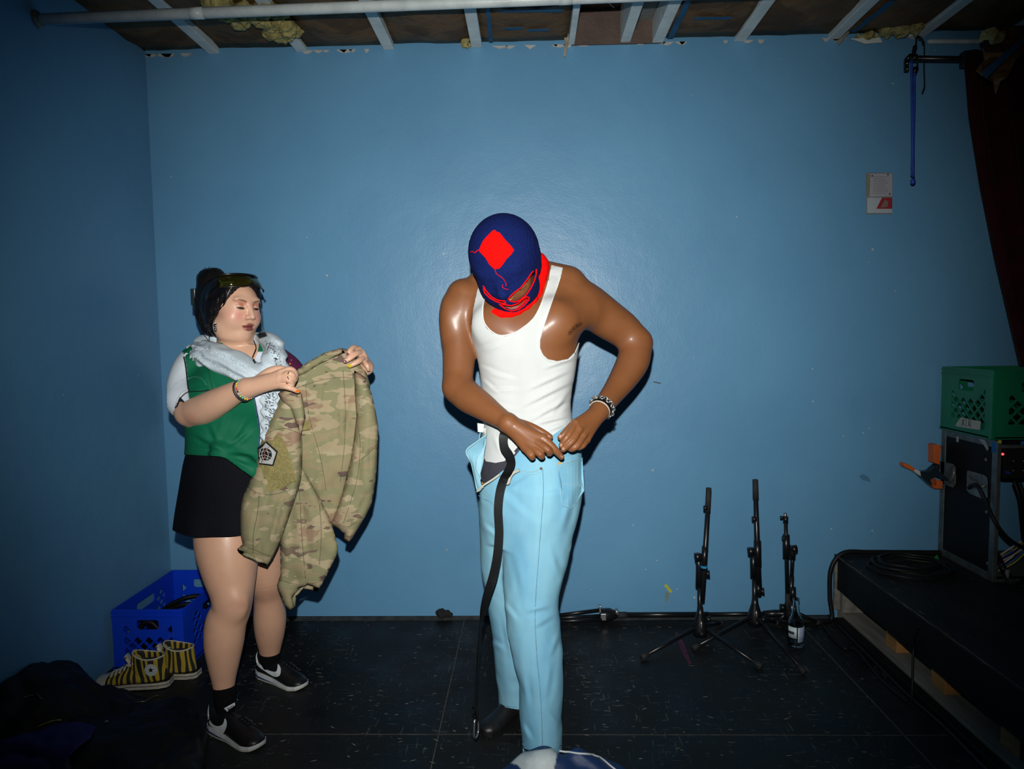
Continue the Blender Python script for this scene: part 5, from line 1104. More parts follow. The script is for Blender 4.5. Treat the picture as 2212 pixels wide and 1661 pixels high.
J.disp = lambda P: .0045 * vnoise(P, 11, 8) + .0015 * vnoise(P, 30, 9) + creases(P, jl)
V, Q = J.mesh(.0055, smooth=2); pj = PJ(V); fc = facing(V, Q)
WPOLY = [(1000, 1066), (1030, 1062), (1042, 1050), (1064, 1036), (1086, 1021), (1104, 996), (1122, 973), (1150, 962), (1190, 944), (1212, 928), (1235, 916), (1250, 914), (1285, 920), (1330, 1100), (1330, 1633), (1165, 1628), (1131, 1617), (1120, 1604), (1118, 1534), (1104, 1533), (1086, 1526), (1070, 1519), (950, 1500), (950, 1066)]
f1 = sd_poly(pj, WPOLY); f1 = np.where((V[:, 1] > 2.275) & (pj[:, 1] > 1400), np.maximum(f1, pj[:, 1] - np.interp(pj[:, 0], [1075, 1090, 1118, 1170], [1521, 1528, 1533, 1533])), f1); yb = np.maximum(924 - pj[:, 1], pj[:, 1] - np.where(V[:, 1] < 2.26, 1629, 1529)); f = np.where(fc > -.05, f1, yb)
V, T_ = clip(V, Q, f); jb = bvh_of(V, T_)
je = mesh_obj('jeans', V, T_, MJEAN, man, smooth=True, solid=.004, label='pale washed blue jeans, unbuttoned'); 
MTH = mat('pale_denim_thread', srgb(150, 190, 200), .9); MDK = mat('darker_denim_seam', srgb(98, 158, 192), .9, var=.3, vscale=60)
seam('side_seam', [(1172, 1012), (1174, 1060), (1170, 1120), (1164, 1200), (1158, 1280), (1156, 1340), (1160, 1420), (1166, 1480), (1170, 1540), (1172, 1622)], jb, .0013, MDK, je, .0001)
seam('side_seam_stitch', [(1167, 1020), (1169, 1060), (1166, 1120), (1160, 1200), (1154, 1280), (1152, 1340), (1156, 1420), (1162, 1480), (1166, 1540), (1168, 1620)], jb, .0009, MTH, je, .001)
seam('pocket_opening', [(1125, 1016), (1140, 1019), (1155, 1018), (1171, 1011)], jb, .0016, MTH, je, .001); seam('pocket_opening', [(1126, 1022), (1142, 1025), (1156, 1024), (1172, 1017)], jb, .001, MTH, je, .001)
seam('waistband_seam', [(1130, 985), (1160, 990), (1180, 985), (1205, 978), (1235, 966), (1256, 958)], jb, .0014, MTH, je, .001)
pk = [(1203, 1004), (1225, 998), (1258, 988), (1262, 1060), (1243, 1088), (1231, 1101), (1212, 1092)]
decal('back_pocket', pk, jb, MJEAN, je, .001, .002, 7); seam('pocket_stitch', [(1204, 1006), (1207, 1040), (1213, 1089), (1231, 1098), (1242, 1086)], jb, .0011, MTH, je, .004, False); seam('pocket_stitch', [(1203, 1004), (1225, 998), (1257, 989)], jb, .0014, MTH, je, .004); seam('pocket_stitch', [(1206, 1009), (1226, 1003), (1256, 994)], jb, .0009, MTH, je, .004)
seam('pocket_stitch', [(1210, 1048), (1222, 1045), (1235, 1050), (1252, 1054)], jb, .0009, MTH, je, .004); decal('bar_tack', [(1203, 1000), (1213, 997), (1213, 1001), (1204, 1004)], jb, mat('orange_thread', (.5, .3, .08), .8), je, .003, .001, 4)
for x, y in ((1168.5, 1012), ): MB().sphere(np.array(cast_pts(jb, [(x, y)], .001)[0]), .0045, 10).build('rivet', mat('copper_rivet', (.3, .12, .06), .35, metal=.7), je, smooth=True)
seam('hem_stitch', [(1128, 1606), (1145, 1617), (1165, 1622), (1190, 1620), (1211, 1610)], jb, .001, MDK, je, .001); seam('hem_stitch', [(1082, 1520), (1095, 1525), (1117, 1527)], jb, .001, MDK, je, .001)
seam('crotch_fold', [(1034, 1070), (1045, 1078), (1056, 1082), (1066, 1090)], jb, .0012, MDK, je, .0005)
seam('waist_edge', [(1044, 1049), (1064, 1035), (1086, 1020), (1104, 995), (1121, 974)], jb, .003, MTH, je, .001, False)
# fly flap falling open
MIN = mat('denim_inside', srgb(150, 196, 214), .9, var=.15, bump=.3, bscale=200)
def sheet(name, rows, m, parent, th=.004, **k):
    """rows of (px,py,Y) points, equal length"""
    n, mm = len(rows), len(rows[0]); P = np.array([[PY(*q_) for q_ in r] for r in rows]); P = np.array([catmull(P[:, j], 4) for j in range(mm)]).transpose(1, 0, 2); n = len(P); P = np.array([catmull(P[i], 4) for i in range(n)]); mm = P.shape[1]
    return mesh_obj(name, P.reshape(-1, 3), grid_faces(n, mm), m, parent, smooth=True, solid=th, soff=0, **k)
sheet('fly_flap', [[(1052, 939, 2.24), (1047, 950, 2.215), (1047, 960, 2.19)], [(1030, 955, 2.22), (1040, 968, 2.195), (1046, 980, 2.18)], [(1007, 974, 2.20), (1026, 990, 2.175), (1044, 1000, 2.168)], [(1018, 1000, 2.19), (1026, 1012, 2.17), (1038, 1025, 2.165)], [(1025, 1030, 2.185), (1030, 1038, 2.17), (1038, 1040, 2.165)], [(1032, 1060, 2.18), (1036, 1056, 2.17), (1042, 1050, 2.165)]], MJEAN, je)
sheet('fly_facing', [[(1050, 946, 2.20), (1049, 956, 2.19)], [(1043, 970, 2.185), (1045, 982, 2.178)], [(1030, 988, 2.17), (1042, 1000, 2.162)], [(1028, 1012, 2.165), (1038, 1022, 2.158)], [(1036, 1028, 2.16), (1039, 1036, 2.155)]], MIN, je)
MB().tube(catmull([PY(1052, 938, 2.235), PY(1030, 954, 2.215), PY(1007, 974, 2.195), PY(1018, 1000, 2.185), PY(1025, 1030, 2.18), PY(1032, 1060, 2.175), PY(1044, 1051, 2.16)], 6), .0024, 6).build('flap_edge', MTH, je, smooth=True)
MB().tube(catmull([PY(1030, 1062, 2.175), PY(1042, 1050, 2.16), PY(1064, 1036, 2.152), PY(1086, 1020, 2.15)], 6), .0035, 6).build('fly_edge', mat('cream_denim_edge', srgb(190, 195, 180), .9), je, smooth=True)
MB().sphere(PY(1042, 1044, 2.15), .005, 10).build('fly_button', mat('copper_button', (.4, .16, .05), .35, metal=.7), je, smooth=True)
MB().ribbon(catmull([PY(1083, 1020, 2.142), PY(1089, 1028, 2.13), PY(1096, 1036, 2.13)], 4), (1, 0, .6), .018, .004).build('belt_loop', MJEAN, je)
MB().tube(catmull([PY(1121, 1016, 2.145), PY(1108, 1022, 2.128), PY(1101, 1032, 2.122), (PY(1098, 1043, 2.125)), PY(1093, 1042, 2.13), PY(1098, 1030, 2.13)], 6), [.004] * 0 or .0055, 8).build('pocket_bag_roll', mat('cream_pocketing', srgb(190, 190, 178), .9), je, smooth=True)
# ---- underwear
U = SDF(); U.pxloft([(1140, 935, 104, 2.31, .134), (1140, 970, 108, 2.31, .136), (1142, 1010, 109, 2.30, .139), (1142, 1060, 108, 2.30, .139), (1140, 1090, 100, 2.30, .135)], k=.02); U.disp = lambda P: .001 * vnoise(P, 20, 2)
V, Q = U.mesh(.007); V, T_ = clip(V, Q, sd_poly(PJ(V), [(1030, 985), (1046, 996), (1070, 1000), (1090, 996), (1118, 966), (1150, 960), (1200, 948), (1240, 960), (1240, 1085), (1060, 1085), (1028, 1060)])); mesh_obj('underwear', V, T_, mat('charcoal_cotton', (.03, .03, .045), .85, bump=.2), man, smooth=True, solid=.003)
# ---- shoes under the hems
for heel, toe in ((PG(1172, 1618), PG(1165, 1700)), (PG(1146, 1530), PG(1096, 1560))):
    sh_ = low_sneaker(heel, toe, .25, man)[0]; sh_.name = 'shoe'
    for ch_ in sh_.children: ch_.data.materials[0] = MBLK
# ---- belt hanging from the loops
MBELT = mat('black_leather_belt', (.006, .007, .008), .42, var=.2, bump=.02, bscale=200, spec=.12)
bw = [(1096, 934, 2.105, 14), (1089, 938, 2.10, 16), (1087, 950, 2.098, 17), (1090, 968, 2.098, 17), (1100, 984, 2.10, 17), (1104, 1000, 2.105, 17), (1098, 1018, 2.11, 17), (1088, 1036, 2.12, 17), (1080, 1062, 2.12, 17), (1076, 1100, 2.11, 17), (1078, 1150, 2.10, 17), (1074, 1200, 2.09, 17), (1065, 1245, 2.085, 17), (1052, 1285, 2.08, 14), (1043, 1318, 2.08, 11), (1038, 1350, 2.08, 5), (1034, 1400, 2.08, 3), (1030, 1460, 2.08, 3), (1027, 1525, 2.08, 4)]
P = catmull([PY(x, y, Y) for x, y, Y, w in bw], 18); wv = catmull([(math.cos(a), math.sin(a) * -1, .25) for a in np.interp(range(len(bw)), [0, 12, 15, 18], [.0, .15, 1.35, 1.45])], 18)
blt = MB().ribbon(P, wv, .027, .004).build('belt', MBELT, man, smooth=False); blt['label'] = 'long black leather belt hanging from the loops'
MB().tube(catmull([PY(1022, 1530, 2.08), PY(1025, 1525, 2.075), PY(1029, 1530, 2.075), PY(1031, 1545, 2.078), PY(1024, 1548, 2.08), PY(1021, 1536, 2.08)], 4), .004, 8).build('belt_keeper', MBELT, blt, smooth=True)
a0 = np.array(PY(1029, 1550, 2.075)); MB().tube(catmull([PY(1025, 1556, 2.06), PY(1024, 1588, 2.06), PY(1029, 1593, 2.07), PY(1033, 1580, 2.09), PY(1032, 1556, 2.09), PY(1025, 1556, 2.06)], 5), .0032, 8).build('buckle', mat('bright_steel', (.6, .6, .58), .25, metal=.9), blt, smooth=True)
MB().ribbon(catmull([PY(1027, 1526, 2.078), PY(1030, 1545, 2.075), PY(1027, 1562, 2.075)], 5), (.3, -1, 0), .024, .005).build('belt_tip', MBELT, blt)
# ---- wrist chain and cuff
br_ = thing('bracelet', PY(1290, 890, 2.2), None, None, parent=man)
wc_ = PY(1297, 884, 2.21); wa = PY(1325, 848, 2.29) - wc_; wa /= np.linalg.norm(wa); wu = np.cross(wa, (0, 1, 0)); wu /= np.linalg.norm(wu); wv_ = np.cross(wa, wu)
ring = lambda o, r, n=26: [wc_ + wa * o + r * (math.cos(a) * wu + math.sin(a) * wv_) for a in np.linspace(0, 2 * math.pi, n)]
MB().ribbon(np.array(ring(.012, .0345)), np.tile(wa, (26, 1)), .018, .004).build('leather_cuff', MBELT, br_, smooth=False)
MB().tube(np.array(ring(-.004, .0335)), .0025, 6, cap=False).build('thin_band', mat('pale_cord', (.5, .48, .42), .6), br_, smooth=True)
for i in range(22):
    a = 2 * math.pi * i / 22; p = wc_ + wa * .012 + .0395 * (math.cos(a) * wu + math.sin(a) * wv_); t_ = -math.sin(a) * wu + math.cos(a) * wv_; nr = math.cos(a) * wu + math.sin(a) * wv_
    ex = wa if i % 2 else nr; MB().tube([p + .0075 * (math.cos(b) * t_ * 1.1 + math.sin(b) * (ex * .8 + wa * .3)) for b in np.linspace(0, 2 * math.pi, 9)], .0022, 5, cap=False).build('chain_link', mat('bright_steel'), br_, smooth=True)
# ---- balaclava
MBAL = mat('navy_knit', (.006, .014, .095), .95, var=.25, vscale=160, bump=.2, bscale=260, spec=.08); MRED = mat('red_knit', (.95, .004, .003), .9, var=.1, vscale=160, bump=.15, bscale=260, spec=.05)
K = SDF(); head_prims(K, HO, HR, HSC, k=.03)
K.ell(locp(HR, HO, (0, .035, -.015), HSC), (.104, .110, .116), HR, k=.03); K.ell(locp(HR, HO, (0, -.05, .03)), (.078, .082, .066), HR, k=.03)
K.disp = lambda P: .007 + .0006 * np.sin(((P - HO) @ HR)[:, 0] * 900) + .0004 * vnoise(P, 60, 2)
V, Q = K.mesh(.0028, smooth=1); pj = PJ(V); fc = facing(V, Q)
EYR = [(1158, 581), (1158, 592), (1154, 606), (1147, 621), (1136, 637), (1124, 647), (1113, 652), (1102, 650), (1097, 645), (1110, 632), (1124, 622), (1137, 606), (1149, 588)]
EYL = [(1044, 617), (1052, 630), (1062, 641), (1076, 648), (1090, 650), (1094, 655), (1085, 655), (1072, 651), (1058, 643), (1047, 632)]
MOU = [(1079, 657), (1091, 666), (1105, 671), (1120, 668), (1132, 659), (1142, 647), (1143, 642), (1136, 641), (1126, 648), (1117, 656), (1104, 660), (1090, 658)]
f = np.minimum(np.minimum(sd_poly(pj, EYR), sd_poly(pj, EYL)), sd_poly(pj, MOU)); front = (fc > 0) & (V[:, 1] < HO[1] + .03); f = np.where(front, -f, -5)
kb = bvh_of(V, Q); zc = PY(1100, 690, 2.2)[2]; Vc, Tc = clip(V, Q, np.maximum(f, (zc - V[:, 2]) * 1000))
bal = mesh_obj('balaclava', Vc, Tc, MBAL, man, smooth=True, solid=.004, label='navy knit balaclava with red trim and diamond')
MB2 = bvh_of(V, Q)
for P_ in (EYR, EYL, MOU): seam('red_trim', P_, MB2, .0022, MRED, bal, .001, False, True)
decal('red_diamond', [(1064, 499), (1069, 497), (1073, 501), (1080, 504), (1090, 517), (1103, 531), (1110, 540), (1104, 550), (1094, 559), (1085, 573), (1078, 580), (1068, 581), (1058, 572), (1050, 558), (1036, 543), (1036, 538), (1044, 521), (1052, 511)], MB2, MRED, bal, .002, .003, 7)
seam('loose_thread', [(1036, 541), (1032, 541), (1028, 546), (1022, 543), (1018, 545)], MB2, .0013, MRED, bal, .003); seam('loose_thread', [(1070, 581), (1073, 590), (1086, 600), (1092, 611), (1092, 618)], MB2, .001, MRED, bal, .003); seam('loose_thread', [(1086, 614), (1085, 619), (1090, 624), (1097, 625)], MB2, .001, MRED, bal, .003)
# red neck tube
NK = SDF(); nt_ = 22
for i in range(nt_):
    a0, a1 = 2 * math.pi * i / nt_, 2 * math.pi * (i + 1) / nt_
    el = lambda a: (1110 + 59 * math.cos(a), 630 + 42 * math.sin(a) - 23 * math.cos(a), 2.298 - .099 * math.sin(a) - .02 * max(0, -math.cos(a)), 11.5)
    NK.pxchain([el(a0), el(a1)], .01)
    el2 = lambda a: (1116 + 54 * math.cos(a), 600 + 36 * math.sin(a) - 22 * math.cos(a), 2.30 - .06 * math.sin(a), 15)
    NK.pxchain([el2(a0), el2(a1)], .014)
NK.disp = lambda P: .0008 * np.sin(P[:, 2] * 240 + 3 * vnoise(P, 12, 1)) + .001 * vnoise(P, 50, 3)
V, Q = NK.mesh(.004, smooth=1); mesh_obj('neck_tube', V, Q, MRED, bal, smooth=True)
MHAIR = mat('black_hair', (.006, .005, .005), .45, var=.3, bump=.5, bscale=120, stretch=(1, 1, .2))
decal('eyebrow', [(1118, 618), (1128, 611), (1138, 604), (1141, 604), (1139, 609), (1128, 616), (1119, 621)], bb_, MHAIR, man, .001, .001, 4); seam('eyelashes', [(1118, 624), (1124, 626), (1131, 623), (1136, 617)], bb_, .0012, MHAIR, man, .001)
# ================================================================== the woman
SKW = np.array(srgb(206, 164, 138)); MSKW = mat('light_skin', attr=True, rough=.42, var=.05, vscale=25, bump=.03, bscale=420, spec=.4, coat=.08, crough=.25)
wom = thing('person', PG(540, 1540), 'person in green and white jersey and black skirt holding up a camouflage jacket', 'person')
WH = PY(503.5, 664, 2.40); yaw = math.radians(60); pit = math.radians(7); fw = np.array([math.sin(yaw) * math.cos(pit), -math.cos(yaw) * math.cos(pit), -math.sin(pit)])
WR = axes(fw, (math.cos(yaw), math.sin(yaw), -.03)); HS = 1.0
if WR[2, 1] < 0: WR[:, 1] *= -1
Wb = SDF(); head_prims(Wb, WH, WR, HS, plump=.45, cr=(.025, .079))
Wb.pxchain([(505, 700, 2.42, 36), (508, 740, 2.43, 37), (512, 775, 2.44, 42)], .025)
WT = [(515, 745, 60, 2.44, .07), (513, 765, 92, 2.44, .09), (514, 800, 106, 2.44, .12), (516, 850, 110, 2.43, .145), (516, 900, 107, 2.43, .15), (515, 950, 104, 2.43, .15), (514, 1000, 108, 2.43, .155), (512, 1060, 113, 2.43, .16), (512, 1110, 110, 2.43, .155)]
Wb.pxloft(WT, k=.02)
NEAR = [(423, 790, 2.40, 34), (412, 830, 2.38, 34), (408, 870, 2.35, 33), (412, 890, 2.33, 31)]
Wb.pxchain(NEAR, .02); Wb.pxchain([(411, 889, 2.33, 32), (440, 883, 2.29, 34), (475, 866, 2.25, 30), (510, 847, 2.22, 24), (535, 838, 2.20, 20)], .015)
Wb.pxchain([(605, 800, 2.50, 34), (650, 850, 2.56, 30), (700, 860, 2.58, 28)], .02); Wb.pxchain([(700, 860, 2.58, 28), (750, 825, 2.52, 24), (786, 795, 2.45, 17)], .015)
hand(Wb, (535, 838, 2.20, 19), [(607, 806, 2.165, 9), (606, 815, 2.158, 9), (603, 823, 2.16, 8.6), (598, 832, 2.168, 8)],
     [[(607, 806, 2.165, 9), (627, 799, 2.165, 8), (637, 808, 2.18, 7), (637, 820, 2.20, 6)], [(606, 815, 2.158, 8.8), (627, 808, 2.15, 7.8), (634, 819, 2.165, 7), (632, 828, 2.19, 6)],
      [(603, 823, 2.16, 8.4), (622, 819, 2.148, 7.4), (630, 829, 2.16, 6.6), (629, 836, 2.18, 5.6)], [(598, 832, 2.168, 7.6), (617, 835, 2.15, 6.6), (632, 840, 2.155, 5.8), (643, 845, 2.165, 5)]],
     [(548, 830, 2.20, 12), (580, 805, 2.20, 10.5), (605, 797, 2.20, 8.5), (624, 803, 2.205, 7)])
hand(Wb, (790, 793, 2.44, 14), [(773, 755, 2.395, 7.4), (781, 762, 2.39, 7.6), (786, 771, 2.39, 7.4), (787, 781, 2.395, 6.8)],
     [[(773, 755, 2.395, 7), (763, 751, 2.36, 6.4), (756, 758, 2.335, 5.6), (752, 766, 2.33, 4.8)], [(781, 762, 2.39, 7.2), (769, 764, 2.35, 6.5), (757, 773, 2.33, 5.7), (746, 780, 2.325, 4.9)],
      [(786, 771, 2.39, 7), (776, 779, 2.35, 6.4), (766, 785, 2.335, 5.6), (756, 790, 2.33, 4.8)], [(787, 781, 2.395, 6.4), (791, 787, 2.37, 5.6), (794, 792, 2.365, 5), (796, 798, 2.37, 4.2)]],
     [(788, 790, 2.45, 9), (776, 795, 2.45, 7), (764, 796, 2.45, 6.4), (756, 795, 2.445, 5.6)], 8)
# legs
Wb.pxchain([(488, 1070, 2.40, 62), (490, 1130, 2.38, 68), (491, 1175, 2.36, 68), (496, 1230, 2.335, 58), (501, 1275, 2.32, 47), (500, 1312, 2.315, 42.5), (488, 1345, 2.31, 44), (484, 1385, 2.305, 42.5), (483, 1425, 2.30, 35), (483, 1460, 2.295, 27), (484, 1490, 2.29, 22), (485, 1520, 2.288, 19)], .02)
Wb.ell(PY(503, 1305, 2.275), (.05, .03, .055), k=.03)
Wb.pxchain([(556, 1080, 2.49, 60), (566, 1180, 2.53, 50), (574, 1240, 2.55, 41), (580, 1285, 2.59, 32), (583, 1335, 2.62, 35), (583, 1365, 2.635, 32), (583, 1395, 2.65, 25), (583, 1422, 2.66, 19)], .02)
V1, Q1 = Wb.mesh(.005, smooth=2)
lo2 = np.array([PY(545, 850, 2.16)[0], 2.10, PY(600, 856, 2.16)[2]]); hi2 = np.array([PY(655, 790, 2.16)[0], 2.235, PY(600, 786, 2.16)[2]])
lo3 = np.array([PY(736, 805, 2.33)[0], 2.30, PY(760, 808, 2.44)[2]]); hi3 = np.array([PY(806, 740, 2.44)[0], 2.52, PY(760, 738, 2.44)[2]])
V1, Q1 = refine(Wb, V1, Q1, [(WH - np.array([.14, .14, .14]), WH + np.array([.14, .12, .13])), (lo2, hi2), (lo3, hi3)], .002)
Lh = (V1 - WH) @ WR / HS; c = np.tile(SKW, (len(V1), 1)); hd = (np.abs(Lh[:, 0]) < .1) & (Lh[:, 1] > -.12) & (Lh[:, 2] > .0)
g = lambda x, y, rx, ry: np.exp(-((Lh[:, 0] - x) / rx) ** 2 - ((Lh[:, 1] - y) / ry) ** 2) * hd
for q in (-1, 1):
    c = lerpc(c, srgb(205, 110, 110), .5 * g(q * .045, -.022, .024, .018)); c = lerpc(c, srgb(170, 92, 72), .75 * g(q * .031, .018, .02, .009))
Lp = np.stack([Lh[:, 0], Lh[:, 1]], 1)
lips = [(-.0225, -.0585), (-.012, -.0505), (-.004, -.047), (0, -.0485), (.004, -.047), (.012, -.0505), (.0225, -.0585), (.014, -.069), (.004, -.0735), (-.004, -.0735), (-.014, -.069)]
c = lerpc(c, srgb(132, 70, 68), mask(Lp, lips, .0012) * (Lh[:, 2] > .07))
c = lerpc(c, srgb(80, 30, 30), .8 * np.exp(-((Lh[:, 1] + .058) / .0016) ** 2) * (np.abs(Lh[:, 0]) < .021) * (Lh[:, 2] > .07))
for q in (-1, 1):
    A = [(q * .014, .028), (q * .026, .0325), (q * .040, .034), (q * .054, .027), (q * .042, .0295), (q * .027, .0275), (q * .015, .023)]
    c = lerpc(c, srgb(82, 52, 44), .9 * mask(Lp, A, .002) * (Lh[:, 2] > .02))
    E_ = [(q * .0175, .0045), (q * .024, .0068), (q * .032, .0072), (q * .040, .006), (q * .046, .0055), (q * .040, .0015), (q * .031, .0), (q * .023, .0012)]
    c = lerpc(c, srgb(40, 28, 24), mask(Lp, E_, .0008) * (Lh[:, 2] > .03))
pjw = PJ(V1)
c = lerpc(c, srgb(165, 105, 85), .45 * blob(pjw, 515, 1302, 22, 14)); c = lerpc(c, srgb(150, 105, 95), .5 * blob(pjw, 525, 1308, 9, 6)); c = lerpc(c, srgb(190, 120, 100), .35 * blob(pjw, 580, 1290, 24, 14)); c = lerpc(c, srgb(200, 130, 110), .4 * blob(pjw, 410, 905, 16, 14))
c = lerpc(c, SKW * np.array([.92, .85, .8]), .5 * (pjw[:, 1] > 1150))
mesh_obj('body', V1, Q1, MSKW, wom, smooth=True, col=c, label='light skin with rosy cheeks and dark lips'); wbv = bvh_of(V1, Q1)
for x, y, rx, ry, col_, nm in ((643, 845, 4.2, 3, (.75, .16, .01), 'orange'), (752, 765, 3.6, 3.4, (.2, .04, .06), 'plum'), (745, 781, 4, 3, (.06, .03, .08), 'dark'), (755, 790, 5, 3.4, (.6, .45, .03), 'gold'), (796, 800, 2.6, 4, (.55, .4, .33), 'bare')):
    decal('fingernail', circ(x, y, rx, 10, ry), wbv, mat('nail_' + nm, col_, .25), wom, .0006, .001, 4)
hl = lambda p: locp(WR, WH, p, HS)
for q in (-1, 1): MB().tube(catmull([hl((q * .0175, .0045, .083)), hl((q * .024, .0015, .0895)), hl((q * .032, .0005, .0885)), hl((q * .040, .002, .084)), hl((q * .0465, .005, .076))], 4), .0011, 5).build('eyelashes', MHAIR, wom, smooth=True)
# ---- hair
MHW = mat('glossy_black_hair', (.007, .006, .007), .33, var=.4, vscale=40, bump=.6, bscale=60, stretch=(1, 1, .25), spec=.35)
Hh_ = SDF(); Eh = lambda p, r, k=.02, sg=1: Hh_.ell(hl(p), np.asarray(r) * HS, WR, k, sg)
Eh((0, .030, -.020), (.083, .080, .100)); Eh((0, -.005, -.05), (.08, .09, .07)); Eh((-.072, -.005, -.022), (.02, .045, .045)); Eh((.072, -.005, -.022), (.02, .045, .045)); Eh((0, -.065, -.06), (.045, .05, .04), .03)
Eh((0, -.045, .075), (.074, .125, .06), .006, -1); Eh((.012, .04, .086), (.052, .055, .05), .008, -1)
for q in (-1, 1):                                                                     # strands framing the face
    Hh_.chain([(hl((q * .010, .098, .055)), .012), (hl((q * .042, .084, .058)), .011), (hl((q * .064, .050, .044)), .011), (hl((q * .076, .01, .014)), .012), (hl((q * .078, -.03, -.01)), .012), (hl((q * .07, -.06, -.03)), .010)], .02)
Hh_.chain([(hl((-.04, .095, .06)), .006), (hl((-.064, .05, .058)), .004), (hl((-.071, .01, .045)), .0022), (hl((-.074, -.01, .03)), .0014)], .006)
bun = PY(455, 606, 2.46)
for dx, dy, dz, r in ((0, 0, 0, .043), (.02, .0, .010, .034), (-.018, .01, .008, .032), (.004, -.02, -.012, .032), (-.012, 0, -.024, .03)): Hh_.ell(bun + np.array([dx, dy, dz]), r, k=.012)
Hh_.pxchain([(440, 640, 2.47, 18), (438, 680, 2.47, 16), (448, 712, 2.46, 10), (455, 722, 2.45, 5)], .03); Hh_.pxchain([(455, 620, 2.45, 22), (450, 650, 2.46, 22)], .03)
def strands(P):
    L_ = (P - WH) @ WR; return .0005 * np.sin(L_[:, 0] * 420 + L_[:, 2] * 300 + 5 * vnoise(P, 14, 2)) + .0016 * vnoise(P, 30, 3)
Hh_.disp = strands
V, Q = Hh_.mesh(.0026, smooth=1); hair = mesh_obj('hair', V, Q, MHW, wom, smooth=True, label='black hair in a messy bun'); hbv = bvh_of(V, Q)
wisp = lambda pts, r=.0011: MB().tube(catmull([PY(*p) for p in pts], 6), r, 5).build('loose_strand', MHW, hair, smooth=True)
wisp([(562, 645, 2.33), (564, 670, 2.33), (566, 700, 2.335), (560, 720, 2.34)], .0016); wisp([(563, 690, 2.33), (566, 712, 2.33), (562, 716, 2.33)], .0011); wisp([(548, 735, 2.33), (553, 750, 2.32), (548, 765, 2.32), (545, 772, 2.32)], .0016); wisp([(432, 690, 2.46), (436, 715, 2.45), (450, 735, 2.44), (462, 748, 2.40)], .0012); wisp([(452, 715, 2.42), (452, 735, 2.36), (456, 746, 2.35)], .0012)
for k_ in range(10):
    random.seed(k_); a = random.uniform(2.2, 4.6); b0 = bun + np.array([.036 * math.cos(a), 0, -.036 * math.sin(a)]); wisp_p = [b0, b0 + np.array([.012 * math.cos(a), random.uniform(-.01, .01), -.012 * math.sin(a)]), b0 + np.array([.014 * math.cos(a + .8), 0, -.016 * math.sin(a + .5)])]
    MB().tube(catmull(wisp_p, 5), .0007, 4).build('loose_strand', MHW, hair)
# claw clip
clp = MB().box((-.012, -.02, -.03), (.006, .02, .03), o=PY(424, 642, 2.46)); clp.box((-.006, -.014, -.045), (.012, .014, -.028), o=PY(424, 642, 2.46)); cpo = clp.build('hair_clip', mat('dark_teal_clip', (.015, .03, .035), .3), wom, bevel=.003)
# goggles pushed up on the head
MGF = mat('black_frame_plastic', (.006, .006, .007), .25); sg = thing('sunglasses', PY(520, 605, 2.35), None, None, parent=wom)
lens = mat('amber_lens', (.42, .40, .05), .06, var=.3, vscale=14, spec=.4, trans=.97)
rowsA = []; rowsB = []
for i in range(15):
    t_ = i / 14; a = math.radians(-62 + 128 * t_); up = .096 - .016 * (2 * abs(t_ - .5)) ** 2; r = .100
    top_ = hl((r * .94 * math.sin(a), up + .024, r * .88 * math.cos(a) - .03)); bt_ = hl((r * 1.0 * math.sin(a), up - .016 + .014 * math.exp(-((t_ - .5) / .07) ** 2), .004 + r * .88 * math.cos(a))); rowsA.append(top_); rowsB.append(bt_)
GV = []
for a_, b_ in zip(rowsA, rowsB): GV += [a_, a_ * .5 + b_ * .5 + (WR[:, 2] * .004), b_]
mesh_obj('lens', np.array(GV), grid_faces(15, 3), lens, sg, smooth=True, solid=.0008)
MB().tube(catmull(rowsA, 4), .0036, 6).build('frame_top', MGF, sg, smooth=True); MB().tube(catmull(rowsB, 4), .0022, 6).build('frame_bottom', MGF, sg, smooth=True)
for side in (0,):
    q = -1 if side == 0 else 1; p0 = (rowsA[side] + rowsB[side]) / 2; MB().ribbon(catmull([p0, hl((q * .103, .075, .035)), hl((q * .1, .05, .0)), hl((q * .094, .02, -.02))], 5), WR[:, 1], [.026] * 0 or .018, .004).build('temple_arm', MGF, sg)
# earrings
MSIL = mat('polished_silver', (.75, .75, .75), .18, metal=1.)
er = thing('earring', PY(466, 700, 2.36), None, None, parent=wom); MB().sphere(PY(466.5, 703, 2.325), .0075, 12).build('bead', MSIL, er, smooth=True)
MB().tube(catmull([PY(466, 690, 2.335), PY(463, 695, 2.325), PY(466, 700, 2.325)], 4), .0012, 5).build('hook', MSIL, er); MB().lathe(PY(465.5, 708, 2.325), [(0, .004), (-.006, .005), (-.014, .003)], 10).build('drop', mat('dark_silver', (.2, .2, .22), .3, metal=.9), er, smooth=True)
# ---- jersey
MJER = mat('jersey_cloth', attr=True, rough=.68, var=.06, vscale=20, bump=.04, bscale=420, spec=.25)
Je = SDF(); Je.pxloft(WT, k=.02)
Je.pxchain([(445, 778, 2.43, 30), (424, 790, 2.40, 37), (410, 830, 2.38, 38.5), (405, 862, 2.355, 39)], .02); Je.pxchain([(580, 785, 2.47, 34), (608, 802, 2.50, 38), (648, 848, 2.555, 37)], .02)
Je.pxchain([(450, 770, 2.44, 26), (515, 757, 2.44, 30), (580, 775, 2.46, 28)], .03); Je.ell(PY(470, 850, 2.33), (.09, .06, .08), k=.05); Je.ell(PY(560, 850, 2.33), (.09, .06, .08), k=.05)
Je.ell(PY(477, 976, 2.27), (.022, .02, .02), k=.02); Je.pxchain([(480, 980, 2.275, 12), (515, 1000, 2.265, 16), (545, 1015, 2.265, 14)], .03)
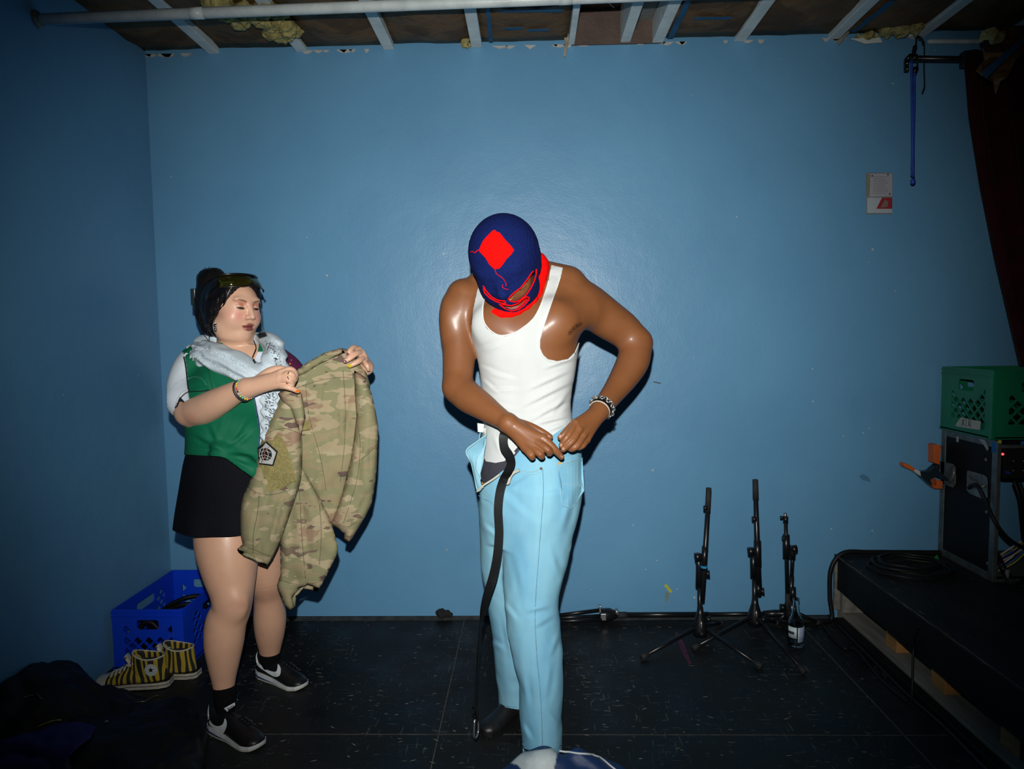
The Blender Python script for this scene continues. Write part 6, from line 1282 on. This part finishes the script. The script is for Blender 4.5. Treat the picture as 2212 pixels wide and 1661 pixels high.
wl_ = [(480, 975, 420, 940, 6, .007), (480, 972, 430, 965, 5, .006), (490, 970, 545, 930, 6, .006), (485, 980, 550, 985, 5, .006), (490, 985, 545, 1008, 5, .006), (470, 962, 450, 915, 6, .004), (440, 800, 470, 860, 8, .004), (500, 880, 470, 960, 8, .004), (400, 845, 438, 838, 5, .003), (540, 900, 500, 965, 7, .005)]
Je.disp = lambda P: .009 + .003 * vnoise(P, 12, 3) + creases(P, wl_)
V, Q = Je.mesh(.0045, smooth=2); pj = PJ(V); fc = facing(V, Q)
JPOLY = [(370, 750), (398, 757), (470, 752), (500, 758), (545, 790), (552, 770), (570, 758), (640, 755), (700, 800), (700, 1030), (560, 1040), (538, 1026), (510, 1006), (488, 990), (474, 986), (440, 984), (408, 982), (380, 975), (425, 905), (441, 846), (420, 851), (402, 866), (386, 882), (379, 893), (365, 893)]
arm_lo = np.array([PY(441, 846, 2.35)[2]])
f = sd_poly(pj, [(360, 740), (720, 740), (720, 1040), (560, 1042), (538, 1026), (510, 1006), (488, 990), (474, 986), (440, 984), (408, 982), (360, 984)])
sleeve_cut = sd_poly(pj, [(441, 848), (425, 850), (405, 864), (388, 881), (378, 896), (360, 930), (405, 945), (430, 915), (452, 890)])
SLV = [(452, 846), (434, 845.5), (409, 847), (398, 853), (389, 863), (383, 878), (380, 896), (374, 930), (446, 930)]; linec = -sd_poly(pj, SLV)
ax_n = PY(402, 888, 2.34) - PY(424, 790, 2.40); ax_n /= np.linalg.norm(ax_n); cutp = ((V - PY(410, 862, 2.36)) @ ax_n); near_arm = np.linalg.norm(np.cross(V - PY(424, 790, 2.40), ax_n), axis=1) < 40 * mp(2.36) * 1.12
f = np.where(near_arm & (pj[:, 0] < 446) & (pj[:, 1] < 916), np.maximum(f, linec), f)
f = np.maximum(f, np.where(fc > 0, -sd_poly(pj, [(470, 720), (565, 720), (556, 762), (549, 778), (538, 776), (515, 768), (490, 758)]), -1))
V, T_ = clip(V, Q, f); pj = PJ(V)
GRN, WHT, MAR, NVY = np.array(srgb(4, 98, 68)), np.array(srgb(205, 216, 226)), np.array(srgb(86, 28, 66)), np.array((.01, .015, .03))
c = np.tile(GRN, (len(V), 1))
c = lerpc(c, WHT, mask(pj, [(350, 700), (398, 766), (403, 800), (405, 840), (410, 870), (380, 910), (340, 900)], 1.2))
c = lerpc(c, NVY, .3 * np.clip(1.6 - np.abs(pj[:, 0] - np.interp(pj[:, 1], [762, 800, 840, 875], [399, 403, 406, 412])) / 1.4, 0, 1) * (pj[:, 1] < 880) * (pj[:, 1] > 765))
c = lerpc(c, WHT, mask(pj, [(545, 760), (620, 760), (640, 900), (640, 1100), (566, 1060), (557, 1005), (561, 930), (553, 880), (545, 840)], 1.2)); c = lerpc(c, (.02, .06, .16), np.clip(1.4 - np.abs(pj[:, 0] - np.interp(pj[:, 1], [840, 880, 930, 1005, 1060], [545, 553, 561, 557, 560])) / 1.2, 0, 1) * (pj[:, 1] > 840))
c = lerpc(c, MAR, mask(pj, [(600, 740), (720, 740), (720, 950), (628, 900), (612, 800)], 1.2))
cut2 = -sd_poly(pj, SLV) * .0016; na = (np.linalg.norm(np.cross(V - PY(424, 790, 2.40), ax_n), axis=1) < .075) & (pj[:, 0] < 448) & (pj[:, 1] < 900)
c = lerpc(c, WHT, (na & (cut2 > -.016) & (cut2 < -.008)).astype(float) * .9); c = lerpc(c, NVY, (na & (cut2 >= -.0075)).astype(float)); c = lerpc(c, WHT * np.array([.6, .75, .7]), (na & (cut2 > -.05) & (cut2 < -.047)).astype(float) * .5)
jer = mesh_obj('jersey', V, T_, MJER, wom, smooth=True, solid=.003, col=c, label='green and white short sleeved jersey tied in a knot'); jbv = bvh_of(V, T_)
seam('sleeve_piping', [(397, 770), (401, 790), (404, 815), (406.5, 835), (408.5, 845)], jbv, .0022, MBLK, jer, .0005); seam('hem_piping', [(456, 842), (434, 845), (409, 846.5), (398, 852), (389, 862), (383.5, 876)], jbv, .0018, MBLK, jer, .0005); seam('hem_stripe', [(406, 842), (396, 847), (387, 857), (381, 871)], jbv, .0028, MSW, jer, -.0008); seam('sleeve_seam', [(459, 840), (453, 812), (446, 788), (438, 775)], jbv, .0012, mat('dark_green_seam', (.004, .05, .03), .8), jer, .0002); seam('front_piping', [(546, 842), (553.5, 880), (561, 930), (557.5, 1004)], jbv, .0018, mat('navy_piping', (.015, .05, .14), .6), jer, .0004); seam('shoulder_stripe', [(402, 822), (418, 814), (436, 818), (446, 832)], jbv, .0008, mat('pale_green_stripe', (.12, .32, .25), .6), jer, .0003)
MYEL = mat('gold_print', (.75, .3, .02), .5)
for x, y, r in ((626, 786, 3.2), (624, 793, 2.6), (622, 799, 2), (629, 778, 1.8)): decal('printed_star', star(x, y, r), jbv, MYEL, jer, .001, .0008, 3)
# ---- skirt
Sk = SDF(); Sk.pxloft([(513, 940, 98, 2.43, .15), (512, 970, 103, 2.43, .16), (511, 1000, 109, 2.43, .17), (508, 1050, 115, 2.43, .18), (506, 1100, 119, 2.425, .19), (505, 1150, 122, 2.42, .20), (505, 1175, 123, 2.42, .20)], k=.01)
Sk.disp = lambda P: .002 * vnoise(P, 10, 5) + .004 * np.sin(np.arctan2(P[:, 1] - 2.43, P[:, 0] - PY(508, 1000, 2.43)[0]) * 9) * np.clip((PY(500, 1020, 2.43)[2] - P[:, 2]) / .2, 0, 1) + creases(P, [(500, 1040, 560, 1060, 6, .003), (490, 1080, 560, 1090, 6, .002)])
V, Q = Sk.mesh(.006, smooth=2); zt, zb_ = PY(510, 950, 2.43)[2], PY(460, 1158, 2.24)[2]; V, T_ = clip(V, Q, np.maximum(V[:, 2] - zt, zb_ - V[:, 2]))
mesh_obj('skirt', V, T_, mat('black_twill', (.0045, .005, .008), .8, var=.2, bump=.3, bscale=120, spec=.1), wom, smooth=True, solid=.004, label='short black skirt')
# ---- keffiyeh scarf
MSC = mat('white_scarf_cotton', attr=True, rough=.9, var=.1, vscale=40, bump=.18, bscale=160, spec=.2)
Sc = SDF()
loop = [(425, 757, 2.42, 20), (440, 766, 2.36, 25), (472, 775, 2.315, 28), (510, 790, 2.29, 28), (545, 812, 2.27, 26), (565, 818, 2.27, 22), (580, 800, 2.285, 26), (592, 775, 2.32, 25), (590, 750, 2.37, 22), (570, 738, 2.45, 20), (520, 735, 2.52, 22), (460, 740, 2.50, 22), (425, 757, 2.42, 20)]
P = catmull([PY(*q[:3]) for q in loop], 5); Rr = np.interp(np.linspace(0, 12, len(P)), range(13), [q[3] * mp(q[2]) for q in loop])
Sc.chain(list(zip(P, Rr)), .015)
Sc.pxchain([(445, 752, 2.40, 16), (480, 760, 2.34, 18), (520, 778, 2.305, 16), (548, 800, 2.285, 12)], .02)
Sc.pxchain([(566, 820, 2.275, 20), (578, 850, 2.27, 18), (582, 890, 2.265, 17), (580, 930, 2.26, 15), (578, 960, 2.258, 10)], .02, flat=((0, 1, 0), .5)); Sc.pxchain([(590, 780, 2.30, 20), (612, 800, 2.30, 14), (618, 818, 2.29, 8)], .02)
Sc.disp = lambda P: .0045 * np.sin(170 * (P[:, 2] + .45 * (P[:, 0] + .95)) + 3 * vnoise(P, 11, 2)) + .004 * vnoise(P, 24, 5)
V, Q = Sc.mesh(.0045, smooth=1); pj = PJ(V); c = np.tile(np.array(srgb(196, 212, 222)), (len(V), 1))
net = (np.abs(np.sin(pj[:, 0] * .55 + pj[:, 1] * .25 + 2 * vnoise(V, 20, 1))) < .3) | (np.abs(np.sin(pj[:, 1] * .5 - pj[:, 0] * .3 + 2 * vnoise(V, 22, 7))) < .22)
reg = np.maximum(mask(pj, [(572, 735), (590, 742), (606, 770), (608, 790), (600, 800), (590, 770), (575, 750)], 1), mask(pj, [(572, 850), (592, 842), (595, 890), (585, 940), (574, 960), (572, 900)], 1))
c = lerpc(c, (.012, .015, .02), reg * net); c = lerpc(c, (.02, .03, .04), mask(pj, [(553, 722), (572, 716), (578, 726), (560, 732)], 1))
scf = mesh_obj('scarf', V, Q, MSC, wom, smooth=True, col=c, label='white fringed scarf with black net pattern'); sbv = bvh_of(V, Q)
MFR = mat('scarf_fringe', (.6, .67, .7), .9)
random.seed(12)
fl1 = catmull([(402, 764), (425, 770), (455, 784), (485, 797), (515, 815), (545, 834)], 9); fl2 = catmull([(408, 750), (440, 752), (475, 762), (510, 778), (540, 797)], 8); fl3 = catmull([(590, 737), (604, 755), (610, 775), (616, 792)], 6)
fr_pts = [tuple(q_ + np.array([random.uniform(-2, 2), random.uniform(-2.5, 2.5)])) for q_ in np.vstack([fl1, fl2, fl3])] + [(402, 762), (410, 752), (418, 745), (424, 768), (436, 762), (446, 772), (458, 778), (466, 786), (476, 792), (488, 796), (496, 802), (510, 812), (520, 818), (532, 826), (458, 757), (470, 760), (488, 768), (602, 752), (610, 760), (606, 772), (612, 782), (616, 790), (598, 742), (588, 735), (420, 748), (412, 758)]
for x, y in fr_pts:
    b0 = cast_pts(sbv, [(x, y)], .001)[0]; d = np.array([random.uniform(-.8, .4), -.5, random.uniform(-1., .3)]); d /= np.linalg.norm(d); lf = random.uniform(.4, 1.1)
    MB().tube(catmull([b0, b0 + d * .007 * lf, b0 + d * .010 * lf + np.array([0, 0, -.006 * lf])], 3), random.uniform(.0009, .0018), 5).build('fringe_tassel', MFR, scf, smooth=True)
pt = cast_pts(sbv, [(549, 776), (546, 780), (550, 786)], .004); MB().tube(pt, .003, 5).build('neck_cord', MBLK, scf)
# ---- bracelets and ring
bw_ = thing('bracelet', PY(530, 840, 2.2), None, None, parent=wom); wc_ = PY(527, 842, 2.207); wa = PY(475, 866, 2.25) - wc_; wa /= np.linalg.norm(wa); wu = np.cross(wa, (0, 1, 0)); wu /= np.linalg.norm(wu); wv_ = np.cross(wa, wu)
rg = lambda o, r, a0=0, a1=360, n=24: np.array([wc_ + wa * o + r * (math.cos(a) * wu + math.sin(a) * wv_) for a in np.radians(np.linspace(a0, a1, n))])
MB().tube(rg(.007, .0345), .0045, 8, cap=False).build('black_band', mat('black_rubber', (.02, .022, .026), .5), bw_, smooth=True)
for o, pal in ((-.006, [(.7, .02, .02), (.8, .45, .02), (.75, .55, .02), (.05, .5, .45), (.35, .6, .05), (.5, .5, .5), (.02, .02, .02)]), (-.015, [(.6, .6, .6), (.5, .52, .5), (.65, .62, .5)])):
    for i, p in enumerate(rg(o, .0345, 0, 345, 24)): MB().sphere(p, .0038 if o > -.01 else .0026, 8).build('bead', mat('bead_%d_%d' % (len(pal), i % len(pal)), pal[i % len(pal)], .25), bw_, smooth=True)
rp = PY(627, 812, 2.146); MB().tube([rp + np.array([.012 * math.cos(a) * .4, .010 * math.cos(a), .0135 * math.sin(a)]) for a in np.linspace(0, 2 * math.pi, 16)], .0016, 6, cap=False).build('ring', mat('gold', (.8, .6, .2), .2, metal=1.), wom, smooth=True)
# ---- socks and shoes
MSOCK = mat('black_sock', (.005, .005, .006), .9, bump=.4, bscale=150, spec=.1)
for pts in ([(484, 1487, 2.29, 24), (485, 1510, 2.289, 23.5), (486, 1528, 2.289, 20), (488, 1550, 2.289, 14)], [(583, 1402, 2.652, 23), (583, 1420, 2.66, 21.5), (585, 1436, 2.662, 17), (587, 1448, 2.664, 13)]):
    K2 = SDF().pxchain(pts, .01); V, Q = K2.mesh(.004, smooth=1); mesh_obj('sock', V, Q, MSOCK, wom, smooth=True); skb = bvh_of(V, Q) if pts[0][0] < 500 else skb
sn1, fr_, sb1, _ = low_sneaker(PG(460, 1572), PG(545, 1610), .255, wom); sn2, fr_, sb2, _ = low_sneaker(PG(562, 1456), PG(650, 1486), .255, wom)
def swoosh(x0, y0, x1, y1, hk, b, parent, dx=0):
    pts = [tuple(p) for p in catmull(list(hk) + [hk[0]], 4)[:-1]]; decal('swoosh', pts, b, MSW, parent, .003, .0012, 5)
swoosh(0, 0, 0, 0, [(451, 1521), (448.5, 1541), (452.5, 1561), (469, 1577), (481.6, 1584), (490, 1572), (491, 1560), (487, 1552), (483, 1563.5), (472, 1568), (461, 1563.5), (453.5, 1552), (451, 1538)], sb1, sn1)
swoosh(0, 0, 0, 0, [(556.5, 1407), (552.5, 1419), (556.5, 1436), (574.5, 1450), (594, 1461), (605, 1459), (607, 1446), (601, 1435), (599.5, 1447), (594, 1451), (577, 1445.5), (561, 1433), (555.5, 1419)], sb2, sn2)
tab = decal('tongue_label', [(484, 1527), (503, 1516), (508, 1523), (490, 1534)], skb, MSW, sn1, .008, .002, 5); decal('label_mark', [(490, 1528.5), (492.5, 1531), (498, 1527), (505, 1520.5), (498, 1525), (493, 1528)], skb, MBLK, sn1, .0108, .0008, 4)
arc_text('NIKE', 495 + 200, 1523.6 + 346.4, 400, -120.75, -119.35, 4.6, skb, MBLK, sn1, off=.0112)
for b_, sn_, cx_, cy_ in ((sb1, sn1, 525, 1550), (sb2, sn2, 622, 1432)):
    for k_ in range(4): 
        x_, y_ = cx_ + k_ * 6, cy_ + k_ * 5; P = cast_pts(b_, [(x_ - 9, y_ + 4), (x_ - 3, y_), (x_ + 4, y_ - 1), (x_ + 10, y_ + 2)], .003); MB().tube(catmull(P, 3), .003, 6).build('lace', MSB, sn_, smooth=True)
# ================================================================== camouflage jacket
def camo():
    m, N, L, b = nodes('woodland_camouflage'); v = mapping(N, L, (.55, .55, 1.25)); 
    n1 = noise(N, L, v, 11, 3, .55); base = ramp(N, L, n1, [(0, (.24, .20, .11)), (.42, (.195, .19, .10)), (.51, (.33, .27, .165)), (.60, (.26, .165, .11)), (.70, (.22, .2, .11))], True)
    v2 = mapping(N, L, (.5, .5, 1.4), loc=(3, 1, 2)); n2 = noise(N, L, v2, 19, 2, .5); base = mixc(N, L, ramp(N, L, n2, [(.64, (0, 0, 0)), (.645, (1, 1, 1))]), base, (.095, .058, .05))
    v3 = mapping(N, L, (.6, .6, 1.3), loc=(-2, 5, 1)); n3 = noise(N, L, v3, 24, 2, .5); base = mixc(N, L, ramp(N, L, n3, [(.67, (0, 0, 0)), (.675, (1, 1, 1))]), base, (.36, .31, .20))
    soft = noise(N, L, mapping(N, L, (.5, .5, 2)), 5, 3); base = mixc(N, L, ramp(N, L, soft, [(.35, (0, 0, 0)), (.65, (.35, .35, .35))]), base, (.27, .225, .12))
    L.new(base, b.inputs['Base Color']); b.inputs['Roughness'].default_value = .85; bumpn(N, L, b, noise(N, L, mapping(N, L), 260, 2), .25, .003); return m
MCAMO = camo()
jk = thing('camouflage_jacket', PY(660, 1200, 2.3), 'camouflage army jacket with pentagonal globe patch held up by its shoulders', 'jacket')
def pillow(name, poly, Y, depth, seed, lines=(), h=6., amp=.006, Yf=None, edge=14., m=None):
    """cloth panel with real thickness: front and back sheets bulging from a traced outline"""
    A = np.asarray(poly, float); lo, hi = A.min(0), A.max(0); G = np.array([(x, y) for x in np.arange(lo[0], hi[0], h) for y in np.arange(lo[1], hi[1], h)]); sd = sd_poly(G, poly); G = G[sd < -h * .4]
    bd = np.array(dense(poly, h, True)); v, t = cdt([tuple(p) for p in bd], (), [tuple(p) for p in G]); d = np.maximum(-sd_poly(v, poly), 0)
    w = np.sqrt(np.clip(1 - (1 - np.clip(d / edge, 0, 1)) ** 2, 0, 1)); Yc = np.array([Yf(x, y) if Yf else Y for x, y in v])
    Pc = np.array([PY(x, y, q) for (x, y), q in zip(v, Yc)]); rip = 1.6 * amp * (vnoise(Pc, 14, seed) + .6 * vnoise(Pc, 30, seed + 1)) + 1.5 * creases(Pc, lines)
    fr = np.array([PY(x, y, q) for (x, y), q in zip(v, Yc - w * (depth / 2 + rip))]); bk = np.array([PY(x, y, q) for (x, y), q in zip(v, Yc + w * depth / 2)])
    on = d < 1e-6; bk_i = np.arange(len(v)) + len(v); bk_i[on] = np.arange(len(v))[on]
    Fc = np.vstack([t[:, ::-1], bk_i[t]]); V, Fc = compact(np.vstack([fr, bk]), Fc); return mesh_obj(name, V, Fc, m or MCAMO, jk, smooth=True), bvh_of(fr, t)
# back panel / body
jbody, jbb = pillow('back_panel', [(640, 800), (660, 785), (690, 770), (715, 758), (740, 752), (760, 758), (770, 775), (790, 800), (800, 830), (795, 900), (780, 960), (765, 1000), (752, 1050), (735, 1110), (728, 1140), (706, 1135), (690, 1100), (670, 1060), (640, 1010), (620, 930), (612, 870), (615, 840)], 2.345, .07, 1, [(740, 820, 745, 1000, 5, .006), (700, 820, 690, 900, 6, .006), (690, 950, 700, 1100, 6, .006), (760, 850, 735, 960, 5, .006), (650, 830, 670, 940, 6, .005), (735, 790, 770, 800, 5, .005), (640, 900, 720, 880, 7, .003)], edge=22, Yf=lambda x, y: 2.345 + .0008 * (x - 640) * .6)
# front panel hanging low
jfront, jfb = pillow('front_panel', [(640, 990), (665, 1030), (690, 1075), (708, 1110), (722, 1150), (731, 1185), (727, 1200), (708, 1238), (690, 1272), (665, 1262), (645, 1270), (632, 1290), (636, 1312), (624, 1320), (612, 1300), (598, 1265), (606, 1240), (605, 1180), (598, 1120), (600, 1060), (615, 1010)], 2.335, .045, 5, [(640, 1030, 660, 1220, 7, .007), (690, 1110, 680, 1240, 6, .006), (620, 1100, 625, 1230, 6, .005), (650, 1070, 690, 1130, 5, .004), (605, 1265, 690, 1250, 5, .004), (640, 1290, 680, 1262, 4, .005)], edge=16, Yf=lambda x, y: 2.325 - .00008 * (y - 1000))
pillow('hem_facing', [(600, 1266), (632, 1286), (645, 1272), (665, 1263), (690, 1272), (684, 1278), (655, 1272), (640, 1288), (638, 1310), (626, 1318), (614, 1302)], 2.33, .02, 6, edge=6)
# sleeves
slA, slb = pillow('sleeve', [(622, 850), (640, 880), (650, 930), (652, 985), (650, 1030), (640, 1070), (625, 1110), (612, 1150), (600, 1180), (588, 1205), (577, 1222), (560, 1216), (545, 1206), (530, 1201), (524, 1195), (512, 1186), (524, 1176), (518, 1150), (518, 1110), (523, 1075), (535, 1050), (548, 1020), (558, 985), (566, 945), (578, 910), (597, 875), (608, 855)], 2.27, .085, 9, [(590, 1000, 560, 1120, 7, .007), (620, 1050, 585, 1190, 6, .008), (600, 900, 590, 960, 6, .005), (560, 1060, 545, 1160, 6, .005), (580, 1062, 620, 1052, 5, .005), (635, 900, 640, 980, 5, .004), (560, 1140, 556, 1200, 4, .005)], edge=26, Yf=lambda x, y: 2.275 - .00006 * (y - 900))
pillow('cuff', [(512, 1186), (528, 1192), (545, 1198), (562, 1206), (578, 1222), (560, 1216), (545, 1208), (528, 1202), (515, 1192)], 2.235, .05, 11, edge=5)
slB, _b = pillow('sleeve', [(765, 800), (790, 815), (803, 850), (812, 890), (817, 920), (816, 960), (814, 1010), (810, 1050), (802, 1090), (790, 1115), (775, 1140), (762, 1162), (754, 1171), (742, 1166), (744, 1152), (728, 1140), (712, 1132), (722, 1110), (738, 1070), (748, 1030), (758, 990), (764, 950), (770, 900), (766, 850)], 2.365, .08, 13, [(800, 900, 790, 1050, 6, .006), (775, 950, 765, 1060, 5, .006), (790, 1060, 760, 1130, 5, .005), (760, 1040, 735, 1110, 5, .005), (815, 960, 780, 985, 5, .005)], edge=22)
pillow('collar', [(640, 800), (665, 782), (700, 762), (735, 752), (745, 760), (720, 772), (690, 786), (660, 806), (645, 815)], 2.32, .03, 15, edge=8)
pillow('yoke_fold', [(600, 850), (618, 838), (640, 838), (652, 850), (660, 900), (650, 940), (636, 905), (625, 880), (612, 872)], 2.245, .035, 17, edge=10)
MVEL = mat('olive_velcro', (.27, .23, .085), .95, var=.25, vscale=120, bump=.6, bscale=260)
vel = decal('velcro_panel', [(565, 955), (605, 937), (616, 955), (628, 990), (640, 1040), (610, 1056), (580, 1062), (570, 1030), (563, 1005), (556, 980)], slb, MVEL, slA, .002, .003, 7)
decal('shoulder_loop', [(630, 905), (648, 900), (662, 912), (660, 926), (640, 932), (630, 920)], jbb, MVEL, jbody, .03, .004, 6)
pt_ = decal('globe_patch', [(579, 953), (602, 975), (592, 1007), (563, 1003), (555, 968)], slb, MBLK, slA, .006, .003, 7)
decal('patch_field', [(579, 956), (599, 976), (590, 1004), (565, 1000), (558, 970)], slb, mat('silver_embroidery', (.42, .44, .44), .8, bump=.5, bscale=200), pt_, .0095, .0012, 6)
decal('globe', circ(577.5, 981, 13, 24, 13.5), slb, MBLK, pt_, .011, .001, 5)
MGL = mat('pale_thread', (.5, .5, .5), .8)
for e_ in ([(566, 978), (577, 974), (589, 977)], [(565, 986), (577, 982), (590, 986)], [(568, 991), (578, 988), (588, 991)], [(577, 968), (572, 981), (575, 994)], [(582, 969), (584, 981), (580, 994)], [(570, 971), (567, 981), (570, 991)]): seam('globe_line', e_, slb, .0009, MGL, pt_, .0128)
seam('bolt', [(584, 966), (577, 976), (579, 983), (571, 998)], slb, .0014, mat('rust_thread', (.3, .09, .05), .8), pt_, .0135, False)
mat('dark_olive_seam', (.07, .06, .035), .9)
seam('sleeve_seam', [(642, 880), (652, 950), (650, 1030), (636, 1080), (612, 1150)], slb, .0007, mat('dark_olive_seam'), slA, .0005); seam('back_pleat', [(741, 800), (746, 880), (744, 960), (735, 1040)], jbb, .0007, mat('dark_olive_seam', (.07, .06, .035), .9), jbody, .0005); seam('back_pleat', [(660, 830), (668, 900), (690, 980), (705, 1060)], jbb, .0007, mat('dark_olive_seam'), jbody, .0005)
for b_, par_, pts_ in ((slb, slA, [(566, 945), (590, 930), (618, 926), (645, 935)]), (slb, slA, [(535, 1052), (560, 1066), (590, 1068), (628, 1058)]), (slb, slA, [(560, 1070), (556, 1110), (548, 1150), (546, 1196)]), (slb, slA, [(520, 1178), (545, 1186), (570, 1196), (590, 1204)]),
                      (jfb, jfront, [(640, 1010), (648, 1080), (652, 1160), (660, 1250)]), (jfb, jfront, [(604, 1252), (640, 1262), (690, 1258)]), (jfb, jfront, [(690, 1090), (694, 1150), (690, 1220)]), (jbb, jbody, [(640, 838), (690, 822), (740, 815), (790, 822)]), (_b, slB, [(770, 900), (778, 960), (770, 1040), (742, 1130)]), (_b, slB, [(814, 960), (790, 985), (766, 1000)]), (_b, slB, [(720, 1122), (745, 1138), (772, 1128)])):
    seam('panel_seam', pts_, b_, .0008, mat('dark_olive_seam'), par_, .0003)
decal('chest_badge', [(760, 806), (772, 803), (774, 814), (762, 818)], jbb, mat('badge_olive', (.1, .1, .05), .8), jbody, .002, .002, 4); seam('badge_mark', [(763, 808), (767, 814), (771, 806)], jbb, .0012, MBLK, jbody, .0055)
